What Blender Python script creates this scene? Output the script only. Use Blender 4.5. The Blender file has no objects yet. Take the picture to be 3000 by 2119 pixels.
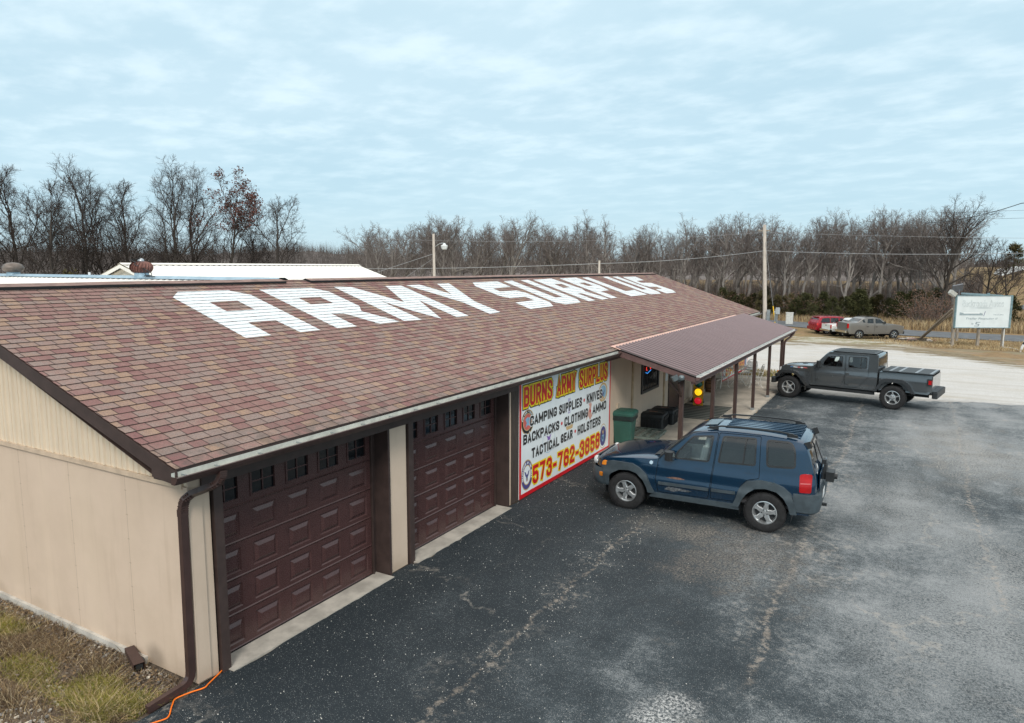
import bpy, math, random
from mathutils import Vector, Matrix
from mathutils.geometry import delaunay_2d_cdt

# ------------------------------------------------------------------ scene, camera, sky, sun, exposure
scn = bpy.context.scene
COL = scn.collection
cam_d = bpy.data.cameras.new("camera")
cam = bpy.data.objects.new("camera", cam_d)
COL.objects.link(cam)
scn.camera = cam
_yaw, _pitch, _roll = -0.5197, 0.1332, 0.0032
_F = Vector((math.sin(_yaw)*math.cos(_pitch), math.cos(_yaw)*math.cos(_pitch), -math.sin(_pitch)))
_r = Vector((math.cos(_yaw), -math.sin(_yaw), 0)); _u = _r.cross(_F)
_r2 = _r*math.cos(_roll) + _u*math.sin(_roll); _u2 = _u*math.cos(_roll) - _r*math.sin(_roll)
_m = Matrix((_r2, _u2, -_F)).transposed().to_4x4()
_m.translation = Vector((6.918, -4.818, 4.8075))
cam.matrix_world = _m
cam_d.sensor_width = 36.0
cam_d.lens = 2070.9/3000*36.0
cam_d.clip_end = 3000

scn.view_settings.view_transform = 'Standard'
scn.view_settings.look = 'None'
scn.view_settings.exposure = 0.28
scn.view_settings.gamma = 1.0

SUN_EL, SUN_AZ = math.radians(38), math.radians(150)      # azimuth clockwise from +Y
world = bpy.data.worlds.new("World"); scn.world = world
world.use_nodes = True
wn, wl = world.node_tree.nodes, world.node_tree.links
wn.clear()
def W(t, **k):
    n = wn.new(t)
    for a, v in k.items(): setattr(n, a, v)
    return n
sky = W('ShaderNodeTexSky'); sky.sky_type = 'NISHITA'; sky.sun_disc = False
sky.sun_elevation = SUN_EL; sky.sun_rotation = SUN_AZ; sky.air_density = 1.0; sky.dust_density = 1.5
bg1 = W('ShaderNodeBackground'); bg1.inputs[1].default_value = 0.1
wl.new(sky.outputs[0], bg1.inputs[0])
tc = W('ShaderNodeTexCoord'); sep = W('ShaderNodeSeparateXYZ'); wl.new(tc.outputs['Generated'], sep.inputs[0])
def wm(op, a, b=None, c=None, clamp=False):
    n = W('ShaderNodeMath', operation=op); n.use_clamp = clamp
    for i, v in enumerate((a, b, c)):
        if v is None: continue
        if isinstance(v, (int, float)): n.inputs[i].default_value = v
        else: wl.new(v, n.inputs[i])
    return n.outputs[0]
zc = wm('MAXIMUM', sep.outputs[2], 0.0)
zz = wm('ADD', zc, 0.10)                                   # a flat cloud layer seen from below
px = wm('DIVIDE', sep.outputs[0], zz); py = wm('DIVIDE', sep.outputs[1], zz)
cmb = W('ShaderNodeCombineXYZ'); wl.new(px, cmb.inputs[0]); wl.new(py, cmb.inputs[1])
def wnoise(sc, det, rough, stretch, dist=0.0):
    mp = W('ShaderNodeMapping'); mp.inputs['Rotation'].default_value = (0, 0, 0.52)
    mp.inputs['Scale'].default_value = stretch
    wl.new(cmb.outputs[0], mp.inputs[0])
    n = W('ShaderNodeTexNoise'); n.inputs['Scale'].default_value = sc; n.inputs['Detail'].default_value = det
    n.inputs['Roughness'].default_value = rough; n.inputs['Distortion'].default_value = dist
    wl.new(mp.outputs[0], n.inputs['Vector']); return n.outputs[0]
def wramp(x, stops):
    n = W('ShaderNodeValToRGB'); e = n.color_ramp.elements
    while len(e) < len(stops): e.new(0.5)
    for el, (p, c) in zip(e, stops): el.position = p; el.color = (*c, 1)
    wl.new(x, n.inputs[0]); return n.outputs[0]
grad = wramp(zc, [(0.0, (.53, .71, .79)), (0.08, (.485, .675, .775)), (0.2, (.545, .72, .81)), (0.36, (.57, .745, .83)), (0.62, (1.05, 1.1, 1.1)), (1.0, (1.5, 1.46, 1.4))])
big = wnoise(0.5, 3, 0.5, (1.0, 1.25, 1))
small = wnoise(3.3, 5, 0.55, (1.0, 1.2, 1), 0.1)
fade = wm('MULTIPLY', zc, 6.0, clamp=True)
def wmr(x, a, b, c, d):
    n = W('ShaderNodeMapRange'); n.interpolation_type = 'SMOOTHSTEP'
    wl.new(x, n.inputs[0])
    for i, v in enumerate((a, b, c, d)): n.inputs[1+i].default_value = v
    return n.outputs[0]
m1 = wmr(big, .30, .70, -0.045, 0.035)
m2 = wmr(small, .38, .74, -0.035, 0.145)
cl = wm('MULTIPLY', wm('ADD', m1, m2), fade)
cl = wm('ADD', cl, 1.0)
mixc = W('ShaderNodeMix', data_type='RGBA', blend_type='MULTIPLY'); mixc.inputs[0].default_value = 1.0
wl.new(grad, mixc.inputs[6]); cc = W('ShaderNodeCombineColor')
clr = wm('ADD', wm('MULTIPLY', wm('SUBTRACT', cl, 1.0), 1.55), 1.0)
clb = wm('ADD', wm('MULTIPLY', wm('SUBTRACT', cl, 1.0), 0.75), 1.0)
wl.new(clr, cc.inputs[0]); wl.new(cl, cc.inputs[1]); wl.new(clb, cc.inputs[2]); wl.new(cc.outputs[0], mixc.inputs[7])
bg2 = W('ShaderNodeBackground'); bg2.inputs[1].default_value = 1.0
wl.new(mixc.outputs[2], bg2.inputs[0])
mx = W('ShaderNodeMixShader'); mx.inputs[0].default_value = 0.90
wl.new(bg1.outputs[0], mx.inputs[1]); wl.new(bg2.outputs[0], mx.inputs[2])
wo = W('ShaderNodeOutputWorld'); wl.new(mx.outputs[0], wo.inputs[0])

sun_d = bpy.data.lights.new("sun", 'SUN'); sun = bpy.data.objects.new("sun", sun_d); COL.objects.link(sun)
sun_d.energy = 1.5; sun_d.angle = math.radians(14); sun_d.color = (1.0, .94, .86)
_sd = Vector((math.sin(SUN_AZ)*math.cos(SUN_EL), math.cos(SUN_AZ)*math.cos(SUN_EL), math.sin(SUN_EL)))
sun.rotation_euler = _sd.to_track_quat('Z', 'Y').to_euler()
sun.location = (20, -20, 30)

# ------------------------------------------------------------------ helpers: objects
RND = random.Random(7)
def tag(o, label=None, cat=None, group=None, kind=None):
    if label: o['label'] = label
    if cat: o['category'] = cat
    if group: o['group'] = group
    if kind: o['kind'] = kind
    return o
def empty(name, loc=(0, 0, 0), rz=0.0, label=None, cat=None, group=None):
    o = bpy.data.objects.new(name, None); COL.objects.link(o)
    o.location = loc; o.rotation_euler = (0, 0, rz); o.empty_display_size = 0.2
    return tag(o, label, cat, group)
def copy_tree(o, parent=None):
    c = o.copy(); COL.objects.link(c); c.parent = parent
    for ch in list(o.children): copy_tree(ch, c)
    return c

class MB:
    """collects faces and links them as one mesh object"""
    def __init__(s): s.v = []; s.f = []; s.mi = []; s.uv = None
    def add(s, vs, fs, mi=0):
        b = len(s.v); s.v += [tuple(p) for p in vs]
        for f in fs: s.f.append(tuple(b+i for i in f)); s.mi.append(mi)
        return s
    def box(s, x0, x1, y0, y1, z0, z1, mi=0):
        v = [(x0,y0,z0),(x1,y0,z0),(x1,y1,z0),(x0,y1,z0),(x0,y0,z1),(x1,y0,z1),(x1,y1,z1),(x0,y1,z1)]
        return s.add(v, [(0,3,2,1),(4,5,6,7),(0,1,5,4),(1,2,6,5),(2,3,7,6),(3,0,4,7)], mi)
    def obox(s, c, sx, sy, sz, mat=None, mi=0, ch=0.0):
        """oriented box with optional chamfer of its vertical edges"""
        m = (mat or Matrix()).to_4x4() if mat is not None else Matrix()
        hx, hy, hz = sx/2, sy/2, sz/2
        if ch > 0:
            pr = [(-hx+ch,-hy),(hx-ch,-hy),(hx,-hy+ch),(hx,hy-ch),(hx-ch,hy),(-hx+ch,hy),(-hx,hy-ch),(-hx,-hy+ch)]
        else: pr = [(-hx,-hy),(hx,-hy),(hx,hy),(-hx,hy)]
        n = len(pr)
        vs = [m @ Vector((x, y, -hz)) + Vector(c) for x, y in pr] + [m @ Vector((x, y, hz)) + Vector(c) for x, y in pr]
        fs = [tuple(reversed(range(n))), tuple(range(n, 2*n))] + [(i, (i+1) % n, n+(i+1) % n, n+i) for i in range(n)]
        return s.add(vs, fs, mi)
    def prism(s, poly, fn, d, mi=0):
        """2-D polygon extruded; fn(u, v, w) gives the point, w in (0, d)"""
        n = len(poly)
        vs = [fn(u, v, 0) for u, v in poly] + [fn(u, v, d) for u, v in poly]
        fs = [tuple(reversed(range(n))), tuple(range(n, 2*n))] + [(i, (i+1) % n, n+(i+1) % n, n+i) for i in range(n)]
        return s.add(vs, fs, mi)
    def tube(s, pts, r, n=8, mi=0, cap=True, flat=None):
        """round tube along points; r number or list; flat=(a,b) gives a rectangular section"""
        pts = [Vector(p) for p in pts]; k = len(pts)
        rs = r if isinstance(r, (list, tuple)) else [r]*k
        vs = []; up = None
        for i, p in enumerate(pts):
            t = (pts[min(i+1, k-1)] - pts[max(i-1, 0)]).normalized()
            if up is None:
                up = Vector((0, 0, 1)) if abs(t.z) < .9 else Vector((1, 0, 0))
            a = t.cross(up).normalized(); up = a.cross(t).normalized()
            if flat:
                for x, y in ((-1,-1),(1,-1),(1,1),(-1,1)): vs.append(p + a*x*flat[0]/2*rs[i] + up*y*flat[1]/2*rs[i])
            else:
                for j in range(n):
                    w = 2*math.pi*j/n; vs.append(p + (a*math.cos(w) + up*math.sin(w))*rs[i])
        m = 4 if flat else n
        fs = [(i*m+j, i*m+(j+1) % m, (i+1)*m+(j+1) % m, (i+1)*m+j) for i in range(k-1) for j in range(m)]
        if cap: fs += [tuple(reversed(range(m))), tuple(range((k-1)*m, k*m))]
        return s.add(vs, fs, mi)
    def lathe(s, prof, n=24, mat=None, mi=0, a0=0, a1=2*math.pi):
        """profile of (radius, height) turned round Z"""
        m = mat or Matrix(); full = abs(a1-a0-2*math.pi) < 1e-6; cnt = n if full else n+1
        vs = [m @ Vector((r*math.cos(a0+(a1-a0)*j/n), r*math.sin(a0+(a1-a0)*j/n), z)) for r, z in prof for j in range(cnt)]
        fs = []
        for i in range(len(prof)-1):
            for j in range(n):
                j2 = (j+1) % cnt
                fs.append((i*cnt+j, i*cnt+j2, (i+1)*cnt+j2, (i+1)*cnt+j))
        return s.add(vs, fs, mi)
    def grid(s, rows, mi=0, flip=False):
        """rows of points, quads between them"""
        n = len(rows[0]); vs = [p for r in rows for p in r]; fs = []
        for i in range(len(rows)-1):
            for j in range(n-1):
                q = (i*n+j, i*n+j+1, (i+1)*n+j+1, (i+1)*n+j)
                fs.append(q[::-1] if flip else q)
        return s.add(vs, fs, mi)
    def build(s, name, mats, parent=None, smooth=None, label=None):
        me = bpy.data.meshes.new(name)
        me.from_pydata(s.v, [], s.f)
        if not isinstance(mats, (list, tuple)): mats = [mats]
        for m in mats: me.materials.append(m)
        if len(mats) > 1: me.polygons.foreach_set('material_index', s.mi)
        if s.uv:
            uvl = me.uv_layers.new(name='UVMap')
            flat = [c for f in s.uv for p in f for c in p]
            uvl.data.foreach_set('uv', flat)
        if smooth is not None:
            me.polygons.foreach_set('use_smooth', [True]*len(me.polygons))
            if smooth < 180: me.set_sharp_from_angle(angle=math.radians(smooth))
        me.update()
        o = bpy.data.objects.new(name, me); COL.objects.link(o)
        if parent is not None: o.parent = parent
        if label: o['label'] = label
        return o

def inside(p, poly):
    x, y = p; r = False; n = len(poly); j = n-1
    for i in range(n):
        xi, yi = poly[i]; xj, yj = poly[j]
        if (yi > y) != (yj > y) and x < (xj-xi)*(y-yi)/(yj-yi)+xi: r = not r
        j = i
    return r
def fill2d(outer, holes=(), step=None, ends=True):
    """triangles filling a 2-D outline with holes, with grid points inside when step is given"""
    def dense(poly):
        if not step: return list(poly)
        out = []
        for i, a in enumerate(poly):
            b = poly[(i+1) % len(poly)]; d = math.dist(a, b); k = max(1, int(d/step+.5))
            out += [(a[0]+(b[0]-a[0])*t/k, a[1]+(b[1]-a[1])*t/k) for t in range(k)]
        return out
    loops = [dense(outer)] + [dense(h) for h in holes]
    vs = []; es = []
    for lp in loops:
        b = len(vs); vs += [Vector(p) for p in lp]; n = len(lp)
        es += [(b+i, b+(i+1) % n) for i in range(n)]
    if step:
        x0 = min(p[0] for p in outer); x1 = max(p[0] for p in outer); y0 = min(p[1] for p in outer); y1 = max(p[1] for p in outer)
        ny = int((y1-y0)/step)+1; nx = int((x1-x0)/step)+1
        flat = [p for lp in loops for p in lp]
        cell = {}
        for q in flat: cell.setdefault((int(q[0]//step), int(q[1]//step)), []).append(q)
        for i in range(nx):
            for j in range(ny):
                p = (x0+(i+.5)*step, y0+(j+.5)*step)
                if not inside(p, loops[0]) or any(inside(p, h) for h in loops[1:]): continue
                ci, cj = int(p[0]//step), int(p[1]//step)
                if any(math.dist(p, q) < step*.45 for a in (-1, 0, 1) for b in (-1, 0, 1) for q in cell.get((ci+a, cj+b), ())): continue
                vs.append(Vector(p))
    r = delaunay_2d_cdt(vs, es, [], 0, 1e-6)
    ov, of = r[0], r[2]
    tris = []
    for f in of:
        c = (sum(ov[i][0] for i in f)/len(f), sum(ov[i][1] for i in f)/len(f))
        if inside(c, loops[0]) and not any(inside(c, h) for h in loops[1:]): 
            a = sum(ov[f[i]][0]*ov[f[(i+1) % len(f)]][1]-ov[f[(i+1) % len(f)]][0]*ov[f[i]][1] for i in range(len(f)))
            tris.append(tuple(f) if a > 0 else tuple(reversed(f)))
    return [(v[0], v[1]) for v in ov], tris

# ------------------------------------------------------------------ helpers: materials
class NT:
    def __init__(s, name):
        s.m = bpy.data.materials.new(name); s.m.use_nodes = True
        s.t = s.m.node_tree; s.t.nodes.clear()
        s.out = s.t.nodes.new('ShaderNodeOutputMaterial')
        s.p = s.t.nodes.new('ShaderNodeBsdfPrincipled'); s.t.links.new(s.p.outputs[0], s.out.inputs[0])
    def n(s, t, **k):
        nd = s.t.nodes.new(t)
        for a, v in k.items(): setattr(nd, a, v)
        return nd
    def put(s, sock, v):
        if v is None: return
        if isinstance(v, bpy.types.NodeSocket): s.t.links.new(v, sock)
        elif isinstance(v, (tuple, list)) and len(v) == 3 and sock.type == 'RGBA': sock.default_value = (*v, 1)
        else: sock.default_value = v
    def math(s, op, a, b=None, c=None, clamp=False):
        nd = s.n('ShaderNodeMath', operation=op); nd.use_clamp = clamp
        for i, v in enumerate((a, b, c)): s.put(nd.inputs[i], v)
        return nd.outputs[0]
    def coord(s, kind='Object', scale=(1, 1, 1), rot=(0, 0, 0), loc=(0, 0, 0)):
        t = s.n('ShaderNodeTexCoord'); mp = s.n('ShaderNodeMapping')
        mp.inputs['Scale'].default_value = scale; mp.inputs['Rotation'].default_value = rot; mp.inputs['Location'].default_value = loc
        s.t.links.new(t.outputs[kind], mp.inputs[0]); return mp.outputs[0]
    def noise(s, vec, scale, detail=3, rough=0.5, dist=0.0, dim='3D', w=None):
        nd = s.n('ShaderNodeTexNoise', noise_dimensions=dim)
        if vec is not None: s.t.links.new(vec, nd.inputs['Vector'])
        if w is not None: s.put(nd.inputs['W'], w)
        nd.inputs['Scale'].default_value = scale; nd.inputs['Detail'].default_value = detail
        nd.inputs['Roughness'].default_value = rough; nd.inputs['Distortion'].default_value = dist
        return nd.outputs[0]
    def voro(s, vec, scale, feature='F1', out='Distance', rand=1.0):
        nd = s.n('ShaderNodeTexVoronoi', feature=feature); s.t.links.new(vec, nd.inputs['Vector'])
        nd.inputs['Scale'].default_value = scale; nd.inputs['Randomness'].default_value = rand
        return nd.outputs[out]
    def rng(s, x, a, b, c=0.0, d=1.0, smooth=True):
        nd = s.n('ShaderNodeMapRange'); nd.interpolation_type = 'SMOOTHSTEP' if smooth else 'LINEAR'
        s.put(nd.inputs[0], x)
        for i, v in enumerate((a, b, c, d)): nd.inputs[1+i].default_value = v
        return nd.outputs[0]
    def ramp(s, x, stops, interp='LINEAR'):
        nd = s.n('ShaderNodeValToRGB'); nd.color_ramp.interpolation = interp; e = nd.color_ramp.elements
        while len(e) < len(stops): e.new(0.5)
        for el, (p, c) in zip(e, stops): el.position = p; el.color = (*c, 1)
        s.put(nd.inputs[0], x); return nd.outputs[0]
    def mix(s, f, a, b, mode='MIX'):
        nd = s.n('ShaderNodeMix', data_type='RGBA', blend_type=mode)
        s.put(nd.inputs[0], f); s.put(nd.inputs[6], a); s.put(nd.inputs[7], b)
        return nd.outputs[2]
    def bump(s, h, strength=0.3, dist=0.01):
        nd = s.n('ShaderNodeBump'); nd.inputs['Strength'].default_value = strength; nd.inputs['Distance'].default_value = dist
        s.t.links.new(h, nd.inputs['Height']); s.t.links.new(nd.outputs[0], s.p.inputs['Normal'])
    def set(s, color=None, rough=None, metal=None, spec=None, **k):
        s.put(s.p.inputs['Base Color'], color); s.put(s.p.inputs['Roughness'], rough); s.put(s.p.inputs['Metallic'], metal)
        s.put(s.p.inputs['Specular IOR Level'], spec)
        for a, v in k.items(): s.put(s.p.inputs[a], v)
        return s.m

_mc = {}
def paint(name, c, rough=0.5, metal=0.0, var=0.12, scale=6.0, spec=0.5, coat=0.0, bump=0.0, stretch=(1, 1, 1), emit=None, es=0.0, alpha=None):
    """plain surface with a little wear in colour and gloss"""
    if name in _mc: return _mc[name]
    t = NT(name); v = t.coord('Object', stretch)
    nz = t.noise(v, scale, 5, .6)
    f = t.rng(nz, .3, .7, 0, 1)
    lo = tuple(x*(1-var) for x in c); hi = tuple(min(1, x*(1+var)) for x in c)
    fine = t.noise(v, scale*9, 3, .6)
    rr = t.math('ADD', rough-.06, t.math('MULTIPLY', fine, .12))
    t.set(t.mix(f, lo, hi), rr, metal, spec)
    if coat: t.p.inputs['Coat Weight'].default_value = coat; t.p.inputs['Coat Roughness'].default_value = .04
    if bump: t.bump(fine, bump, .01)
    if emit: t.put(t.p.inputs['Emission Color'], emit); t.p.inputs['Emission Strength'].default_value = es
    _mc[name] = t.m
    return t.m
def glass(name, c=(.02, .025, .03), rough=.03, trans=0.0, alpha=1.0):
    if name in _mc: return _mc[name]
    t = NT(name); v = t.coord('Object')
    nz = t.noise(v, 3, 2, .5)
    t.set(c, t.math('ADD', rough, t.math('MULTIPLY', nz, .02)), 0.0, .6)
    t.p.inputs['Transmission Weight'].default_value = trans; t.p.inputs['IOR'].default_value = 1.45 if trans == 0 else 1.05
    t.p.inputs['Alpha'].default_value = alpha
    _mc[name] = t.m
    return t.m
# ------------------------------------------------------------------ ground
def ss(t): t = min(1, max(0, t)); return t*t*(3-2*t)
def hgt(x, y):
    a = 0.0 if y < 26 else (-(y-26)*.039 if y < 68 else -1.64)
    return a + 7*ss((y-72)/110)*ss((x-6)/26)

def ground_mat(name, kind):
    t = NT(name); v = t.coord('Object')
    sp = t.n('ShaderNodeSeparateXYZ'); t.t.links.new(v, sp.inputs[0]); X, Y = sp.outputs[0], sp.outputs[1]
    n1 = t.noise(v, .35, 6, .65); n2 = t.noise(v, 2.2, 6, .7); n3 = t.noise(v, 28, 4, .7); n4 = t.noise(v, 90, 2, .6)
    vs = t.coord('Object', (.25, 1.0, 1), (0, 0, .5)); st = t.noise(vs, .8, 5, .65)
    grass = t.mix(t.rng(n2, .35, .65), (.30, .205, .105), (.20, .135, .075))
    grass = t.mix(t.rng(n1, .45, .65), grass, (.16, .13, .05))
    grass = t.mix(t.rng(n3, .45, .75, 0, .8), grass, (.075, .055, .035))
    stone = t.mix(t.rng(n3, .3, .75), (.37, .36, .34), (.66, .66, .65)); stone = t.mix(t.rng(n1, .42, .68, 0, .5), stone, (.40, .38, .335)); trk = t.noise(t.coord('Object', (.08, 1.6, 1), (0, 0, .75)), .9, 4, .6); stone = t.mix(t.rng(trk, .52, .68, 0, .4), stone, (.36, .335, .29))
    stone = t.mix(t.rng(n4, .55, .72, 0, .55), stone, (.42, .39, .34))
    stone = t.mix(t.rng(st, .5, .75, 0, .45), stone, (.50, .44, .36))
    if kind == 'gravel':
        dirt = t.mix(t.rng(n2, .4, .6), (.16, .125, .08), (.24, .20, .13))
        dd = t.math('ADD', t.math('MULTIPLY', st, 5.0), t.math('MULTIPLY', n2, 2.2))           # dirt patches grow towards the far edge
        yy = t.math('ADD', Y, t.math('MULTIPLY', t.math('MAXIMUM', t.math('SUBTRACT', X, 6.0), 0.0), 1.6))
        e = t.math('ADD', t.rng(yy, 38, 57, -2.4, 2.0, False), dd)
        col = t.mix(t.rng(e, 4.3, 5.2), stone, dirt)
        edge = t.rng(t.math('ADD', t.math('SUBTRACT', Y, t.math('MULTIPLY', X, .10)), t.math('MULTIPLY', t.math('SUBTRACT', n2, .5), 2.4)), 23.9, 25.3, 1, 0)
        col = t.mix(t.math('MULTIPLY', t.math('MULTIPLY', edge, t.rng(n3, .35, .6)), .75), col, (.085, .085, .08))
        mud = t.math('MULTIPLY', t.rng(st, .60, .66), t.rng(n2, .52, .60)); col = t.mix(t.math('MULTIPLY', mud, .55), col, (.17, .155, .125))
    else:
        zone = t.rng(t.math('ADD', Y, t.math('MULTIPLY', st, 10.0)), 71, 77, 1, 0)                 # thin gravel and green under the far cars
        pat = t.math('MULTIPLY', t.math('MULTIPLY', t.rng(t.math('ADD', t.math('MULTIPLY', n1, .5), t.math('MULTIPLY', st, .5)), .46, .56), zone), t.rng(Y, 20, 26))
        pat = t.math('MULTIPLY', pat, t.rng(X, 4, 9, 1, .25))
        col = t.mix(pat, grass, t.mix(.35, stone, (.40, .36, .27)))
        gr = t.math('MULTIPLY', t.math('MULTIPLY', t.rng(n2, .45, .6), t.rng(Y, 50, 56)), t.math('MULTIPLY', zone, t.rng(X, 3, 8, 1, 0)))
        col = t.mix(t.math('MULTIPLY', gr, .7), col, (.17, .17, .06))
        near = t.rng(Y, 2, 8, 1, 0)                                                              # dirt by the end wall
        soil = t.mix(t.rng(n2, .4, .62), (.10, .075, .055), (.17, .135, .10))
        soil = t.mix(t.rng(t.noise(v, 7, 4, .7), .45, .7, 0, .7), soil, (.055, .045, .035))
        soil = t.mix(t.rng(t.noise(v, 46, 3, .7), .60, .66, 0, .9), soil, (.42, .40, .36))
        col = t.mix(near, col, soil)
    t.set(col, .95, 0, .2); t.bump(n3, .6, .03)
    return t.m
def frange(a, b, s):
    o = []
    while a < b-1e-6: o.append(a); a += s
    return o
gx = [-1500, -900, -600, -400, -250, -160, -100, -60, -35, -20, -12, -6, -2, 0] + frange(2, 66, 2.5) + [66, 80, 110, 160, 250, 400, 600, 900, 1500]
gy = [-300, -120, -60, -30, -12, -6, -2, 2, 8, 14, 20, 21, 26, 27] + frange(30, 60, 3) + [60, 64, 68] + frange(71, 190, 3.0) + [190, 230, 300, 420, 600, 900, 1500]
g = MB(); g.grid([[(x, y, hgt(x, y)-.02-(.07 if 20.5 < y < 62 and -13 < x < 35 else 0)) for x in gx] for y in gy], flip=True)
tag(g.build('ground', ground_mat('ground_grass', 'g'), smooth=180), kind='structure')

def jag(pts, step, amp, rnd):
    out = []
    for i, a in enumerate(pts):
        b = pts[(i+1) % len(pts)]; d = math.dist(a, b); k = max(1, int(d/step)); nx, ny = (b[1]-a[1])/d, -(b[0]-a[0])/d
        for t in range(k):
            o = 0 if t == 0 else rnd.gauss(0, amp)
            out.append((a[0]+(b[0]-a[0])*t/k+nx*o, a[1]+(b[1]-a[1])*t/k+ny*o))
    return out
R2 = random.Random(3)
gl = [(1.0, 26.5), (2.3, 24.3), (4.5, 24.0), (6.3, 23.6), (8.9, 24.6), (13, 25.1), (22, 26.5), (34, 29), (34, 36), (16, 40), (12.6, 44.5), (10, 53), (5, 58.2), (0, 57.2), (-8, 60), (-16, 58), (-14, 40), (-4, 33), (.3, 31.2)]
vs, ts = fill2d(jag(gl, .4, .16, R2), step=1.3)
g = MB(); g.add([(x, y, hgt(x, y)-.008) for x, y in vs], ts)
tag(g.build('gravel_lot', ground_mat('gravel_white', 'gravel')), kind='structure')

def asphalt_mat():
    t = NT('asphalt_worn'); v = t.coord('Object')
    sp = t.n('ShaderNodeSeparateXYZ'); t.t.links.new(v, sp.inputs[0]); X, Y = sp.outputs[0], sp.outputs[1]
    M, rng = t.math, t.rng
    big = t.noise(v, .28, 5, .6, .4); med = t.noise(v, 1.1, 6, .68, .3); fine = t.noise(v, 9, 5, .75); grain = t.noise(v, 75, 3, .75)
    vs = t.coord('Object', (1.0, .22, 1), (0, 0, .12)); streak = t.noise(vs, .9, 5, .6)
    # wear: seal coat still black by the building, worn grey where cars drive
    wear = M('ADD', rng(X, .4, 7.0, -.02, .46, False), M('MULTIPLY', M('SUBTRACT', big, .5), .60))
    wear = M('ADD', wear, M('MULTIPLY', M('SUBTRACT', med, .5), .70))
    wear = M('ADD', wear, M('MULTIPLY', M('SUBTRACT', streak, .5), .55))
    wear = M('ADD', wear, M('MULTIPLY', M('SUBTRACT', fine, .5), .55))
    wear = M('ADD', wear, rng(Y, 6, 22, 0, .05, False))
    w0 = rng(wear, -.12, .72, 0, 1)
    ga = t.noise(v, 62, 3, .75); gb = t.noise(v, 27, 5, .8)
    sp_ = M('ADD', M('MULTIPLY', ga, .55), M('MULTIPLY', gb, .45))
    w1 = M('ADD', M('MULTIPLY', w0, .52), M('MULTIPLY', rng(M('ADD', sp_, M('MULTIPLY', M('SUBTRACT', w0, .5), .30)), .46, .64), .48), clamp=True)
    w1 = M('MULTIPLY', w1, rng(w0, 0, .35, .7, 1))
    col = t.ramp(w1, [(0, (.0155, .0225, .028)), (.3, (.034, .045, .052)), (.6, (.085, .099, .107)), (.85, (.155, .170, .177)), (1, (.235, .248, .253))])
    gm = rng(grain, .30, .72, .55, 1.5, False)
    col = t.mix(1.0, col, t.n('ShaderNodeCombineXYZ').outputs[0], 'MIX') if False else col
    sc = t.n('ShaderNodeVectorMath', operation='SCALE'); t.t.links.new(col, sc.inputs[0]); t.t.links.new(gm, sc.inputs['Scale']); col = sc.outputs[0]
    # scattered pale stones, more of them where it is worn
    def stones(scale, thr, size, dens):
        vo = t.n('ShaderNodeTexVoronoi', feature='F1'); t.t.links.new(v, vo.inputs['Vector']); vo.inputs['Scale'].default_value = scale
        sc2 = t.n('ShaderNodeSeparateColor'); t.t.links.new(vo.outputs['Color'], sc2.inputs[0])
        pick = M('GREATER_THAN', M('ADD', sc2.outputs[0], dens), thr)
        dot = M('LESS_THAN', vo.outputs['Distance'], M('MULTIPLY', M('ADD', sc2.outputs[1], .25), size))
        return M('MULTIPLY', pick, dot), sc2.outputs[2]
    dn = M('MULTIPLY', M('SUBTRACT', med, .5), .55)
    s1, c1 = stones(42, .90, .17, dn); s2, c2 = stones(64, .845, .27, M('ADD', dn, M('MULTIPLY', w1, .16)))
    stc = t.mix(c1, (.62, .60, .55), (.34, .34, .33))
    col = t.mix(M('MULTIPLY', s1, .9), col, stc)
    col = t.mix(M('MULTIPLY', s2, .8), col, t.mix(c2, (.55, .54, .50), (.25, .26, .27)))
    s3, c3 = stones(105, .74, .36, M('ADD', M('MULTIPLY', dn, 1.2), M('MULTIPLY', w1, .30)))
    col = t.mix(M('MULTIPLY', s3, .75), col, t.mix(c3, (.42, .43, .42), (.16, .17, .175)))
    # paving joints along the building with tan grit in them
    wob = t.noise(v, 1.6, 5, .7); wob2 = t.noise(t.coord('Object', (1, 1, 1), (0, 0, 0), (7, 3, 0)), .35, 2, .5)
    for x0, wdt, y0, y1 in ((2.66, .055, -3, 9.5), (5.44, .085, 2.5, 60), (8.22, .06, 6, 60)):
        d = M('ABSOLUTE', M('SUBTRACT', M('ADD', X, M('ADD', M('MULTIPLY', M('SUBTRACT', wob, .5), .42), M('MULTIPLY', M('SUBTRACT', wob2, .5), .5))), x0))
        inr = M('MULTIPLY', rng(Y, y0, y0+1.5), rng(Y, y1-2, y1, 1, 0))
        line = M('MULTIPLY', M('MULTIPLY', rng(d, wdt*.2, wdt, 1, 0), inr), rng(fine, .44, .60))
        halo = M('MULTIPLY', M('MULTIPLY', rng(d, wdt, wdt*10, 1, 0), inr), M('MULTIPLY', rng(fine, .50, .66), rng(med, .42, .62)))
        col = t.mix(M('MULTIPLY', line, .40), col, (.36, .30, .24))
        col = t.mix(M('MULTIPLY', halo, .62), col, (.30, .265, .225))
    # net of fine cracks
    cv = t.n('ShaderNodeTexVoronoi', feature='DISTANCE_TO_EDGE'); wv = t.n('ShaderNodeVectorMath', operation='ADD')
    t.t.links.new(v, wv.inputs[0]); nv = t.n('ShaderNodeTexNoise'); nv.inputs['Scale'].default_value = 2.2; nv.inputs['Detail'].default_value = 5
    t.t.links.new(v, nv.inputs['Vector']); t.t.links.new(nv.outputs['Color'], wv.inputs[1]); t.t.links.new(wv.outputs[0], cv.inputs['Vector']); cv.inputs['Scale'].default_value = .42
    ck = M('MULTIPLY', rng(cv.outputs[0], .004, .022, 1, 0), M('MULTIPLY', rng(big, .45, .6), rng(fine, .4, .6)))
    col = t.mix(M('MULTIPLY', ck, .62), col, (.34, .31, .27))
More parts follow.
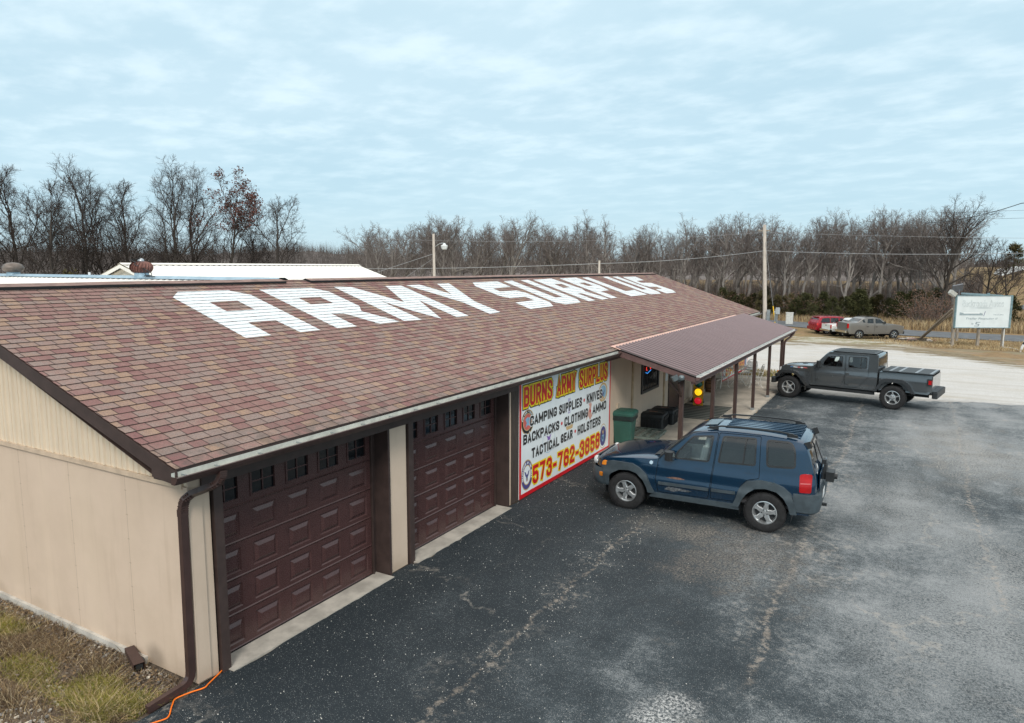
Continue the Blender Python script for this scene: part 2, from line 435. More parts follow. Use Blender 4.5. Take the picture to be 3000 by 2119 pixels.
    # dusty patches
    def spot(cx, cy, r, c, a, stretch=1.0):
        nonlocal col
        d = M('POWER', M('ADD', M('POWER', M('DIVIDE', M('SUBTRACT', X, cx), 1.0), 2.0), M('POWER', M('DIVIDE', M('SUBTRACT', Y, cy), stretch), 2.0)), .5)
        f = M('MULTIPLY', M('MULTIPLY', rng(gb, .42, .62), .62), rng(M('ADD', d, M('ADD', M('MULTIPLY', M('SUBTRACT', fine, .5), r*1.6), M('MULTIPLY', M('SUBTRACT', med, .5), r*3.4))), r*.1, r, 1, 0), a)
        col = t.mix(f, col, c)
    spot(4.85, 2.15, .5, (.72, .72, .70), 1.4); spot(4.6, 7.0, 1.5, (.27, .235, .20), .45, 1.4); spot(5.35, 4.72, .10, (.012, .013, .014), 1.4); spot(7.3, 12.2, .22, (.02, .022, .024), .9)
    spot(3.2, 7.6, 1.0, (.27, .25, .22), .30); spot(8.6, 16, 1.8, (.36, .34, .31), .45, 2.0); spot(8.9, 8.4, 1.6, (.33, .33, .32), .4, 1.8); spot(7.9, 18.5, 1.6, (.30, .28, .25), .4, 2)
    spot(7.6, 5.5, 1.5, (.27, .28, .28), .4, 1.6); spot(6.9, 11.5, 1.4, (.27, .27, .26), .4, 2.2)
    t.set(col, t.math('SUBTRACT', .9, M('MULTIPLY', rng(w1, 0, .5, 1, 0), .12)), 0, .35)
    hb = M('ADD', M('MULTIPLY', grain, .6), M('MULTIPLY', s1, .7))
    t.bump(hb, .55, .012)
    return t.m
ap = [(.02, -.05), (.02, .36), (.13, .42), (.12, 3.36), (.02, 3.44), (.02, 3.9), (.13, 4.0), (.12, 7.0), (.02, 7.1), (.02, 11.62), (2.47, 11.66), (2.47, 24.4), (4.4, 24.15), (6.3, 24.1), (8.9, 25.3), (13, 25.9), (22, 27.4), (34, 29.4), (34, -60), (-14, -60), (-9, -20), (-3.2, -6.5), (-.9, -2.6), (-.25, -1.35), (.02, -.75)]
pl = jag(ap[:11], .12, .013, R2)[:-1]
pl = []
for q in jag(ap, .16, .022, R2):
    e_ = R2.gauss(0, .10) if (q[1] > 23.5 and q[0] > 2.6) else 0; pl.append((q[0], q[1]+e_))
vs, ts = fill2d(pl)
g = MB(); g.add([(x, y, -.002) for x, y in vs], ts)
tag(g.build('parking_lot', asphalt_mat()), kind='structure')

# asphalt road beyond the lot and the one climbing the hill
road_m = paint('road_asphalt', (.115, .125, .135), .9, var=.2, scale=1.2, spec=.3)
def road(name, pts, w, m):
    rows = []
    for i in range(len(pts)-1):
        a, b = Vector(pts[i]), Vector(pts[i+1]); k = max(1, int((b-a).length/1.5))
        for j in range(k): rows.append(a.lerp(b, j/k))
    rows.append(Vector(pts[-1])); out = []
    for i, p in enumerate(rows):
        d = (rows[min(i+1, len(rows)-1)]-rows[max(i-1, 0)]).normalized(); n = Vector((-d.y, d.x))
        out.append([(p.x+n.x*w/2*s, p.y+n.y*w/2*s, hgt(p.x+n.x*w/2*s, p.y+n.y*w/2*s)+.035) for s in (-1, -.5, 0, .5, 1)])
    mb = MB(); mb.grid(out, flip=True)
    return tag(mb.build(name, m, smooth=180), kind='structure')
road('road', [(-60, 91), (-20, 86), (-5, 82), (0, 79), (6, 76.2), (15.5, 74.8), (28, 74), (80, 73)], 7.0, road_m)
road('hill_road', [(38, 77), (26, 97), (20.2, 113), (26, 128), (45, 140)], 3.4, road_m)
road('highway', [(26.8, 182), (27.6, 212), (31, 245), (60, 300), (140, 420)], 9, paint('concrete_pale', (.55, .56, .55), .9, var=.06, scale=.3))

# ------------------------------------------------------------------ the store
BR = paint('brown_trim', (.052, .033, .029), .55, var=.18, scale=5, bump=.05)
BRL = paint('brown_metal', (.060, .034, .030), .38, var=.14, scale=4)
BRD = paint('brown_door', (.068, .0325, .031), .27, var=.10, scale=9, bump=.06)
PORCHB = paint('brown_porch', (.12, .068, .062), .6, var=.18, scale=5)
WOODB = paint('brown_post', (.062, .036, .030), .62, var=.30, scale=5, stretch=(6, 6, .7), bump=.15)
CONC = paint('concrete', (.42, .385, .335), .9, var=.22, scale=3, bump=.2)
GALV = paint('galvanised', (.42, .46, .48), .38, metal=.75, var=.12, scale=6)
BLACK = paint('black_rubber', (.012, .012, .013), .55, var=.2)
def wall_mat():
    t = NT('tan_wall'); v = t.coord('Object'); sp = t.n('ShaderNodeSeparateXYZ'); t.t.links.new(v, sp.inputs[0])
    n = t.noise(v, 1.2, 5, .6); st = t.noise(t.coord('Object', (3, 3, .25)), 2, 5, .6); fi = t.noise(v, 60, 3, .6)
    c = t.mix(t.rng(n, .3, .7), (.59, .462, .355), (.65, .512, .40))
    c = t.mix(t.rng(st, .52, .78, 0, .35), c, (.44, .33, .235))
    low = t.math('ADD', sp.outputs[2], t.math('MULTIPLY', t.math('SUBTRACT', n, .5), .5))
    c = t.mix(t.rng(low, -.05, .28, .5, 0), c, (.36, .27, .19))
    xs = t.math('ABSOLUTE', t.math('SUBTRACT', t.math('FRACT', t.math('DIVIDE', t.math('ADD', sp.outputs[0], 1.184), 1.22)), .5))
    endw = t.math('LESS_THAN', sp.outputs[0], -.25); seam = t.math('MULTIPLY', t.rng(xs, .495, .4985, 0, .6), endw)
    zs_ = t.math('ABSOLUTE', t.math('SUBTRACT', t.math('FRACT', t.math('DIVIDE', sp.outputs[2], .305)), .5))
    nail = t.math('MULTIPLY', t.rng(xs, .478, .486), t.rng(zs_, .47, .485)); c = t.mix(t.math('MULTIPLY', t.math('MULTIPLY', nail, endw), .35), c, (.28, .20, .14))
    warp = t.noise(t.coord('Object', (.8, .8, .1)), 1.5, 3, .5); c = t.mix(t.rng(warp, .45, .65, 0, .22), c, (.72, .58, .44))
    c = t.mix(seam, c, (.30, .22, .16))
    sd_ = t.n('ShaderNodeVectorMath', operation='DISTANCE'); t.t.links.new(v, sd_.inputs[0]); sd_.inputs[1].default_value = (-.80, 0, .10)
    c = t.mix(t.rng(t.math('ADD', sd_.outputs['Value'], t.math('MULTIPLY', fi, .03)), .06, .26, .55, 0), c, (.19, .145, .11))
    t.set(c, .8, 0, .25); t.bump(fi, .12, .01)
    return t.m
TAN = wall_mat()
CREAM = paint('cream_siding', (.72, .60, .455), .5, var=.06, scale=2, stretch=(4, 4, .5))
RX = -4.86
store = empty('store_building', (0, 0, 0), label='long single-storey store with brown shingle roof, white painted roof letters and two brown garage doors', cat='building')
HW = 2.335
w = MB()
w.box(-.2, 0, -.0, .27, 0, 2.62).box(-.2, 0, 3.43, 3.875, 0, 2.62).box(-.2, 0, 7.11, 16.0+1.6, 0, 2.62).box(-.2, 0, 18.95, 30.0, 0, 2.62).box(-.2, -.002, 17.6, 18.95, 2.08, 2.62)
w.box(-.2, -.002, .27, 3.43, HW, 2.62).box(-.2, -.002, 3.875, 7.11, HW, 2.62)
w.box(.002, .022, .0, .155, .03, HW)                                                        # corner boards
w.box(2*RX-.02, -.2, .0, .2, 0, 2.36).box(2*RX-.02, -.2, 29.8, 30.0, 0, 2.62).box(2*RX-.02, 2*RX+.18, .2, 29.8, 0, 2.62)
w.box(-.14, .024, -.022, -.002, .03, 2.36)
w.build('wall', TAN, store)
w = MB(); w.box(2*RX-.02, -.95, -.045, -.002, -.1, .075); w.build('foundation', paint('foundation_concrete', (.50, .47, .42), .9, var=.2, scale=5), store)
def roofz(x): return 2.87-.33333*x
# gable siding: a sheet with standing ribs up to the sloping rake
w = MB()
gp = [(-.02, 2.37), (2*RX, 2.37), (2*RX, roofz(-.02)-.30), (RX, roofz(RX)-.16), (-.02, roofz(-.02)-.2)]
w.prism(gp, lambda u, v, d: (u, -.004+d, v), .12)
xx = -.19
while xx > -10.0:
    xt = xx if xx > RX else 2*RX-xx
    zt = roofz(xt)-.18
    if zt > 2.45:
        w.add([(xx-.022, -.004, 2.40), (xx-.010, -.026, 2.40), (xx+.010, -.026, 2.40), (xx+.022, -.004, 2.40), (xx-.022, -.004, zt), (xx-.010, -.026, zt), (xx+.010, -.026, zt), (xx+.022, -.004, zt)],
              [(0, 4, 5, 1), (1, 5, 6, 2), (2, 6, 7, 3), (4, 7, 6, 5)])
        w.box(xx-.117, xx-.105, -.010, -.004, 2.40, zt)
    xx -= .2265
w.build('gable_siding', CREAM, store)
w = MB(); w.box(2*RX-.02, -.06, -.034, -.006, 2.335, 2.395); w.build('drip_trim', paint('tan_trim', (.58, .45, .33), .55), store)
# shingle roof in courses
def shingle_mat(name):
    t = NT(name); uv = t.n('ShaderNodeUVMap'); sp = t.n('ShaderNodeSeparateXYZ'); t.t.links.new(uv.outputs[0], sp.inputs[0]); U, V = sp.outputs[0], sp.outputs[1]
    M = t.math; row = M('FLOOR', V); fr = M('FRACT', V)
    wr = t.n('ShaderNodeTexWhiteNoise', noise_dimensions='1D'); t.put(wr.inputs['W'], row)
    u2 = M('ADD', M('MULTIPLY', U, 4.8), M('MULTIPLY', wr.outputs['Value'], 37.0))
    vo = t.n('ShaderNodeTexVoronoi', voronoi_dimensions='1D', feature='F1'); t.put(vo.inputs['W'], u2); vo.inputs['Scale'].default_value = 1; vo.inputs['Randomness'].default_value = .75
    ed = t.n('ShaderNodeTexVoronoi', voronoi_dimensions='1D', feature='DISTANCE_TO_EDGE'); t.put(ed.inputs['W'], u2); ed.inputs['Scale'].default_value = 1; ed.inputs['Randomness'].default_value = .75
    sc = t.n('ShaderNodeSeparateColor'); t.t.links.new(vo.outputs['Color'], sc.inputs[0])
    v = t.coord('Object'); gr = t.noise(v, 120, 2, .7); pt = t.noise(v, 5, 4, .6); bg = t.noise(v, .45, 4, .6)
    mot = t.noise(v, 22, 3, .7)
    pick = M('ADD', M('ADD', M('MULTIPLY', sc.outputs[0], .80), .06), M('ADD', M('MULTIPLY', M('SUBTRACT', pt, .5), .55), M('MULTIPLY', M('SUBTRACT', mot, .5), .35)), clamp=True)
    c = t.ramp(pick, [(0, (.22, .102, .100)), (.22, (.275, .150, .136)), (.36, (.305, .200, .172)), (.5, (.285, .222, .200)), (.64, (.325, .220, .176)), (.8, (.385, .255, .175)), (.92, (.30, .245, .218)), (1, (.21, .182, .176))])
    c = t.mix(t.rng(t.noise(v, 55, 3, .8), .42, .62, 0, .45), c, (.12, .085, .075)); c = t.mix(t.rng(gr, .35, .75, 0, .5), c, (.11, .082, .074)); c = t.mix(t.rng(t.noise(v, 170, 2, .7), .6, .8, 0, .6), c, (.42, .36, .32))
    c = t.mix(t.rng(bg, .5, .75, 0, .25), c, (.36, .26, .225))
    low = M('MULTIPLY', t.rng(V, 0, 5, .55, 0), t.rng(pt, .4, .62)); c = t.mix(low, c, (.085, .075, .068))              # weathered lower courses
    c = t.mix(t.rng(ed.outputs[0], .022, .05, .8, 0), c, (.045, .030, .028))
    c = t.mix(t.rng(fr, .94, 1.0, 0, .35), c, (.06, .04, .036))
    t.set(c, .92, 0, .2); t.bump(gr, .5, .01)
    return t.m
SH = shingle_mat('brown_shingles')
EX = .145; NC = 40; CS = 1/1.0541
RV = random.Random(11)
ys = [-.42] + [(-.42+.32*i)+RV.uniform(-.03, .03) for i in range(1, 96)] + [30.35]
def on_roof(s, y, dz=0.0):
    x = .42-s*CS; return (x+dz*.316, y, roofz(x)+dz*.949)
w = MB(); uvs = []
for k in range(NC):
    s0, s1 = k*EX, min((k+1)*EX+.004, 5.572)
    if s0 > 5.56: break
    jz = [RV.uniform(-.0012, .0016) for _ in ys]; js = [RV.gauss(0, .0035) for _ in ys]
    lift = .011
    A = [on_roof(s0+js[i], y, lift+jz[i]) for i, y in enumerate(ys)]; B = [on_roof(s1, y, .0005) for y in ys]; D = [on_roof(s0+js[i], y, -.006) for i, y in enumerate(ys)]
    b = len(w.v); n = len(ys); w.v += A+B+D
    for i in range(n-1):
        w.f.append((b+i, b+i+1, b+n+i+1, b+n+i)); w.mi.append(0)
        uvs.append([(ys[i], k+.001), (ys[i+1], k+.001), (ys[i+1], k+.97), (ys[i], k+.97)])
        w.f.append((b+2*n+i, b+2*n+i+1, b+i+1, b+i)); w.mi.append(1); uvs.append([(ys[i], k+.5)]*4)
# far slope, underside, edges
b = len(w.v); w.v += [(RX, -.42, roofz(RX)), (RX, 30.35, roofz(RX)), (2*RX-.42, 30.35, roofz(.42)), (2*RX-.42, -.42, roofz(.42))]
w.f.append((b+3, b, b+1, b+2)[::-1]); w.mi.append(0); uvs.append([(0, 0), (30, 0), (30, 40), (0, 40)])
w.uv = uvs
roof = w.build('roof', [SH, paint('shingle_edge', (.060, .042, .038), .95)], store)
# white painted letters following the courses
PAINTED=[([(2.842,4.84),(3.106,5.092),(4.167,5.095),(4.465,4.798),(4.476,2.945),(3.993,2.934),(3.955,3.529),(3.361,3.544),(3.349,2.938),(2.834,2.934)],[(3.346,4.546),(3.944,4.546),(3.946,4.071),(3.349,4.073)]),
([(4.882,5.08),(6.278,5.08),(6.537,4.826),(6.54,3.918),(6.308,3.642),(6.739,2.966),(6.112,2.946),(5.74,3.599),(5.436,3.628),(5.425,2.938),(4.907,2.945)],[(5.413,4.543),(6.001,4.534),(6.015,4.16),(5.398,4.169)]),
([(6.96,5.094),(7.489,5.062),(8.107,3.958),(8.685,5.056),(9.273,5.043),(9.239,2.887),(8.731,2.888),(8.737,4.03),(8.12,2.879),(7.792,3.413),(7.467,4.125),(7.473,2.934),(6.898,2.966)],None),
([(9.485,5.054),(10.076,5.069),(10.456,4.295),(10.859,5.075),(11.433,5.083),(10.718,3.711),(10.74,2.906),(10.161,2.87),(10.157,3.696),(9.876,4.3)],None),
([(12.63,5.08),(14.112,5.129),(14.093,4.62),(12.933,4.544),(12.939,4.291),(13.906,4.301),(14.124,4.07),(14.156,3.235),(13.832,2.931),(12.354,2.898),(12.371,3.416),(13.589,3.476),(13.562,3.768),(12.627,3.753),(12.388,3.945),(12.346,4.798)],None),
([(14.447,5.109),(15.042,5.144),(15.149,3.534),(15.663,3.551),(15.631,5.161),(16.181,5.195),(16.209,3.275),(15.936,3.01),(14.753,2.968),(14.427,3.183)],None),
([(16.52,5.172),(18.044,5.237),(18.361,4.122),(18.115,3.859),(18.467,3.085),(17.775,3.041),(17.49,3.73),(17.212,3.738),(17.198,3.048),(16.595,3.032)],[(17.214,4.668),(17.754,4.68),(17.77,4.321),(17.18,4.29)]),
([(18.687,5.223),(20.21,5.269),(20.47,4.337),(20.193,3.816),(19.313,3.771),(19.297,3.089),(18.666,3.076)],[(19.286,4.69),(19.823,4.715),(19.892,4.36),(19.356,4.342)]),
([(20.741,5.243),(21.364,5.278),(21.434,3.613),(22.532,3.664),(22.614,3.109),(20.717,3.084)],None),
([(22.84,5.266),(23.437,5.285),(23.433,3.629),(23.977,3.638),(23.885,5.232),(24.52,5.251),(24.523,3.279),(24.213,3.06),(23.05,3.082),(22.837,3.244)],None),
([(25.062,5.193),(26.6,5.184),(26.402,4.668),(25.354,4.643),(25.289,4.384),(26.403,4.323),(26.479,3.993),(26.631,3.338),(26.224,3.031),(24.872,3.037),(24.9,3.552),(25.877,3.579),(25.751,3.825),(25.021,3.851),(24.743,4.064),(24.889,5.079)],None)]
def clip_band(tri, lo, hi):
    def cut(poly, val, keep_above):
        out = []
        for i in range(len(poly)):
            a, c = poly[i], poly[(i+1) % len(poly)]
            ia = (a[1] >= val) == keep_above or a[1] == val; ic = (c[1] >= val) == keep_above or c[1] == val
            if ia: out.append(a)
            if ia != ic:
                t = (val-a[1])/(c[1]-a[1]); out.append((a[0]+(c[0]-a[0])*t, val))
        return out
    p = cut(tri, lo, True)
    return cut(p, hi, False) if len(p) > 2 else []
def paint_mat():
    t = NT('white_roof_paint'); v = t.coord('Object'); gr = t.noise(v, 110, 3, .7); n = t.noise(v, 3, 4, .6)
    c = t.mix(t.rng(n, .4, .7, 0, 1), (.70, .73, .74), (.62, .66, .68)); c = t.mix(t.rng(gr, .60, .72, 0, .6), c, (.40, .36, .34)); wr = t.noise(t.coord('Object', (1, 3, 1)), 6, 5, .75); c = t.mix(t.rng(wr, .63, .72, 0, .55), c, (.42, .34, .31))
    t.set(c, .85, 0, .25); t.bump(gr, .4, .01); return t.m
PW = paint_mat()
for outer, hole in PAINTED:
    vs, ts = fill2d(outer, [hole] if hole else [])
    w = MB()
    for tr in ts:
        q = [vs[i] for i in tr]; lo = min(p[1] for p in q); hi = max(p[1] for p in q)
        for k in range(int(lo/EX), int(hi/EX)+1):
            p = clip_band(q, k*EX, (k+1)*EX)
            if len(p) < 3: continue
            w.add([on_roof(s, y, .0155-.0115*((s/EX)-k)) for y, s in p][::-1], [tuple(range(len(p)))])
            for i in range(len(p)):                                     # painted butt edges
                a, c = p[i], p[(i+1) % len(p)]
                if abs(a[1]-k*EX) < 1e-6 and abs(c[1]-k*EX) < 1e-6: w.add([on_roof(a[1]-.0035, a[0], .0155), on_roof(c[1]-.0035, c[0], .0155), on_roof(c[1]-.0035, c[0], .0035), on_roof(a[1]-.0035, a[0], .0035), on_roof(a[1], a[0], .0155), on_roof(c[1], c[0], .0155)], [(0, 1, 2, 3), (0, 4, 5, 1)], 1)
    w.build('painted_letter', [PW, paint('painted_edge', (.40, .44, .46), .9, var=.5, scale=9)], roof)
# ridge vents with their cap
w = MB()
def ridge_vent(y0, y1, h):
    n = int((y1-y0)/.6); rows = [[], [], [], []]
    for i in range(n+1):
        y = y0+(y1-y0)*i/n; z = roofz(RX)+h+RV.uniform(-.003, .003)
        for r, (dx, dz) in zip(rows, ((-.19, -.05), (0, .012), (.18, -.032), (.18, -.075))): r.append((RX+dx, y, z+dz))
    w.grid(rows[:3], 0, True); w.grid(rows[2:], 1, True)
    for y in (y0, y1):
        i = 0 if y == y0 else -1
        w.add([rows[0][i], rows[1][i], rows[2][i], rows[3][i], (rows[0][i][0], y, rows[3][i][2]-.03)], [(0, 1, 2, 3, 4)], 1)
ridge_vent(-.42, 5.85, .035); ridge_vent(6.55, 30.1, .035)
w.box(-5.2, -4.9, 5.85, 6.55, roofz(RX)-.02, roofz(RX)+.02, 0)
w.build('ridge_vent', [paint('ridge_shingle', (.22, .145, .125), .9, var=.25, scale=4), paint('vent_black', (.008, .009, .011), .8)], store)
# rakes, soffit, fascia, header
w = MB()
w.prism([(.425, roofz(.425)-.012), (RX, roofz(RX)-.012), (RX, roofz(RX)-.185), (.03, roofz(.03)-.175), (.03, 2.60), (.425, 2.565)], lambda u, v, d: (u, -.425+d, v), .028)
w.prism([(RX, roofz(RX)-.012), (2*RX-.42, roofz(.42)-.012), (2*RX-.42, roofz(.42)-.185), (RX, roofz(RX)-.185)], lambda u, v, d: (u, -.425+d, v), .028)
w.prism([(.425, roofz(.425)-.012), (RX, roofz(RX)-.012), (RX, roofz(RX)-.185), (.03, roofz(.03)-.175), (.03, 2.60), (.425, 2.565)], lambda u, v, d: (u, 30.325+d, v), .028)
w.add([(.41, -.395, 2.60), (.02, -.395, 2.60), (RX, -.395, roofz(RX)-.17), (RX, -.008, roofz(RX)-.17), (.02, -.008, 2.60), (.41, -.008, 2.60)], [(0, 5, 4, 1), (1, 4, 3, 2)])
w.box(.385, .412, -.39, 30.32, 2.56, roofz(.412)-.012)
w.box(.002, .385, -.39, 30.32, 2.565, 2.58)
w.build('fascia', BR, store)
w = MB(); w.box(.003, .034, .157, 7.50, HW, 2.564); w.build('door_header', BR, store)
# gutters
def gutter(y0, y1, x0, z, name='gutter', mats=None, w_=.105, hang=(), par=store):
    w = MB()
    pr = [(0, 0), (0, -.085), (.055, -.085), (w_-.012, -.035), (w_, -.004), (w_-.014, .002), (w_-.016, -.012)]
    n = len(pr); vs = [(x0+a, y0, z+b) for a, b in pr]+[(x0+a, y1, z+b) for a, b in pr]
    w.add(vs, [(i, i+1, n+i+1, n+i) for i in range(n-1)], 0)
    inn = [(.004, .034), (.004, -.035), (w_-.03, -.05), (w_-.016, -.012)]
    vs = [(x0+a, y0+.004, z+b) for a, b in inn]+[(x0+a, y1-.004, z+b) for a, b in inn]
    w.add(vs, [(0, 1, 5, 4), (1, 2, 6, 5), (2, 3, 7, 6)], 1)
    for y in (y0, y1): w.add([(x0+a, y, z+b) for a, b in pr[:6]], [tuple(range(6))], 0)
    for h in hang:
        w.box(x0-.012, x0+w_-.02, h-.006, h+.006, z-.006, z+.004, 2)
    return w.build(name, mats or [BRL, paint('gutter_inside', (.50, .505, .46), .6, var=.15, scale=6), GALV], par)
hs = [-.35]+[.05+.585*i for i in range(22)]
gutter(-.47, 12.02, .415, 2.668, hang=hs)
gutter(25.9, 30.36, .415, 2.668, hang=[26.3+.6*i for i in range(7)])
# downspout at the near corner
w = MB()
pts = [(.465, .10, 2.60), (.465, .09, 2.53), (.44, .075, 2.47), (.36, .05, 2.42), (.22, .0, 2.36), (.13, -.045, 2.32), (.065, -.08, 2.26), (.035, -.088, 2.19), (.022, -.09, 2.10)]
w.tube(pts, 1, flat=(.085, .062))
for i in range(len(pts)-1):                                     # crimped elbow ribs
    a, b_ = Vector(pts[i]), Vector(pts[i+1])
    if i in (0, 1, 2, 5, 6, 7):
        for t in (.2, .5, .8): w.tube([a.lerp(b_, t-.07), a.lerp(b_, t+.07)], 1, flat=(.094, .070))
w.tube([(.02, -.09, 2.12), (-.01, -.09, .20)], 1, flat=(.088, .062))
w.tube([(.02, -.09, 2.14), (.02, -.09, 2.06)], 1, flat=(.095, .069))
e = [(-.01, -.09, .22), (-.01, -.10, .15), (-.012, -.14, .095), (-.015, -.2, .07), (-.03, -.62, .035)]
w.tube(e, 1, flat=(.088, .062))
w.build('downspout', BRL, store)

# garage doors
def garage_door(y0, y1, cx, pitch):
    """five columns of raised panels, four rows and a row of small windows"""
    X0 = -.235; d = MB(); H = [.012, .47, .93, 1.39, 1.85, 2.33]; pw = .395
    holes = []
    cys = [cx+pitch*i for i in range(5)]
    for r in range(5):
        za, zb = H[r]+.004, H[r+1]-.004
        for c in cys:
            if r < 4: holes.append((c-pw/2, c+pw/2, za+.075, zb-.072))
            else: holes.append((c-pw/2-.01, c+pw/2+.01, za+.075, zb-.055))
    for r in range(5):
        za, zb = H[r], H[r+1]; row = holes[r*5:r*5+5]
        d.box(X0-.04, X0, y0, y1, za+.003, row[0][2]); d.box(X0-.04, X0, y0, y1, row[0][3], zb-.003)
        edges = [y0]+[v for h in row for v in (h[0], h[1])]+[y1]
        for i in range(0, len(edges), 2): d.box(X0-.04, X0, edges[i], edges[i+1], row[0][2], row[0][3])
        d.box(X0-.04, X0-.012, y0, y1, zb-.004, zb+.004)
        d.add([(X0, y0, za+.004), (X0, y1, za+.004), (X0+.010, y1, za+.018), (X0+.010, y0, za+.018), (X0, y1, za+.03), (X0, y0, za+.03)], [(0, 1, 2, 3), (3, 2, 4, 5)])
        if r < 4:
            for a, b_, z0, z1 in row:
                def ring(i, x): return [(x, a+i, z0+i), (x, b_-i, z0+i), (x, b_-i, z1-i), (x, a+i, z1-i)]
                R = ring(0, X0)+ring(.014, X0-.016)+ring(.026, X0-.016)+ring(.072, X0+.010)
                fs = [(4*k+j, 4*k+(j+1) % 4, 4*k+4+(j+1) % 4, 4*k+4+j) for k in range(3) for j in range(4)]+[(12, 13, 14, 15)]
                d.add(R, fs)
    door = d.build('garage_door', BRD, store)
    pm = glass('dark_door_glass', (.006, .008, .010), .04)
    for a, b_, z0, z1 in holes[20:]:
        f = MB()
        f.box(X0-.03, X0+.012, a-.004, a+.024, z0-.004, z1).box(X0-.03, X0+.012, b_-.024, b_+.004, z0-.004, z1).box(X0-.03, X0+.016, a+.024, b_-.024, z0-.004, z0+.028).box(X0-.03, X0+.012, a+.024, b_-.024, z1-.022, z1)
        f.box(X0-.022, X0-.004, (a+b_)/2-.008, (a+b_)/2+.008, z0+.028, z1-.022); f.box(X0-.021, X0-.005, a+.024, b_-.024, (z0+z1)/2-.008, (z0+z1)/2+.008)
        f.build('window_frame', BRD, door)
        p = MB(); p.box(X0-.026, X0-.020, a+.02, b_-.02, z0+.02, z1-.015); p.build('window_pane', pm, door)
    # surround
    s = MB()
    s.box(-.3, .036, y0-.02, y0+.10, -.02, HW); s.box(-.285, .03, y1+.12, y1+.165, -.02, HW); s.box(-.285, -.24, y1, y1+.12, 0, HW); s.box(-.232, -.205, y1+.006, y1+.03, .01, HW); s.box(-.3, -.002, y0+.1, y1+.12, HW-.02, HW)
    s.build('door_frame', BR, store)
    c = MB(); c.box(-.5, .125, y0+.06, y1+.10, -.12, .008); c.build('door_sill', CONC, store)
    c = MB(); c.box(-.24, -.225, y0+.1, y1, .002, .016); c.build('door_seal', BLACK, store)
garage_door(.32, 3.28, .655, .584)
garage_door(3.925, 6.965, 4.286, .593)
b = MB(); b.box(-.02, .016, 7.237, 7.53, 0, HW); b.build('trim_board', paint('old_brown_board', (.060, .043, .034), .75, var=.35, scale=6, stretch=(1, 5, .5), bump=.3), store)

# porch: slab, roof, beam, posts
sl = MB(); sl.box(.002, 2.46, 11.66, 27.4, -.15, .05)
tag(sl.build('porch_floor', paint('porch_concrete', (.46, .405, .335), .9, var=.26, scale=1.3, bump=.15)), kind='structure')
PZ0, PZ1, PX0, PX1 = 2.775, 2.195, .33, 2.43
PY0, PY1 = 11.95, 27.35
w = MB()
rib = .232; n = int((PY1-PY0)/rib); prof = []
for i in range(n):
    y = PY0+i*rib
    prof += [(y+rib*k/8, .024*(1-math.cos(2*math.pi*k/8))) for k in range(8)]
prof.append((PY1, 0))
def prz(x): return PZ0+(PZ1-PZ0)*(x-PX0)/(PX1-PX0)
w.grid([[(x, y, prz(x)+z) for y, z in prof] for x in (PX0, (PX0+PX1)/2, PX1)])
w.grid([[(x, y, prz(x)-.02) for y in (PY0, PY1)] for x in (PX0, PX1)], flip=True)
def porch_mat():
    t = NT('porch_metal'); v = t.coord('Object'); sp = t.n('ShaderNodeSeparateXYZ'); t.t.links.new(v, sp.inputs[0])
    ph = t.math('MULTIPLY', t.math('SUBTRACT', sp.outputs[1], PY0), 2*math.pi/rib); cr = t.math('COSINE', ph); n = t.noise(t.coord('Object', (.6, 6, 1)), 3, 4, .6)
    f = t.rng(t.math('ADD', t.math('MULTIPLY', cr, -1.0), t.math('MULTIPLY', t.math('SUBTRACT', n, .5), .8)), -.45, .75)  # rib highlights on crests and shade in valleys, painted into the colour
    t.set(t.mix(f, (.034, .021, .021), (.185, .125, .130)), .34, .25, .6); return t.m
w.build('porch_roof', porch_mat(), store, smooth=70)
w = MB(); w.add([on_roof(.04, PY0-.05, .03), on_roof(.04, 26.0, .03), on_roof(.22, 26.0, .018), on_roof(.22, PY0-.05, .018)], [(0, 1, 2, 3)])
w.add([on_roof(.04, PY0-.05, .03), on_roof(.04, 26.0, .03), on_roof(-.06, 26.0, .03), on_roof(-.06, PY0-.05, .03)], [(3, 2, 1, 0)])
w.build('flashing', paint('copper_flashing', (.60, .36, .28), .5, var=.15, scale=3), store)
w = MB()
w.add([(PX0-.1, PY0+.02, prz(PX0-.1)-.022), (PX1-.01, PY0+.02, prz(PX1)-.022), (PX1-.01, PY0+.02, prz(PX1)-.155), (PX0-.28, PY0+.02, prz(PX0-.28)-.19),
       (PX0-.1, PY0+.06, prz(PX0-.1)-.022), (PX1-.01, PY0+.06, prz(PX1)-.022), (PX1-.01, PY0+.06, prz(PX1)-.155), (PX0-.28, PY0+.06, prz(PX0-.28)-.19)],
      [(3, 2, 1, 0), (4, 5, 6, 7), (0, 1, 5, 4), (1, 2, 6, 5), (2, 3, 7, 6)])
w.box(PX1-.14, PX1-.012, PY0+.06, PY1-.02, prz(PX1)-.19, prz(PX1)-.022)
w.box(.05, .12, PY0+.06, PY1-.02, 2.40, 2.56)
y = PY0+.7
while y < PY1:
    w.add([(.06, y, prz(.3)-.03), (PX1-.14, y, prz(PX1-.14)-.03), (PX1-.14, y, prz(PX1-.14)-.13), (.06, y, prz(.3)-.16), (.06, y+.04, prz(.3)-.03), (PX1-.14, y+.04, prz(PX1-.14)-.03), (PX1-.14, y+.04, prz(PX1-.14)-.13), (.06, y+.04, prz(.3)-.16)],
          [(0, 1, 2, 3), (7, 6, 5, 4), (3, 2, 6, 7)]); y += .62
w.build('porch_beam', PORCHB, store)
gutter(PY0-.02, PY1+.1, PX1-.005, PZ1-.005, hang=[12.3+.62*i for i in range(25)], mats=[PORCHB, paint('porch_gutter_inside', (.56, .57, .55), .5, var=.1), GALV], w_=.115)
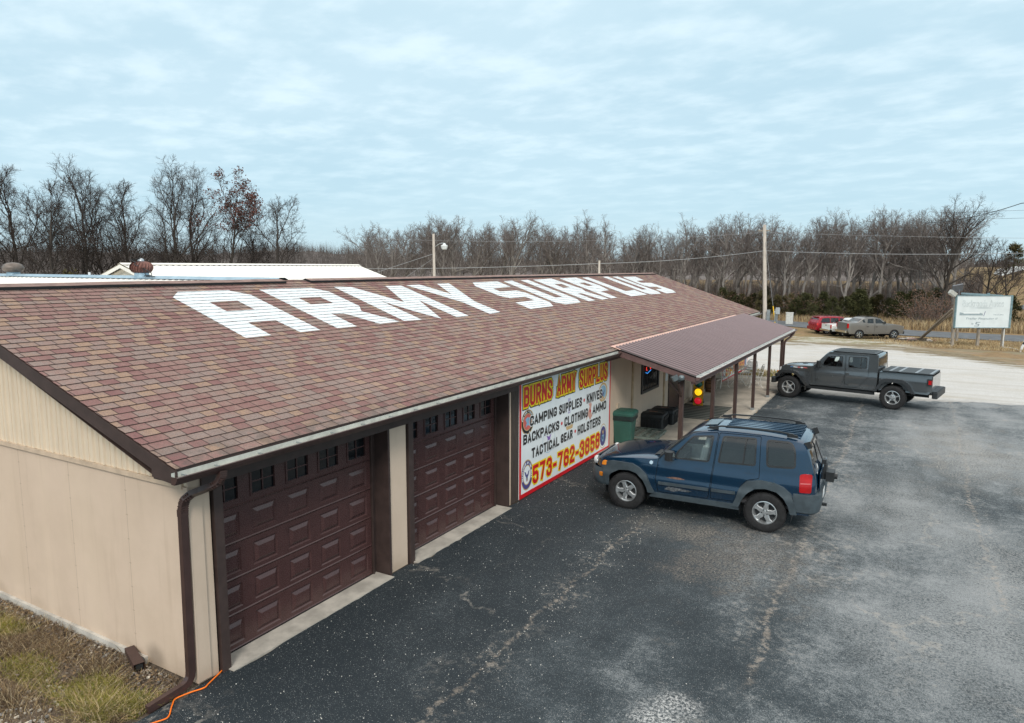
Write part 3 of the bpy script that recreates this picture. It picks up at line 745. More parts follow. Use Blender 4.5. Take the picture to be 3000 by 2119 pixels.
for y, x, bw in ((12.25, 2.0, .105), (14.03, 2.33, .095), (16.79, 2.33, .095), (19.53, 2.33, .095), (22.27, 2.33, .095), (24.94, 2.33, .105)):
    p = MB(); p.obox((x, y, .05+1.0), bw, bw, 1.99, ch=.006)
    if y == 12.25:
        p.tube([(x-.0, y+.02, 1.62), (x-.32, y+.02, 1.98)], 1, flat=(.05, .045)); p.tube([(x+.0, y-.02, 1.62), (x, y-.28, 1.98)], 1, flat=(.05, .045))
    po = p.build('porch_post', WOODB, store)
    f = MB(); f.obox((x, y, .09), bw+.012, bw+.012, .085); f.build('post_base', GALV, po)
w = MB(); pts = [(2.49, 26.9, 2.12), (2.49, 26.7, 2.06), (2.46, 26.0, 1.96), (2.42, 25.3, 1.90), (2.40, 25.08, 1.82), (2.40, 25.04, 1.7), (2.40, 25.04, .1)]
w.tube(pts, 1, flat=(.075, .055)); w.build('downspout', BRL, store)
# wall furniture under the porch
for y in (14.19, 17.12, 20.6, 23.2, 26): w = MB(); w.box(.002, .03, y-.06, y+.06, .05, 2.5); w.build('batten', paint('tan_batten', (.46, .335, .215), .8, var=.2, scale=5), store)
w = MB(); w.box(.002, .05, 19.2, 24.9, .052, .17); w.build('base_board', paint('tan_trim', (.58, .45, .33), .55), store)
DARK = paint('dark_frame', (.018, .02, .022), .5)
f = MB(); f.box(.002, .04, 14.93, 15.02, 1.08, 2.0).box(.002, .04, 16.43, 16.52, 1.08, 2.0).box(.002, .04, 15.02, 16.43, 1.08, 1.16).box(.002, .04, 15.02, 16.43, 1.92, 2.0)
for i in range(1, 10): f.box(.018, .034, 15.02+i*.141-.008, 15.02+i*.141+.008, 1.16, 1.92)
wf = f.build('window', DARK, store)
p = MB(); p.box(.003, .010, 15.02, 16.43, 1.16, 1.92); p.build('window_pane', glass('dark_door_glass'), wf)
d = MB(); d.box(-.08, -.03, 17.66, 18.93, .06, 2.06); dr = d.build('entry_door', paint('entry_brown', (.085, .055, .045), .5), store)
d = MB(); d.box(-.028, -.02, 17.8, 18.7, 1.28, 1.9); dw = d.build('door_window', glass('dark_door_glass'), dr)
d = MB()
for i in range(6): d.box(-.02, -.008, 17.86+i*.14, 17.9+i*.14, 1.3, 1.88)
d.build('door_bars', DARK, dr)
d = MB(); d.box(-.2, .03, 17.6, 17.66, .05, 2.1).box(-.2, .03, 18.93, 18.99, .05, 2.1).box(-.2, .03, 17.66, 18.93, 2.06, 2.1); d.build('door_frame', BR, store)
d = MB(); d.box(.002, .006, 17.27, 17.52, 1.15, 1.9); d.build('paper_notice', paint('white_paper', (.72, .72, .70), .8), store)
d = MB(); d.box(.002, .05, 12.99, 13.06, 1.0, 1.12); d.box(.002, .035, 13.07, 13.14, 1.03, 1.11); d.build('wall_outlet', paint('outlet_tan', (.55, .45, .34), .6), store)
# neon sign in the window
ns = MB(); ns.tube([(.05, 15.2, 1.70), (.05, 15.35, 1.66), (.05, 15.52, 1.70), (.05, 15.66, 1.73)], .010, 6, 0); ns.tube([(.05, 15.25, 1.86), (.05, 15.25, 1.76), (.05, 15.34, 1.76)], .010, 6, 1); ns.tube([(.05, 15.55, 1.86), (.05, 15.62, 1.76), (.05, 15.68, 1.84)], .010, 6, 1)
o = ns.build('neon_sign', [paint('neon_blue', (.05, .2, .5), .4, emit=(.05, .35, 1, 1), es=.8), paint('neon_red', (.5, .03, .03), .4, emit=(1, .05, .03, 1), es=.8)])
tag(o, 'small red and blue neon sign lit in the barred dark window', 'neon sign')
# flood light on the porch corner
fl = MB(); m = Matrix.Rotation(.5, 4, 'Z') @ Matrix.Rotation(-.5, 4, 'Y')
fl.obox((1.93, 11.88, 2.14), .16, .15, .11, m, ch=.02); fl.add([Vector(p) for p in ()], [])
fl.lathe([(.001, -.05), (.055, -.045), (.075, 0), (.07, .04), (.04, .07), (.001, .075)], 16, Matrix.Translation((2.09, 11.88, 2.15)))
fl.tube([(1.97, 11.9, 2.12), (2.02, 11.93, 2.06), (2.08, 11.93, 2.10)], .018, 8)
fl.build('flood_light', paint('lamp_grey', (.14, .17, .18), .4, metal=.4), store, smooth=40)

# rear wing with a pale metal roof and its two turbine vents
wing = MB()
PALE = paint('pale_metal_roof', (.72, .70, .66), .4, var=.05, scale=2)
wz = 4.53; wy = 5.95
rows = []
xs = [-30+.076*i for i in range(int(25.1/.076))]
prof = [(x, .018 if i % 3 == 0 else 0) for i, x in enumerate(xs)]
wing.grid([[(x, wy-4.5, wz-1.5+dz) for x, dz in prof], [(x, wy, wz+dz) for x, dz in prof], [(x, wy+4.5, wz-1.5+dz) for x, dz in prof]], flip=True)
wing.build('rear_roof', PALE, store)
w = MB(); w.add([(-30, wy-.20, wz-.035), (-4.9, wy-.20, wz-.035), (-4.9, wy-.07, wz+.03), (-30, wy-.07, wz+.03), (-4.9, wy+.07, wz+.03), (-30, wy+.07, wz+.03), (-4.9, wy+.2, wz-.035), (-30, wy+.2, wz-.035)], [(0, 1, 2, 3), (3, 2, 4, 5), (5, 4, 6, 7)])
w.build('ridge_cap', paint('blue_galvanised', (.30, .42, .50), .45, metal=.3, var=.12, scale=4), store)
w = MB(); w.box(-30, -10.2, 1.6, 10.3, 0, 2.95); w.build('rear_wall', CREAM, store)
def turbine(x, brown):
    tm = Matrix.Translation((x, wy, wz))
    b = MB(); b.lathe([(.19, -.06), (.17, .03), (.165, .10), (.0, .10)], 20, tm)
    base = b.build('roof_vent', paint('blue_galvanised'.replace('blue', 'blue'), (.3, .42, .5)), store, smooth=40)
    c = MB()
    if brown:
        rp = [(.155, .10), (.20, .13), (.235, .19), (.245, .235), (.235, .28), (.20, .335), (.13, .37), (.06, .385), (.001, .39)]
        c.lathe(rp, 22, tm)
        for k in range(22):                                  # curved fins
            a = 2*math.pi*k/22
            pts = []
            for r, z in rp[:8]:
                aa = a+(z-.1)*1.3; pts.append([(x+(r+.004)*math.cos(aa), wy+(r+.004)*math.sin(aa), wz+z), (x+(r+.028)*math.cos(aa+.09), wy+(r+.028)*math.sin(aa+.09), wz+z)])
            c.grid(pts)
        c.build('turbine_head', paint('rust_brown', (.16, .07, .055), .55, metal=.3, var=.25, scale=5), base)
        h = MB(); h.lathe([(.075, .385), (.065, .43), (.03, .455), (.001, .46)], 14, tm); h.build('turbine_cap', GALV, base, smooth=50)
    else:
        c.lathe([(.17, .08), (.21, .085), (.21, .10), (.25, .12), (.275, .17), (.27, .23), (.22, .30), (.13, .345), (.001, .36)], 24, tm)
        c.build('vent_hood', paint('rusty_dome', (.17, .14, .12), .5, metal=.4, var=.4, scale=3), base, smooth=50)
turbine(-9.83, True); turbine(-15.95, False)
w = MB(); w.tube([(-12.1, wy, wz-.05), (-12.1, wy, wz+.10)], .03, 10); w.build('vent_pipe', paint('white_plastic', (.75, .75, .74), .5), store)
cb = MB(); cb.tube([(-9.7, wy-.1, wz+.44), (-10.0, wy-.15, wz+.42), (2*RX-.024, wy-.2, wz+.36), (2*RX-.02, wy-.24, wz+.30), (2*RX+.18, wy-.26, wz+.27)], .012, 6)
cb.tube([(-9.62, wy-.1, wz+.22), (-9.4, wy-.14, wz+.16), (-9.22, wy-.15, wz+.10), (-9.2, wy-.15, wz+.05), (-9.5, wy-.15, wz+.03)], .012, 6); cb.tube([(-9.6, wy-.12, wz+.2), (-9.5, wy-.13, wz+.1), (-9.42, wy-.15, wz+.02), (-9.1, wy-.15, wz+.02)], .010, 6)
tag(cb.build('cable', BLACK, smooth=60), 'black electric cable looped over the brown turbine roof vent', 'cable')

# separate white metal building behind
wb = empty('metal_building', (-22, 20.1, 0), label='white metal building with low gable roof standing behind the store', cat='building')
b = MB(); HWID = 6.5; L = 7.1
WH = paint('white_metal_roof', (.80, .775, .71), .45, var=.04, scale=2)
b.prism([(-HWID, 0), (HWID, 0), (HWID, 4.87-HWID*.315-.1), (0, 4.77), (-HWID, 4.87-HWID*.315-.1)], lambda u, v, d: (u, -L+.1+d, v), 2*L-.2)
b.build('wall', paint('white_metal_wall', (.66, .625, .53), .5, var=.05, scale=2), wb)
b = MB(); yy = [-L-.15+.1*i for i in range(int((2*L+.3)/.1)+1)]
b.grid([[(x, y, 4.87-abs(x)*.315+(.02 if i % 3 == 0 else 0)) for i, y in enumerate(yy)] for x in (-HWID-.2, 0, HWID+.2)])
b.build('roof', WH, wb)
b = MB(); b.add([(-.18, -L-.18, 4.85), (-.18, L+.18, 4.85), (0, -L-.18, 4.925), (0, L+.18, 4.925), (.18, -L-.18, 4.85), (.18, L+.18, 4.85)], [(0, 2, 3, 1), (2, 4, 5, 3)]); 
for i in range(48): b.box(.18, .20, -L+i*.3, -L+i*.3+.17, 4.80, 4.835, 1)
b.build('ridge_cap', [WH, DARK], wb)
b = MB()
for sx in (-1, 1): b.add([(0, -L-.17, 4.85), (sx*(HWID+.2), -L-.17, 4.85-(HWID+.2)*.315), (sx*(HWID+.2), -L-.17, 4.70-(HWID+.2)*.315), (0, -L-.17, 4.70)], [(0, 1, 2, 3)])
b.build('rake_trim', WH, wb)
# ------------------------------------------------------------------ vehicles
def car_paint(name, c, metal=.35, rough=.28, dust=.0, coat=.55, cr=.10):
    t = NT(name); v = t.coord('Object'); sp = t.n('ShaderNodeSeparateXYZ'); t.t.links.new(v, sp.inputs[0])
    fl = t.noise(v, 260, 2, .6); n = t.noise(v, 2.5, 5, .6); f2 = t.noise(v, 18, 4, .7)
    base = t.mix(t.rng(fl, .3, .7), tuple(x*.85 for x in c), tuple(min(1, x*1.18) for x in c))
    low = t.math('MULTIPLY', t.rng(sp.outputs[2], .35, .85, 1, 0), t.rng(f2, .35, .7))
    base = t.mix(t.math('MULTIPLY', low, .12+dust), base, (.17, .155, .135))
    t.set(base, t.math('ADD', rough, t.math('MULTIPLY', t.rng(n, .4, .7), .10)), metal, .5)
    t.p.inputs['Coat Weight'].default_value = coat; t.p.inputs['Coat Roughness'].default_value = cr
    return t.m
def thin_glass(name, tint, refl=1.0):
    m = bpy.data.materials.new(name); m.use_nodes = True; nt = m.node_tree; nt.nodes.clear()
    o = nt.nodes.new('ShaderNodeOutputMaterial'); mx = nt.nodes.new('ShaderNodeMixShader'); tr = nt.nodes.new('ShaderNodeBsdfTransparent'); gl = nt.nodes.new('ShaderNodeBsdfGlossy')
    tr.inputs[0].default_value = (*tint, 1); gl.inputs['Roughness'].default_value = .02; gl.inputs[0].default_value = (refl, refl, refl, 1)
    fr = nt.nodes.new('ShaderNodeFresnel'); fr.inputs[0].default_value = 1.75
    nz = nt.nodes.new('ShaderNodeTexNoise'); nz.inputs['Scale'].default_value = 3
    bp = nt.nodes.new('ShaderNodeBump'); bp.inputs['Strength'].default_value = .04; bp.inputs['Distance'].default_value = .02
    nt.links.new(nz.outputs[0], bp.inputs['Height']); nt.links.new(bp.outputs[0], gl.inputs['Normal'])
    nt.links.new(fr.outputs[0], mx.inputs[0]); nt.links.new(tr.outputs[0], mx.inputs[1]); nt.links.new(gl.outputs[0], mx.inputs[2]); nt.links.new(mx.outputs[0], o.inputs[0])
    return m
GL_CLEAR = thin_glass('car_glass', (.90, .97, .96), 1.0)
GL_TINT = thin_glass('car_glass_tinted', (.16, .18, .185), 1.0)
PLAST = paint('grey_plastic', (.050, .068, .080), .55, var=.18, scale=8, bump=.05)
BPLAST = paint('black_plastic', (.018, .02, .022), .5, var=.2, scale=8)
TYRE = paint('tyre_rubber', (.016, .016, .017), .85, var=.35, scale=14, bump=.1)
ALLOY = paint('alloy', (.52, .54, .55), .32, metal=.75, var=.10, scale=10)
CHROME = paint('chrome', (.72, .74, .75), .12, metal=1.0, var=.05)
INTER = paint('car_interior', (.055, .055, .06), .85, var=.2)
REDL = paint('red_lens', (.40, .006, .008), .22, var=.2, spec=.4, coat=.1)
AMBER = paint('amber_lens', (.85, .27, .02), .18, var=.1, spec=.7, coat=.5)
CLEARL = paint('clear_lens', (.62, .65, .66), .12, var=.1, spec=.8, coat=.5)
PLATE = paint('licence_plate', (.68, .70, .70), .5)

def chaikin(pts, flags):
    op = [pts[0]]; of = []
    for i in range(len(pts)-1):
        a, b = pts[i], pts[i+1]; q = (a[0]*.75+b[0]*.25, a[1]*.75+b[1]*.25); r = (a[0]*.25+b[0]*.75, a[1]*.25+b[1]*.75)
        if i > 0: op.append(q); of.append(flags[i-1] if flags[i-1] == flags[i] else 'b')
        if i == len(pts)-2: op.append(b); of.append(flags[i])
        else: op.append(r); of.append(flags[i])
    return op, of
def round_poly(p, r=.05, k=3):
    out = []; n = len(p)
    for i in range(n):
        a, b, c = Vector(p[i-1]), Vector(p[i]), Vector(p[(i+1) % n])
        u, v = (a-b), (c-b); rr = min(r, u.length*.45, v.length*.45); s, e = b+u.normalized()*rr, b+v.normalized()*rr
        for j in range(k+1):
            t = j/k; q = s*(1-t)**2+b*2*t*(1-t)+e*t*t; out.append((q.x, q.y))
    return out
def grow(p, d):
    """outline moved outwards (d > 0) or inwards"""
    n = len(p); ar = sum(p[i][0]*p[(i+1) % n][1]-p[(i+1) % n][0]*p[i][1] for i in range(n)); sg = 1 if ar > 0 else -1
    out = []
    for i in range(n):
        a, b, c = Vector(p[i-1]), Vector(p[i]), Vector(p[(i+1) % n])
        e1, e2 = (b-a).normalized(), (c-b).normalized(); n1, n2 = Vector((e1.y, -e1.x))*sg, Vector((e2.y, -e2.x))*sg
        m = n1+n2
        if m.length < 1e-6: m = n1
        m = m.normalized(); k = d/max(.35, m.dot(n1)); out.append((b.x+m.x*k, b.y+m.y*k))
    return out

class Car:
    def __init__(s, name, loc, rz, label, yw, step=.08, group=None, cat='car'):
        s.root = empty(name, loc, rz, label, cat, group); s.yw = yw; s.step = step
    def sheet(s, mb, outline, off=0.0, holes=(), mi=0, sides=(-1, 1), skirt=0.0):
        vs, ts = fill2d(outline, holes, s.step)
        for sd in sides:
            P = [(x, sd*(s.yw(x, z)+off), z) for x, z in vs]
            mb.add(P, [t if sd < 0 else t[::-1] for t in ts], mi)
            if skirt:
                for lp in [outline]+list(holes):
                    n = len(lp); A = [(x, sd*(s.yw(x, z)+off), z) for x, z in lp]; B = [(x, sd*(s.yw(x, z)+off-skirt), z) for x, z in lp]
                    mb.add(A+B, [(i, (i+1) % n, n+(i+1) % n, n+i) for i in range(n)], mi)
        return mb
    def part(s, name, mats, outline, off=0.0, holes=(), sides=(-1, 1), skirt=0.0, parent=None, smooth=35, label=None):
        """the same pad on each side is a part of its own"""
        r = []
        for sd in sides:
            mb = MB(); s.sheet(mb, outline, off, holes, 0, (sd,), skirt); r.append(mb.build(name, mats, parent[sd] if isinstance(parent, dict) else (parent or s.root), smooth=smooth, label=label))
        return r
    def shell(s, path, flags, arches, zs, doors, qwins, mats, d=.05, crown=.03, pillar=.90, seg=None):
        pts, fl = chaikin(path, flags); pts, fl = chaikin(pts, fl)
        n = len(pts); N = []
        for i in range(n):
            a, b = Vector(pts[max(i-1, 0)]), Vector(pts[min(i+1, n-1)]); e = (b-a).normalized(); N.append(Vector((-e.y, e.x)))
        inn = [(pts[i][0]-N[i].x*d, pts[i][1]-N[i].y*d) for i in range(n)]
        T = [-1, -.992, -.97, -.94, -pillar, -.72, -.4, 0, .4, .72, pillar, .94, .97, .992, 1]
        body = MB(); gl = {}
        rows = []
        for i in range(n):
            y0 = s.yw(*inn[i]); r = []
            for t in T:
                dr = crown*t*t+(d-crown)*abs(t)**10 if abs(t) < 1 else d
                r.append((pts[i][0]-N[i].x*dr, y0*t, pts[i][1]-N[i].y*dr))
            rows.append(r)
        for i in range(n-1):
            for j in range(len(T)-1):
                q = [rows[i][j], rows[i][j+1], rows[i+1][j+1], rows[i+1][j]]
                if fl[i] != 'b' and T[j] >= -pillar-1e-6 and T[j+1] <= pillar+1e-6: gl.setdefault(fl[i], MB()).add(q, [(0, 3, 2, 1)])
                else: body.add(q, [(0, 3, 2, 1)])
        # bottom edge with the wheel arches
        low = []
        for cx, r, zc in sorted(arches, reverse=True):
            a0 = math.asin(max(-1, min(1, (zs-zc)/r)))
            for k in range(15):
                a = a0+(math.pi-2*a0)*k/14; low.append((cx+r*math.cos(a), zc+r*math.sin(a)))
        outline = inn+[(inn[-1][0]-.02, zs)]+low+[(inn[0][0]+.02, zs)]
        holes = [grow(dr['o'], .006) for dr in doors]+list(qwins)
        s.sheet(body, outline, 0, holes)
        # arch liners
        for cx, r, zc in arches:
            for sd in (-1, 1):
                A = []; B = []
                for k in range(17):
                    a = -.25+(math.pi+.5)*k/16; x, z = cx+r*1.01*math.cos(a), zc+r*1.01*math.sin(a); A.append((x, sd*(s.yw(x, max(z, .5))-.005), z)); B.append((x, sd*.42, z))
                body.grid([A, B], 1)
        fx, rx = inn[0][0]+.05, inn[-1][0]-.05
        body.box(fx, rx, -.62, .62, zs-.06, zs+.02, 1)
        s.body = body.build('body', mats, s.root, smooth=38)
        # merge the seams' normals: weld doubles
        return gl
    def weld(s):
        import bmesh
        bm = bmesh.new(); bm.from_mesh(s.body.data); bmesh.ops.remove_doubles(bm, verts=bm.verts, dist=.0015); bm.to_mesh(s.body.data); bm.free()
        s.body.data.set_sharp_from_angle(angle=math.radians(38))
    def door(s, o, win, mat, handle=None, frame=.022, hm=None, tint=None, jamb=True, split=None):
        for sd in (-1, 1):
            mb = MB(); s.sheet(mb, grow(o, -.004), 0.0, [win] if win else [], 0, (sd,), .02)
            if jamb:
                s.sheet(mb, grow(o, .03), -.022, [grow(win, .01)] if win else [], 1, (sd,))
            dr = mb.build('door', [mat, BPLAST], s.root, smooth=35)
            if win:
                f = MB(); s.sheet(f, grow(win, .004), .004, [grow(win, -frame)], 0, (sd,), .016)
                if split:
                    s.sheet(f, split, .003, (), 0, (sd,), .01)
                f.build('window_frame', BPLAST, dr, smooth=30)
                g_ = MB(); s.sheet(g_, grow(win, -.006), -.010, (), 0, (sd,)); g_.build('window', tint or GL_CLEAR, dr, smooth=60)
            if handle:
                x, z = handle; h = MB()
                s.sheet(h, round_poly([(x-.10, z-.028), (x+.10, z-.022), (x+.10, z+.028), (x-.10, z+.024)], .02), .004, (), 0, (sd,), .006)
                s.sheet(h, round_poly([(x-.085, z-.006), (x+.085, z-.002), (x+.085, z+.022), (x-.085, z+.018)], .01), .022, (), 0, (sd,), .02)
                h.build('handle', hm or BPLAST, dr, smooth=30)
    def qwindow(s, win, tint, frame=.02):
        for sd in (-1, 1):
            f = MB(); s.sheet(f, grow(win, .012), .004, [grow(win, -frame)], 0, (sd,), .012); f.build('window_frame', BPLAST, s.root, smooth=30)
            g_ = MB(); s.sheet(g_, grow(win, -.004), -.006, (), 0, (sd,)); g_.build('window', tint, s.root, smooth=60)
    def wheel(s, x, y, R, wd, rr, spokes=5, style='star', rim=ALLOY, detail=True):
        sd = -1 if y < 0 else 1
        e = bpy.data.objects.new('wheel', None); COL.objects.link(e); e.parent = s.root; e.location = (x, y, R); e.empty_display_size = .1
        e.rotation_euler = (Matrix.Rotation(-sd*math.pi/2, 3, 'X') @ Matrix.Rotation(RND.uniform(0, 6), 3, 'Z')).to_euler()
        # local +z points outwards
        t = MB(); h = wd/2
        t.lathe([(rr-.01, -h*.8), (rr+.02, -h*.96), (R-.045, -h), (R-.018, -h*.93), (R-.004, -h*.78), (R, -h*.4), (R, h*.4), (R-.004, h*.78), (R-.018, h*.93), (R-.045, h), (R-.09, h*1.015), (rr+.03, h*.99), (rr+.008, h*.93), (rr-.004, h*.84)], 40)
        if detail:
            for k in range(44):
                for q in (-1, 1):
                    a = 2*math.pi*(k+(.25*q))/44; m = Matrix.Rotation(a, 4, 'Z')
                    t.obox(m @ Vector((R-.002, 0, q*h*.70)), .014, .032, h*.42, m)
        t.build('tyre', TYRE, e, smooth=40)
        r = MB(); z0 = h*.80
        r.lathe([(rr, z0-.02), (rr+.004, z0+.012), (rr-.012, z0+.016), (rr-.022, z0-.005), (rr-.03, z0-.10), (rr-.03, -h*.8)], 40, mi=0)
        r.lathe([(rr-.03, z0-.085), (.02, z0-.085)], 24, mi=1)
        zf = z0-.018
        for k in range(spokes):
            a = 2*math.pi*k/spokes; ca, sa = math.cos(a), math.sin(a)
            def P(u, v, z): return (u*ca-v*sa, u*sa+v*ca, z)
            if style == 'star': pr = [(.045, .040, zf-.004), (.085, .046, zf+.004), (rr*.68, .036, zf-.002), (rr-.02, .062, zf-.004)]
            else: pr = [(.045, .036, zf-.02), (.085, .026, zf-.012), (rr*.62, .020, zf-.006), (rr-.02, .034, zf-.004)]
            top = [P(u, v, z) for u, v, z in pr]; bot = [P(u, -v, z) for u, v, z in pr]; tl = [P(u, v*.75, z+.012) for u, v, z in pr]; bl = [P(u, -v*.75, z+.012) for u, v, z in pr]
            td = [P(u, v, z-.05) for u, v, z in pr]; bd = [P(u, -v, z-.05) for u, v, z in pr]
            r.grid([td, top, tl, bl, bot, bd])
            if style != 'star':                                        # webs that leave oval windows
                a2 = a+math.pi/spokes
                r.lathe([(rr*.30, zf-.03), (rr*.36, zf-.006), (rr*.46, zf-.012)], 10, mi=0, a0=a-.9*math.pi/spokes, a1=a+.9*math.pi/spokes)
        r.lathe([(.075, zf-.03), (.075, zf+.006), (.060, zf+.012), (.03, zf+.006), (.03, zf+.022), (.0, zf+.024)], 24)
        for k in range(5):
            a = 2*math.pi*(k+.5)/5; r.lathe([(.011, 0), (.011, .02), (0, .022)], 8, Matrix.Translation((.052*math.cos(a), .052*math.sin(a), zf)), mi=1)
        r.build('rim', [rim, BPLAST], e, smooth=35)
        return e
    def seats(s, rows, z, hw, mat=None):
        for x in rows:
            for sd in (-1, 1):
                b = MB(); m = Matrix.Rotation(.18, 4, 'Y')
                b.obox((x, sd*hw, z-.02), .48, .46, .14, ch=.06); b.obox((x+.27, sd*hw, z+.30), .12, .46, .60, m, ch=.05); b.obox((x+.34, sd*hw, z+.68), .09, .24, .18, m, ch=.03)
                b.build('seat', mat or INTER, s.root)
    def cabin(s, x0, x1, z, hw, dash_x, dash_z):
        b = MB(); b.box(x0, x1, -hw, hw, z-.05, z); b.box(dash_x-.25, dash_x+.14, -hw+.02, hw-.02, z, dash_z); b.build('cabin_floor', INTER, s.root)
        w = MB(); m = Matrix.Translation((dash_x+.28, -.36, dash_z+.02)) @ Matrix.Rotation(-1.1, 4, 'Y')
        pts = [m @ Vector((.18*math.cos(a), .18*math.sin(a), 0)) for a in [2*math.pi*i/20 for i in range(21)]]
        w.tube(pts, .014, 6); w.tube([m @ Vector((-.17, 0, 0)), m @ Vector((.17, 0, 0))], .014, 6); w.tube([m @ Vector((0, 0, 0)), m @ Vector((0, 0, -.2))], .022, 6)
        w.build('steering_wheel', BPLAST, s.root)
    def mirror(s, x, z, mat, size=(.16, .20, .17), face=CHROME):
        for sd in (-1, 1):
            y = sd*(s.yw(x, z)+.13); b = MB(); b.obox((x, y, z), size[0], size[1], size[2], ch=.05); b.tube([(x, sd*(s.yw(x, z)-.01), z-.05), (x, y, z-.05)], .03, 6)
            mm = b.build('mirror', mat, s.root, smooth=30)
            f = MB(); f.box(x+size[0]/2+.001, x+size[0]/2+.006, y-size[1]*.38, y+size[1]*.38, z-size[2]*.38, z+size[2]*.38); f.build('mirror_glass', face, mm)
def sweep_bumper(name, car, xs, hw, rad, prof, mats, front=True, parent=None):
    """rounded wrap-round bumper: prof of (outward, z); xs = (face x, x where it ends on the side)"""
    xf, xe = xs; sg = -1 if front else 1; plan = [((xe), -hw, (0, -1))]
    for k in range(7):
        a = math.pi/2*k/6; plan.append((xf-sg*rad+sg*rad*math.sin(a), -(hw-rad)-rad*math.cos(a), (sg*math.sin(a), -math.cos(a))))
    for y in (-.5*hw, -.2*hw, .2*hw, .5*hw): plan.append((xf, y, (sg, 0)))
    for k in range(7):
        a = math.pi/2*(1-k/6); plan.append((xf-sg*rad+sg*rad*math.sin(a), (hw-rad)+rad*math.cos(a), (sg*math.sin(a), math.cos(a))))
    plan.append((xe, hw, (0, 1)))
    rows = [[(x+n[0]*o, y+n[1]*o, z) for x, y, n in plan] for o, z in prof]
    b = MB(); b.grid(rows); return b.build(name, mats, parent or car.root, smooth=35)
def arc(cx, cz, r, a0, a1, n): return [(cx+r*math.cos(math.radians(a0+(a1-a0)*i/n)), cz+r*math.sin(math.radians(a0+(a1-a0)*i/n))) for i in range(n+1)]
def flare(ci, co, n=14): return co+ci[::-1]

# ---- dark blue SUV
def suv_yw(x, z):
    y = .885
    if z > 1.12: y -= (z-1.12)*.17+max(0, z-1.55)*.25
    elif z < .95: y -= (.95-z)**2*.10
    if abs(z-.66) < .05: y += .006
    y += .022*(1-ss((z-.70)/.09))
    y -= .045*ss((z-.92)/.20)-.0
    if x < .35: y -= .085*((.35-x)/1.1)**2
    if x < -.45: y -= 1.1*(-.45-x)**2*2.0
    if x > 2.9: y -= .16*(x-2.9)**2
    if x > 3.3: y -= 1.6*(x-3.3)**2
    return y
c = Car('suv', (2.085, 9.085, 0), .0235, 'dark blue SUV with grey fender flares parked beside the banner sign', suv_yw, .05)
BLUE = car_paint('dark_blue_paint', (.002, .028, .066), .35, .16, .0, .85, .05)
path = [(-.70, .50), (-.735, .62), (-.745, .80), (-.70, .96), (-.55, 1.02), (-.2, 1.07), (.2, 1.115), (.50, 1.135), (.64, 1.16), (.90, 1.42), (1.15, 1.655), (1.32, 1.73), (1.65, 1.785), (2.2, 1.80), (2.75, 1.79), (3.15, 1.755), (3.27, 1.715), (3.36, 1.56), (3.475, 1.20), (3.50, 1.12), (3.515, .90), (3.51, .72), (3.46, .55)]
fl = ['b']*8+['w', 'w']+['b']*6+['r', 'r']+['b']*4
path = path; fl = fl[:len(path)-1]
FW = round_poly([(.955, 1.15), (.975, 1.27), (1.22, 1.56), (1.275, 1.615), (1.665, 1.665), (1.605, 1.165)], .045)
FD = round_poly([(.635, 1.10), (.60, .72), (.655, .46), (1.62, .475), (1.652, .8), (1.685, 1.15), (1.735, 1.72), (1.28, 1.665), (1.13, 1.56)], .03)
RW = round_poly([(1.765, 1.175), (1.825, 1.675), (2.43, 1.70), (2.445, 1.205)], .05)
RD = round_poly([(1.665, .485), (2.13, .50), (2.19, .78), (2.32, .94), (2.52, .99), (2.50, 1.735), (1.76, 1.72), (1.705, 1.15), (1.675, .8)], .03)
QW = round_poly([(2.64, 1.22), (2.61, 1.69), (3.03, 1.69), (3.105, 1.55), (3.12, 1.25)], .06)
gl = c.shell(path, fl, [(0, .445, .365), (2.649, .455, .365)], .42, [dict(o=FD), dict(o=RD)], [QW], [BLUE, BPLAST], d=.05, crown=.022, pillar=.90)
c.weld()
gl['w'].build('windshield', GL_CLEAR, c.root, smooth=60); gl['r'].build('rear_window', GL_TINT, c.root, smooth=60)
c.door(FD, FW, BLUE, (1.42, 1.03), hm=BLUE); c.door(RD, RW, BLUE, (2.36, 1.075), hm=BLUE, tint=GL_TINT, split=[(2.205, 1.19), (2.235, 1.69), (2.262, 1.69), (2.232, 1.19)])
c.qwindow(QW, GL_TINT)
c.part('fender_flare', PLAST, round_poly([(-.40, .42), (-.47, .60), (-.52, .82), (-.46, .905), (-.30, .955), (.13, .955), (.28, .89), (.43, .76), (.52, .55), (.60, .42), (.455, .42), (.44, .50), (.36, .66), (.22, .775), (.05, .815), (-.15, .79), (-.31, .70), (-.41, .56)], .02, 2), .048, skirt=.09)
c.part('fender_flare', PLAST, round_poly([(2.06, .41), (2.13, .56), (2.19, .78), (2.32, .925), (2.55, .972), (2.80, .955), (2.95, .905), (3.09, .795), (3.15, .62), (3.20, .42), (3.085, .42), (3.05, .56), (2.97, .70), (2.84, .795), (2.65, .83), (2.46, .80), (2.33, .70), (2.24, .56), (2.19, .41)], .02, 2), .048, skirt=.09)
c.part('side_moulding', PLAST, round_poly([(.66, .615), (1.63, .63), (1.63, .685), (.66, .672)], .012), .022, skirt=.03); c.part('side_moulding', PLAST, round_poly([(1.68, .632), (2.12, .64), (2.12, .693), (1.68, .687)], .012), .022, skirt=.03)
c.part('rocker_panel', PLAST, round_poly([(.47, .335), (2.20, .345), (2.16, .455), (.57, .44)], .02), .015, skirt=.12)
c.part('tail_light', REDL, round_poly([(3.215, .835), (3.205, 1.15), (3.30, 1.175), (3.41, 1.165), (3.41, .84)], .03), .010, skirt=.03)
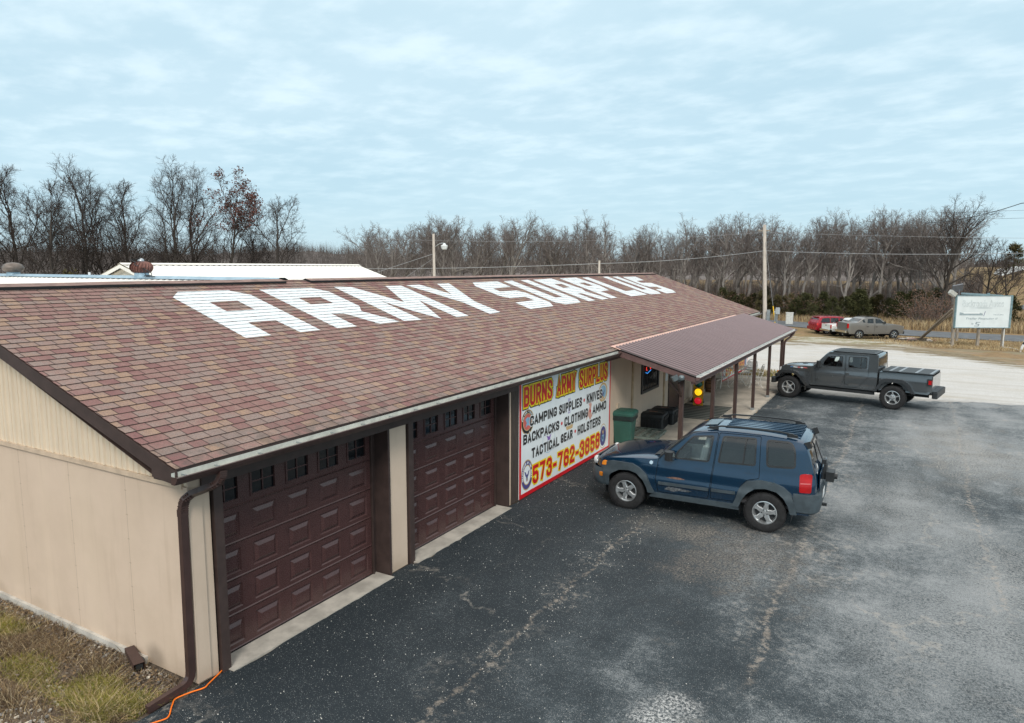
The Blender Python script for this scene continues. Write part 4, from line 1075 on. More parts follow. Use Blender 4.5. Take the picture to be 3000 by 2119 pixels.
for sd in (-1, 1):
    b = MB(); c.sheet(b, [(3.225, .99), (3.39, 1.0), (3.39, 1.015), (3.225, 1.01)], .0125, (), 0, (sd,)); b.build('lamp_divider', paint('pale_red', (.55, .12, .12), .2), c.root)
c.part('marker_light', AMBER, round_poly([(-.53, .84), (-.42, .85), (-.42, .93), (-.50, .93)], .02), .055, skirt=.05)
c.part('marker_light', AMBER, round_poly([(-.58, .60), (-.50, .60), (-.50, .685), (-.58, .685)], .015), .058, skirt=.05)
c.part('fuel_door', BLUE, arc(2.86, 1.02, .085, 0, 345, 24), .004, skirt=.008)
c.part('scrape', [paint('scraped_paint', (.16, .085, .06), .8, var=.5, scale=30)], [(.80, .765), (.95, .795), (1.10, .79), (1.18, .77), (1.05, .755), (.9, .757)], .0025, sides=(-1,))
c.part('scuff', [paint('scuffed_grey', (.10, .11, .12), .8, var=.8, scale=40)], [(.78, .53), (.86, .59), (1.1, .585), (1.32, .565), (1.25, .54), (1.05, .53), (.95, .50)], .0025, sides=(-1,))
c.part('fender_badge', CHROME, arc(.50, 1.02, .035, 0, 345, 20), .012, skirt=.015)
sweep_bumper('front_bumper', c, (-.79, -.36), .84, .34, [(0, .42), (.035, .48), (.045, .60), (.03, .70), (0, .76)], PLAST)
sweep_bumper('rear_bumper', c, (3.52, 3.12), .865, .22, [(-.02, .44), (.03, .48), (.045, .62), (.05, .76), (.045, .805), (-.06, .82)], PLAST, front=False)
b = MB(); b.box(-.77, -.735, -.5, .5, .74, .93)
for k in range(7): b.box(-.785, -.76, -.36+k*.12-.035, -.36+k*.12+.035, .76, .91, 1)
b.build('grille', [BLUE, BPLAST], c.root)
for sd in (-1, 1):
    b = MB(); b.lathe([(.09, 0), (.09, .05), (.07, .075), (0, .085)], 20, Matrix.Translation((-.70, sd*.60, .855)) @ Matrix.Rotation(-math.pi/2, 4, 'Y')); b.build('headlight', CLEARL, c.root, smooth=40)
# roof rails, ribs
for sd in (-1, 1):
    b = MB(); y = sd*.60
    b.tube([(1.50, y, 1.765), (1.62, y, 1.80), (1.76, y, 1.832), (2.2, y, 1.845), (2.8, y, 1.838), (3.02, y, 1.815), (3.12, y, 1.765)], [.8, 1, 1, 1, 1, 1, .8], flat=(.038, .026))
    for x in (1.62, 3.02): b.obox((x, y, 1.785), .18, .045, .05, ch=.02)
    b.build('roof_rail', BPLAST, c.root)
b = MB()
for k in range(7):
    y = -.42+k*.14; b.box(1.80, 3.16, y-.009, y+.009, 1.765, 1.8045-abs(y)*.012)
b.build('roof_rib', BLUE, c.root)
b = MB(); b.add([(1.36, -.26, 1.752), (1.62, -.30, 1.791), (1.62, .30, 1.791), (1.36, .26, 1.752)], [(0, 1, 2, 3)]); b.build('sunroof', GL_TINT, c.root)
c.part('inner_panel', paint('light_trim', (.72, .75, .74), .8), [(.7, .5), (2.05, .5), (2.15, .9), (3.2, .96), (3.2, 1.12), (.7, 1.08)], -.07)
c.cabin(.6, 3.3, .52, .78, .74, 1.02); c.seats((1.15, 2.0), .78, .38, paint('light_seat', (.55, .58, .57), .8)); c.mirror(.88, 1.22, BPLAST)
b = MB(); b.tube([(.62, -.55, 1.155), (.66, -.05, 1.19)], .012, 5); b.tube([(.62, .02, 1.17), (.66, .55, 1.18)], .012, 5); b.build('wiper', BPLAST, c.root)
# hood seam, cowl
b = MB(); b.add([(.50, -.66, 1.135), (.63, -.66, 1.152), (.63, .66, 1.152), (.50, .66, 1.135)], [(0, 1, 2, 3)]); b.build('cowl', BPLAST, c.root)
# tailgate kit
b = MB(); b.box(3.515, 3.53, -.62, .62, .84, 1.16); tgt = b.build('tailgate', BLUE, c.root)
b = MB(); b.box(3.53, 3.58, -.08, .26, .92, 1.20).box(3.58, 3.72, -.14, .14, .90, 1.08); b.lathe([(.05, 0), (.05, .05), (0, .055)], 12, Matrix.Translation((3.72, 0, .98)) @ Matrix.Rotation(math.pi/2, 4, 'Y')); b.build('spare_carrier', BPLAST, tgt)
b = MB(); b.box(3.575, 3.582, -.52, -.22, .70, .84); b.build('licence_plate', PLATE, c.root)
b = MB(); b.tube([(3.36, .0, 1.62), (3.52, -.02, 1.22)], .012, 6); b.obox((3.53, 0, 1.24), .08, .10, .08); b.build('rear_wiper', BPLAST, c.root)
for sd in (-1, 1):
    b = MB(); b.obox((3.30, sd*.66, 1.66), .10, .03, .12, Matrix.Rotation(-.4, 4, 'Y')); b.build('glass_hinge', BPLAST, c.root)
b = MB(); b.lathe([(.0, 0), (.05, 0)], 14, Matrix.Translation((3.462, -.56, 1.285)) @ Matrix.Rotation(math.pi/2-.3, 4, 'Y')); b.box(3.468, 3.474, -.60, -.52, 1.14, 1.17); b.build('window_sticker', PLATE, c.root)
b = MB(); b.tube([(3.5, 0, .42), (3.62, 0, .42)], 1, flat=(.06, .05)); b.build('tow_hitch', BPLAST, c.root)
b = MB(); b.box(3.15, 3.22, .50, .60, .30, .36); b.tube([(2.2, .35, .34), (3.3, .38, .36)], .03, 8); b.tube([(0, -.6, .33), (0, .6, .33)], .05, 8); b.tube([(2.649, -.6, .36), (2.649, .6, .36)], .055, 8); b.build('chassis', BPLAST, c.root)
for x in (0, 2.649):
    for y in (-.775, .775): c.wheel(x, y, .368, .235, .215)

# ---- dark grey pickup
def gl_yw(x, z):
    y = .80
    if x < .80: y = .80-.17*ss((.80-x)/.35)-.05*max(0, -x)
    if z > 1.20: y -= (z-1.20)*.13
    elif z < .6: y -= (.6-z)*.08
    y -= .035*ss((z-.98)/.22)
    y += .015*(1-ss((z-.60)/.10))
    if x > 4.45: y -= .9*(x-4.45)**2
    return y
gc = (2.9526-math.sin(-.1647)*.88, 22.9186+math.cos(-.1647)*.88, 0)
c = Car('pickup_truck', gc, -.1647, 'dark grey four-door pickup with black flares parked at the far end of the porch', gl_yw, .06, cat='pickup truck')
GREY = car_paint('graphite_paint', (.105, .118, .127), .55, .18, 0, .9, .05)
DGREY = paint('dark_hardtop', (.035, .042, .046), .5, var=.1)
path = [(-.40, .62), (-.44, .80), (-.43, 1.10), (-.36, 1.175), (.1, 1.225), (.6, 1.26), (.80, 1.285), (.98, 1.50), (1.20, 1.765), (1.30, 1.815), (1.7, 1.845), (2.4, 1.85), (2.84, 1.84), (2.945, 1.80), (2.975, 1.55), (2.985, 1.285), (2.99, .80), (2.985, .58)]
fl = ['b']*6+['w', 'w']+['b']*5+['r', 'r']+['b']*2
FW = round_poly([(1.10, 1.275), (1.135, 1.42), (1.285, 1.655), (1.79, 1.675), (1.80, 1.285)], .05)
FD = round_poly([(.92, .66), (.90, 1.22), (1.09, 1.38), (1.275, 1.72), (1.865, 1.73), (1.885, 1.20), (1.875, .85), (1.78, .60), (1.0, .56)], .04)
RW = round_poly([(1.985, 1.29), (1.985, 1.685), (2.575, 1.695), (2.59, 1.30)], .05)
RD = round_poly([(1.905, .60), (1.91, 1.2), (1.89, 1.73), (2.645, 1.745), (2.66, 1.02), (2.40, .68), (2.30, .62)], .04)
gl = c.shell(path, fl, [(0, .50, .41)], .56, [dict(o=FD), dict(o=RD)], [], [GREY, BPLAST], d=.045, crown=.018, pillar=.90); c.weld()
gl['w'].build('windshield', GL_CLEAR, c.root, smooth=60); gl['r'].build('rear_window', GL_TINT, c.root, smooth=60)
c.door(FD, FW, GREY, (1.70, 1.08), hm=GREY); c.door(RD, RW, GREY, (2.45, 1.09), hm=GREY, tint=GL_TINT, split=[(2.38, 1.30), (2.375, 1.68), (2.40, 1.68), (2.405, 1.30)])
c.part('hard_top', DGREY, round_poly([(2.665, 1.06+.16), (2.66, 1.76), (1.30, 1.735), (1.31, 1.80), (2.93, 1.805), (2.955, 1.28), (2.955, 1.22)], .012), .006, skirt=.02)
b = MB(); b.grid([[(x, y, 1.853-.012*(y/.7)**2-.035*max(0, (abs(x-2.12)-.72))/.2) for y in (-.66, -.4, 0, .4, .66)] for x in (1.36, 1.5, 1.8, 2.1, 2.4, 2.7, 2.86)])
for y in (-.45, -.15, .15, .45): b.box(1.5, 2.75, y-.012, y+.012, 1.84, 1.860)
b.build('roof_panel', DGREY, c.root, smooth=30)
# bed
b = MB(); BX0, BX1 = 3.01, 4.63
bo = [(BX0, .60), (BX0, 1.255), (BX1-.04, 1.255), (BX1, 1.22), (BX1, .72), (BX1-.12, .60)]+[(3.487+.42*math.cos(a), .41+.50*math.sin(a)) for a in [math.radians(25+130*i/14) for i in range(15)]]
c.sheet(b, bo, 0.0)
b.box(BX1-.03, BX1, -.76, .76, .62, 1.225); b.box(BX0, BX0+.03, -.76, .76, .62, 1.25); b.box(BX0, BX1, -.77, .77, .60, .64, 1); b.grid([[(x, y, 1.255) for y in (-.802, -.70)] for x in (BX0, BX1-.04)]); b.grid([[(x, y, 1.255) for y in (.70, .802)] for x in (BX0, BX1-.04)])
for sd in (-1, 1): b.grid([[(3.487+.50*math.cos(a), sd*.79, .41+.505*math.sin(a)) for a in [math.radians(10+160*i/14) for i in range(15)]], [(3.487+.50*math.cos(a), sd*.42, .41+.505*math.sin(a)) for a in [math.radians(10+160*i/14) for i in range(15)]]], 1)
b.build('bed', [GREY, BPLAST], c.root, smooth=38)
b = MB()
for k in range(3):
    x0 = BX0+.06+k*.52; b.obox((x0+.255, 0, 1.285), .505, 1.42, .03, ch=.02)
b.build('bed_cover', paint('bed_cover_black', (.035, .044, .050), .6), c.root)
b = MB()
for x in (BX0+.30, BX0+.58, BX0+1.08, BX0+1.52): b.box(x-.022, x+.022, -.69, .69, 1.30, 1.304); b.box(x+.03, x+.055, -.69, .69, 1.30, 1.304)
b.build('cover_strip', paint('strip_grey', (.24, .28, .31), .5), c.root)
FLM = paint('flare_black', (.028, .030, .032), .45, var=.15)
def thick_flare(pts, y0, y1):
    for sd in (-1, 1):
        b = MB(); n = len(pts)
        vs, ts = fill2d(pts, (), None)
        b.add([(x, sd*y1, z) for x, z in vs], [t if sd < 0 else t[::-1] for t in ts])
        A = [(x, sd*y1, z) for x, z in pts]; B = [(x, sd*y0, z) for x, z in pts]
        b.add(A+B, [(i, (i+1) % n, n+(i+1) % n, n+i) for i in range(n)]); b.build('fender_flare', FLM if False else GREY2, c.root, smooth=25)
GREY2 = car_paint('flare_paint', (.060, .066, .072), .5, .25)
thick_flare([(-.44, .80), (-.41, .96), (-.30, 1.035), (.16, 1.04), (.30, .99), (.46, .82), (.72, .52), (.60, .52), (.40, .76), (.25, .90), (.10, .935), (-.22, .93), (-.32, .86), (-.36, .78)], .60, .93)
thick_flare([(2.84, .56), (2.98, .74), (3.10, .98), (3.22, 1.045), (3.74, 1.05), (3.86, 1.0), (3.98, .90), (4.16, .60), (4.04, .60), (3.90, .82), (3.76, .935), (3.24, .93), (3.12, .84), (2.96, .56)], .76, .93)
for sd in (-1, 1):
    b = MB(); b.box(-.445, -.37, sd*.86-.05, sd*.86+.05, .93, .985); b.build('marker_light', AMBER, c.root)
    b = MB(); b.obox((4.545, sd*.80, 1.03), .14, .10, .22, ch=.02); tl = b.build('tail_light', BPLAST, c.root)
    b = MB(); b.box(4.52, 4.60, sd*.80-.056, sd*.80+.056, .96, 1.10).box(4.612, 4.622, sd*.80-.035, sd*.80+.035, .95, 1.11); b.build('lamp_lens', REDL, tl)
    b = MB(); b.obox((1.75, sd*.80, .47), 2.3, .10, .09, ch=.02); b.build('rock_rail', BPLAST, c.root)
    for x, z in ((.93, 1.15), (.93, .83), (1.93, 1.08), (1.93, .74)):
        b = MB(); b.obox((x+.05, sd*(gl_yw(x, z)+.012), z), .13, .03, .055, ch=.01); b.build('door_hinge', GREY, c.root)
    b = MB(); b.lathe([(.10, 0), (.10, .04), (.08, .06), (0, .07)], 18, Matrix.Translation((-.42, sd*.46, .98)) @ Matrix.Rotation(-math.pi/2, 4, 'Y')); b.build('headlight', CLEARL, c.root, smooth=40)
b = MB(); b.box(-.455, -.43, -.34, .34, .86, 1.10)
for k in range(7): b.box(-.46, -.45, -.28+k*.093-.02, -.28+k*.093+.02, .88, 1.08, 1)
b.build('grille', [GREY, BPLAST], c.root)
b = MB(); b.obox((-.60, 0, .60), .16, 1.72, .19, ch=.05); b.obox((-.66, 0, .74), .10, .7, .08, ch=.02); b.tube([(-.6, -.5, .55), (-.3, -.4, .55)], .05, 8); b.tube([(-.6, .5, .55), (-.3, .4, .55)], .05, 8)
b.lathe([(.05, 0), (.05, .06), (0, .07)], 14, Matrix.Translation((-.66, -.62, .66)) @ Matrix.Rotation(-math.pi/2, 4, 'Y')); b.build('front_bumper', BPLAST, c.root)
b = MB(); b.obox((4.72, 0, .60), .16, 1.70, .20, ch=.04); b.obox((4.70, .0, .71), .14, 1.5, .03, ch=.01); b.tube([(4.4, .4, .55), (4.7, .4, .55)], .04, 8); b.build('rear_bumper', BPLAST, c.root)
# flag coloured hood decal in small blocks
dec = [((-.06, 1.145), (.03, 1.165), 0), ((.04, 1.145), (.20, 1.163), 1), ((.20, 1.14), (.30, 1.168), 2), ((.31, 1.14), (.40, 1.17), 1), ((.41, 1.15), (.56, 1.175), 2)]
b = MB()
for (x0, z0), (x1, z1), mi in dec: c.sheet(b, [(x0, z0-.03), (x1, z0-.03), (x1, z1-.02), (x0, z1-.02)], .003, (), mi, (-1,))
b.build('hood_decal', [paint('decal_blue', (.08, .18, .40), .5), paint('decal_white', (.6, .62, .64), .5), paint('decal_red', (.45, .12, .12), .5)], c.root)
b = MB(); b.box(.25, .42, -.16, .16, 1.235, 1.262); b.build('hood_vent', BPLAST, c.root)
c.cabin(.7, 2.95, .62, .74, .98, 1.20); c.seats((1.30, 2.12), .88, .36); c.mirror(1.02, 1.36, BPLAST, (.14, .18, .22))
b = MB(); b.tube([(0, -.6, .38), (0, .6, .38)], .055, 8); b.tube([(3.487, -.6, .4), (3.487, .6, .4)], .06, 8); b.tube([(-.3, -.4, .5), (4.5, -.4, .5)], .05, 8); b.tube([(-.3, .4, .5), (4.5, .4, .5)], .05, 8); b.build('chassis', BPLAST, c.root)
for x in (0, 3.487):
    for y in (-.80, .80): c.wheel(x, y, .407, .26, .235, style='oval', rim=paint('bright_alloy', (.62, .64, .65), .25, metal=.7))

# ---- three vehicles beyond the gravel, all facing away to the road
def far_yw(B, zb, tum, x0, x1):
    def f(x, z):
        y = B
        if z > zb: y -= (z-zb)*tum
        elif z < .75: y -= (.75-z)**2*.12
        if x < x0+.35: y -= .5*(x0+.35-x)**2*1.6
        if x > x1-.25: y -= .5*(x-x1+.25)**2*2.4
        return y
    return f
hd = math.radians(34)
def far_loc(x, y, side, hw):
    """near rear wheel contact -> point under the front axle centre"""
    d = Vector((math.cos(hd), math.sin(hd))); n = Vector((d.y, -d.x)); p = Vector((x, y))+d*side-n*hw
    return (p.x, p.y, hgt(x, y)-.03)
yw = far_yw(.98, 1.28, .20, -.97, 4.45)
c = Car('pickup_truck', far_loc(2.5, 66.55, 3.3, .95), hd+math.pi, 'silver-grey crew-cab pickup with sloping rear buttress, nearest of the three vehicles by the road', yw, .13, cat='pickup truck')
SILV = car_paint('pewter_paint', (.215, .205, .19), .45, .3, .1)
path = [(-.90, .50), (-.97, .72), (-.96, 1.06), (-.82, 1.22), (-.2, 1.32), (.45, 1.38), (.72, 1.42), (1.28, 1.86), (1.43, 1.92), (2.0, 1.96), (2.72, 1.95), (2.90, 1.91), (3.25, 1.66), (3.48, 1.52), (4.2, 1.50), (4.40, 1.48), (4.44, 1.1), (4.42, .68), (4.35, .55)]
fl = ['b']*6+['w']+['b']*4+['r', 'r']+['b']*5
FW = round_poly([(1.00, 1.42), (1.40, 1.79), (1.82, 1.83), (1.82, 1.42)], .05); FD = round_poly([(.80, .55), (.80, 1.36), (1.34, 1.85), (1.88, 1.88), (1.88, .55)], .04)
RW = round_poly([(2.0, 1.42), (2.0, 1.83), (2.53, 1.81), (2.60, 1.44)], .05); RD = round_poly([(1.92, .55), (1.92, 1.88), (2.60, 1.86), (2.70, 1.35), (2.80, 1.0), (2.68, .55)], .04)
QW = [(2.78, 1.50), (2.90, 1.77), (3.06, 1.68), (2.95, 1.50)]
gl = c.shell(path, fl, [(0, .46, .40), (3.302, .46, .40)], .46, [dict(o=FD), dict(o=RD)], [QW], [SILV, BPLAST], d=.05, crown=.02, pillar=.86); c.weld()
gl['w'].build('windshield', GL_CLEAR, c.root, smooth=60); gl['r'].build('rear_window', GL_TINT, c.root, smooth=60)
c.door(FD, FW, SILV, (1.72, 1.10)); c.door(RD, RW, SILV, (2.55, 1.12), tint=GL_TINT); c.qwindow(QW, GL_TINT)
for sd in (-1, 1):
    b = MB(); b.box(4.32, 4.455, sd*.90-.06, sd*.90+.06, .98, 1.40); b.build('tail_light', REDL, c.root)
    b = MB(); b.obox((-.87, sd*.78, 1.02), .16, .26, .2, ch=.05); b.build('headlight', CLEARL, c.root)
    b = MB(); b.tube([(1.5, sd*.66, 1.95), (2.1, sd*.66, 2.01), (2.7, sd*.66, 1.97)], 1, flat=(.04, .04)); b.build('roof_rail', BPLAST, c.root)
b = MB(); b.box(4.435, 4.46, -.80, .80, .88, 1.46); b.build('tailgate', paint('tailgate_grey', (.13, .13, .125), .4), c.root)
b = MB(); b.obox((4.50, 0, .66), .20, 1.86, .20, ch=.05); b.build('rear_bumper', CHROME, c.root)
b = MB(); b.obox((-.95, 0, .56), .22, 1.80, .24, ch=.08); b.build('front_bumper', BPLAST, c.root)
c.cabin(.7, 2.9, .6, .85, .9, 1.3); c.seats((1.35, 2.2), .95, .42); c.mirror(1.0, 1.48, BPLAST)
for x in (0, 3.302):
    for y in (-.86, .86): c.wheel(x, y, .40, .26, .25, detail=False, rim=CHROME)

yw = far_yw(.96, 1.15, .22, -.9, 4.5)
c = Car('pickup_truck', far_loc(.99, 68.95, 3.25, .92), hd+math.pi, 'white pickup parked between the red minivan and the silver-grey pickup', yw, .15, cat='pickup truck')
WHT = car_paint('white_car_paint', (.70, .71, .70), .0, .3)
path = [(-.86, .55), (-.9, .8), (-.85, 1.02), (-.1, 1.12), (.55, 1.18), (1.05, 1.62), (1.25, 1.70), (2.2, 1.70), (2.36, 1.62), (2.48, 1.24), (2.6, 1.16), (4.45, 1.15), (4.5, .9), (4.46, .62)]
fl = ['b']*4+['w', 'b', 'b', 'b', 'r', 'b', 'b', 'b', 'b']
FW = round_poly([(.88, 1.22), (1.2, 1.58), (1.62, 1.62), (1.62, 1.22)], .05); FD = round_poly([(.70, .56), (.70, 1.18), (1.15, 1.63), (1.68, 1.66), (1.68, .56)], .04)
RW = round_poly([(1.80, 1.22), (1.80, 1.62), (2.18, 1.60), (2.26, 1.24)], .05); RD = round_poly([(1.72, .56), (1.72, 1.66), (2.28, 1.64), (2.36, 1.1), (2.30, .56)], .04)
gl = c.shell(path, fl, [(0, .44, .38), (3.25, .44, .38)], .5, [dict(o=FD), dict(o=RD)], [], [WHT, BPLAST], d=.05, crown=.02, pillar=.86); c.weld()
gl['w'].build('windshield', GL_TINT, c.root, smooth=60); gl['r'].build('rear_window', GL_TINT, c.root, smooth=60)
c.door(FD, FW, WHT, (1.55, 1.05), tint=GL_TINT); c.door(RD, RW, WHT, (2.2, 1.05), tint=GL_TINT)
for sd in (-1, 1):
    b = MB(); b.obox((4.47, sd*.85, .95), .10, .16, .34, ch=.04); b.build('tail_light', REDL, c.root)
b = MB(); b.box(4.49, 4.52, -.78, .78, .66, 1.14); b.build('tailgate', WHT, c.root); b = MB(); b.box(4.521, 4.53, -.1, .1, .98, 1.06); b.build('tailgate_handle', BPLAST, c.root)
b = MB(); b.obox((4.56, 0, .58), .20, 1.8, .16, ch=.04); b.build('rear_bumper', CHROME, c.root)
c.cabin(.6, 2.3, .6, .8, .8, 1.1); c.seats((1.2, 1.8), .8, .4)
for x in (0, 3.25):
    for y in (-.84, .84): c.wheel(x, y, .37, .24, .22, detail=False, rim=CHROME)

yw = far_yw(.97, 1.05, .24, -.95, 4.05)
c = Car('minivan', far_loc(-.66, 70.82, 3.03, .93), hd+math.pi, 'red minivan with dark windows, farthest back of the three vehicles by the road', yw, .13, cat='minivan')
REDP = car_paint('red_car_paint', (.33, .010, .022), .2, .25)
path = [(-.9, .45), (-.95, .65), (-.88, .85), (-.4, .98), (.2, 1.10), (.42, 1.16), (1.25, 1.64), (1.5, 1.72), (2.4, 1.76), (3.4, 1.73), (3.75, 1.68), (3.93, 1.25), (4.02, 1.08), (4.05, .75), (4.02, .48)]
fl = ['b']*5+['w', 'b', 'b', 'b', 'b', 'r', 'b', 'b', 'b']
FW = round_poly([(.85, 1.12), (1.38, 1.54), (1.72, 1.58), (1.72, 1.12)], .05); FD = round_poly([(.70, .42), (.68, 1.08), (1.34, 1.60), (1.78, 1.64), (1.78, .42)], .04)
RW = round_poly([(1.86, 1.12), (1.86, 1.58), (2.66, 1.59), (2.66, 1.12)], .05); RD = round_poly([(1.82, .42), (1.82, 1.64), (2.70, 1.66), (2.70, .42)], .04)
QW = round_poly([(2.76, 1.12), (2.76, 1.59), (3.50, 1.55), (3.68, 1.15)], .06)
gl = c.shell(path, fl, [(0, .40, .33), (3.03, .40, .33)], .36, [dict(o=FD), dict(o=RD)], [QW], [REDP, BPLAST], d=.05, crown=.02, pillar=.86); c.weld()
gl['w'].build('windshield', GL_CLEAR, c.root, smooth=60); gl['r'].build('rear_window', GL_TINT, c.root, smooth=60)
c.door(FD, FW, REDP, (1.65, .98)); c.door(RD, RW, REDP, (1.95, .98), tint=GL_TINT); c.qwindow(QW, GL_TINT)
for sd in (-1, 1):
    b = MB(); b.obox((3.96, sd*.84, .98), .12, .22, .20, ch=.04); b.build('tail_light', paint('bright_red_lens', (.75, .06, .06), .15), c.root)
    b = MB(); b.tube([(1.6, sd*.60, 1.75), (2.3, sd*.60, 1.80), (3.3, sd*.60, 1.77)], 1, flat=(.04, .03)); b.build('roof_rail', BPLAST, c.root)
b = MB(); b.add([(3.68, -.62, 1.70), (3.90, -.58, 1.69), (3.90, .58, 1.69), (3.68, .62, 1.70), (3.70, -.6, 1.655), (3.88, -.56, 1.655), (3.88, .56, 1.655), (3.70, .6, 1.655)], [(0, 1, 2, 3), (7, 6, 5, 4), (0, 4, 5, 1), (1, 5, 6, 2), (2, 6, 7, 3)]); b.build('spoiler', REDP, c.root)
b = MB(); b.obox((4.06, 0, .56), .18, 1.86, .28, ch=.06); b.build('rear_bumper', REDP, c.root)
c.cabin(.6, 3.6, .5, .82, .8, 1.0); c.seats((1.3, 2.2, 2.9), .72, .4)
for x in (0, 3.03):
    for y in (-.85, .85): c.wheel(x, y, .33, .22, .2, detail=False)
# ------------------------------------------------------------------ lettering
STROKES = {
'A': [[(0,0),(.5,1),(1,0)],[(.22,.28),(.78,.28)]], 'B': [[(.8,.52),(0,.52),(0,1),(.75,1),(1,.88),(1,.64),(.8,.52),(1,.4),(1,.12),(.75,0),(0,0),(0,.52)]],
'C': [[(1,.76),(1,.87),(.75,1),(.25,1),(0,.87),(0,.13),(.25,0),(.75,0),(1,.13),(1,.24)]], 'D': [[(0,0),(0,1),(.7,1),(1,.85),(1,.15),(.7,0),(0,0)]],
'E': [[(1,1),(0,1),(0,0),(1,0)],[(0,.5),(.85,.5)]], 'F': [[(1,1),(0,1),(0,0)],[(0,.5),(.85,.5)]], 'G': [[(1,.78),(1,.87),(.75,1),(.25,1),(0,.87),(0,.13),(.25,0),(.75,0),(1,.13),(1,.42),(.62,.42)]],
'H': [[(0,0),(0,1)],[(1,0),(1,1)],[(0,.5),(1,.5)]], 'I': [[(0,0),(0,1)]], 'K': [[(0,0),(0,1)],[(1,1),(.1,.45)],[(.35,.6),(1,0)]], 'L': [[(0,1),(0,0),(1,0)]],
'M': [[(0,0),(0,1)],[(0,.96),(.5,.25)],[(.5,.25),(1,.96)],[(1,1),(1,0)]], 'N': [[(0,0),(0,1)],[(.02,.95),(.98,.05)],[(1,0),(1,1)]], 'O': [[(.5,1),(.25,1),(0,.87),(0,.13),(.25,0),(.75,0),(1,.13),(1,.87),(.75,1),(.5,1)]],
'P': [[(0,0),(0,1),(.75,1),(1,.87),(1,.58),(.75,.45),(0,.45)]], 'R': [[(0,0),(0,1),(.75,1),(1,.87),(1,.6),(.75,.47),(0,.47)],[(.55,.47),(1,0)]],
'S': [[(1,.78),(1,.87),(.75,1),(.25,1),(0,.87),(0,.68),(.25,.56),(.75,.44),(1,.32),(1,.13),(.75,0),(.25,0),(0,.13),(0,.22)]], 'T': [[(0,1),(1,1)],[(.5,1),(.5,0)]],
'U': [[(0,1),(0,.13),(.25,0),(.75,0),(1,.13),(1,1)]], 'V': [[(0,1),(.5,0),(1,1)]], 'Y': [[(0,1),(.5,.45),(1,1)],[(.5,.45),(.5,0)]], 'W': [[(0,1),(.25,0),(.5,.8),(.75,0),(1,1)]],
'2': [[(0,.72),(0,.87),(.25,1),(.75,1),(1,.87),(1,.62),(0,.14),(0,0),(1,0)]], '3': [[(0,.80),(0,.87),(.25,1),(.75,1),(1,.87),(1,.65),(.8,.53),(.5,.53)],[(.8,.53),(1,.41),(1,.13),(.75,0),(.25,0),(0,.13),(0,.20)]],
'5': [[(1,1),(0,1),(0,.55),(.7,.6),(1,.47),(1,.13),(.75,0),(.25,0),(0,.13),(0,.20)]], '6': [[(1,.80),(1,.87),(.75,1),(.25,1),(0,.87),(0,.13),(.25,0),(.75,0),(1,.13),(1,.42),(.75,.53),(0,.50)]],
'7': [[(0,1),(1,1),(.35,0)]], '8': [[(.5,.53),(.25,.53),(0,.4),(0,.13),(.25,0),(.75,0),(1,.13),(1,.4),(.75,.53),(.25,.53),(0,.66),(0,.87),(.25,1),(.75,1),(1,.87),(1,.66),(.75,.53),(.5,.53)]], '-': [[(0,.42),(1,.42)]]}
def ribbon(mb, pts, t, fn, lift, mi=0):
    P = [Vector(p) for p in pts]; closed = (P[0]-P[-1]).length < 1e-6
    if closed: P = P[:-1]
    n = len(P); L = []; Rr = []
    for i, p in enumerate(P):
        a = P[i-1] if (i > 0 or closed) else None; b = P[(i+1) % n] if (i < n-1 or closed) else None
        d1 = (p-a).normalized() if a is not None else None; d2 = (b-p).normalized() if b is not None else None
        if d1 is None: m = Vector((-d2.y, d2.x)); p = p-d2*t; k = 1
        elif d2 is None: m = Vector((-d1.y, d1.x)); p = p+d1*t; k = 1
        else:
            n1, n2 = Vector((-d1.y, d1.x)), Vector((-d2.y, d2.x)); m = n1+n2
            m = m.normalized() if m.length > 1e-4 else n1
            k = min(1.8, 1/max(.3, m.dot(n1)))
        L.append(p+m*t*k); Rr.append(p-m*t*k)
    vs = [fn(q.x, q.y, lift+i*.00005) for i, q in enumerate(L)]+[fn(q.x, q.y, lift+i*.00005) for i, q in enumerate(Rr)]
    r = range(n) if closed else range(n-1)
    mb.add(vs, [(i, n+i, n+(i+1) % n, (i+1) % n) for i in r], mi)
def stroke_text(mb, txt, x0, x1, z0, z1, th, fn, lift, mi=0, grow_=0.0, gp=.028):
    """condensed block capitals filling the box x0..x1, z0..z1; th = stroke half width"""
    wd = {'I': 0, '-': .55, ' ': .45, 'M': 1.25, 'W': 1.3}
    ws = [wd.get(ch, 1) for ch in txt]; gap = .55; tot = 0
    H = z1-z0; n = len(txt); sp = 2*th+gp                                   # centre-to-centre distance between letters
    unit = ((x1-x0)-2*th-sp*(n-1))/max(.01, sum(ws))
    x = x0+th; q = 0
    for ch, w_ in zip(txt, ws):
        for s_ in STROKES.get(ch, ()):
            ribbon(mb, [(x+u*unit*w_, z0+th+v*(H-2*th)) for u, v in s_], th+grow_, fn, lift+q*.00012, mi); q += 1
        x += unit*w_+sp
def font_mesh(txt, size, offset=0.0, shear=0.0):
    cu = bpy.data.curves.new('t', 'FONT'); cu.body = txt; cu.size = size; cu.offset = offset; cu.shear = shear; cu.resolution_u = 3
    o = bpy.data.objects.new('t', cu); COL.objects.link(o); bpy.context.view_layer.update()
    me = bpy.data.meshes.new_from_object(o.evaluated_get(bpy.context.evaluated_depsgraph_get()))
    r = ([tuple(v.co) for v in me.vertices], [tuple(p.vertices) for p in me.polygons])
    bpy.data.objects.remove(o); bpy.data.curves.remove(cu); bpy.data.meshes.remove(me)
    return r
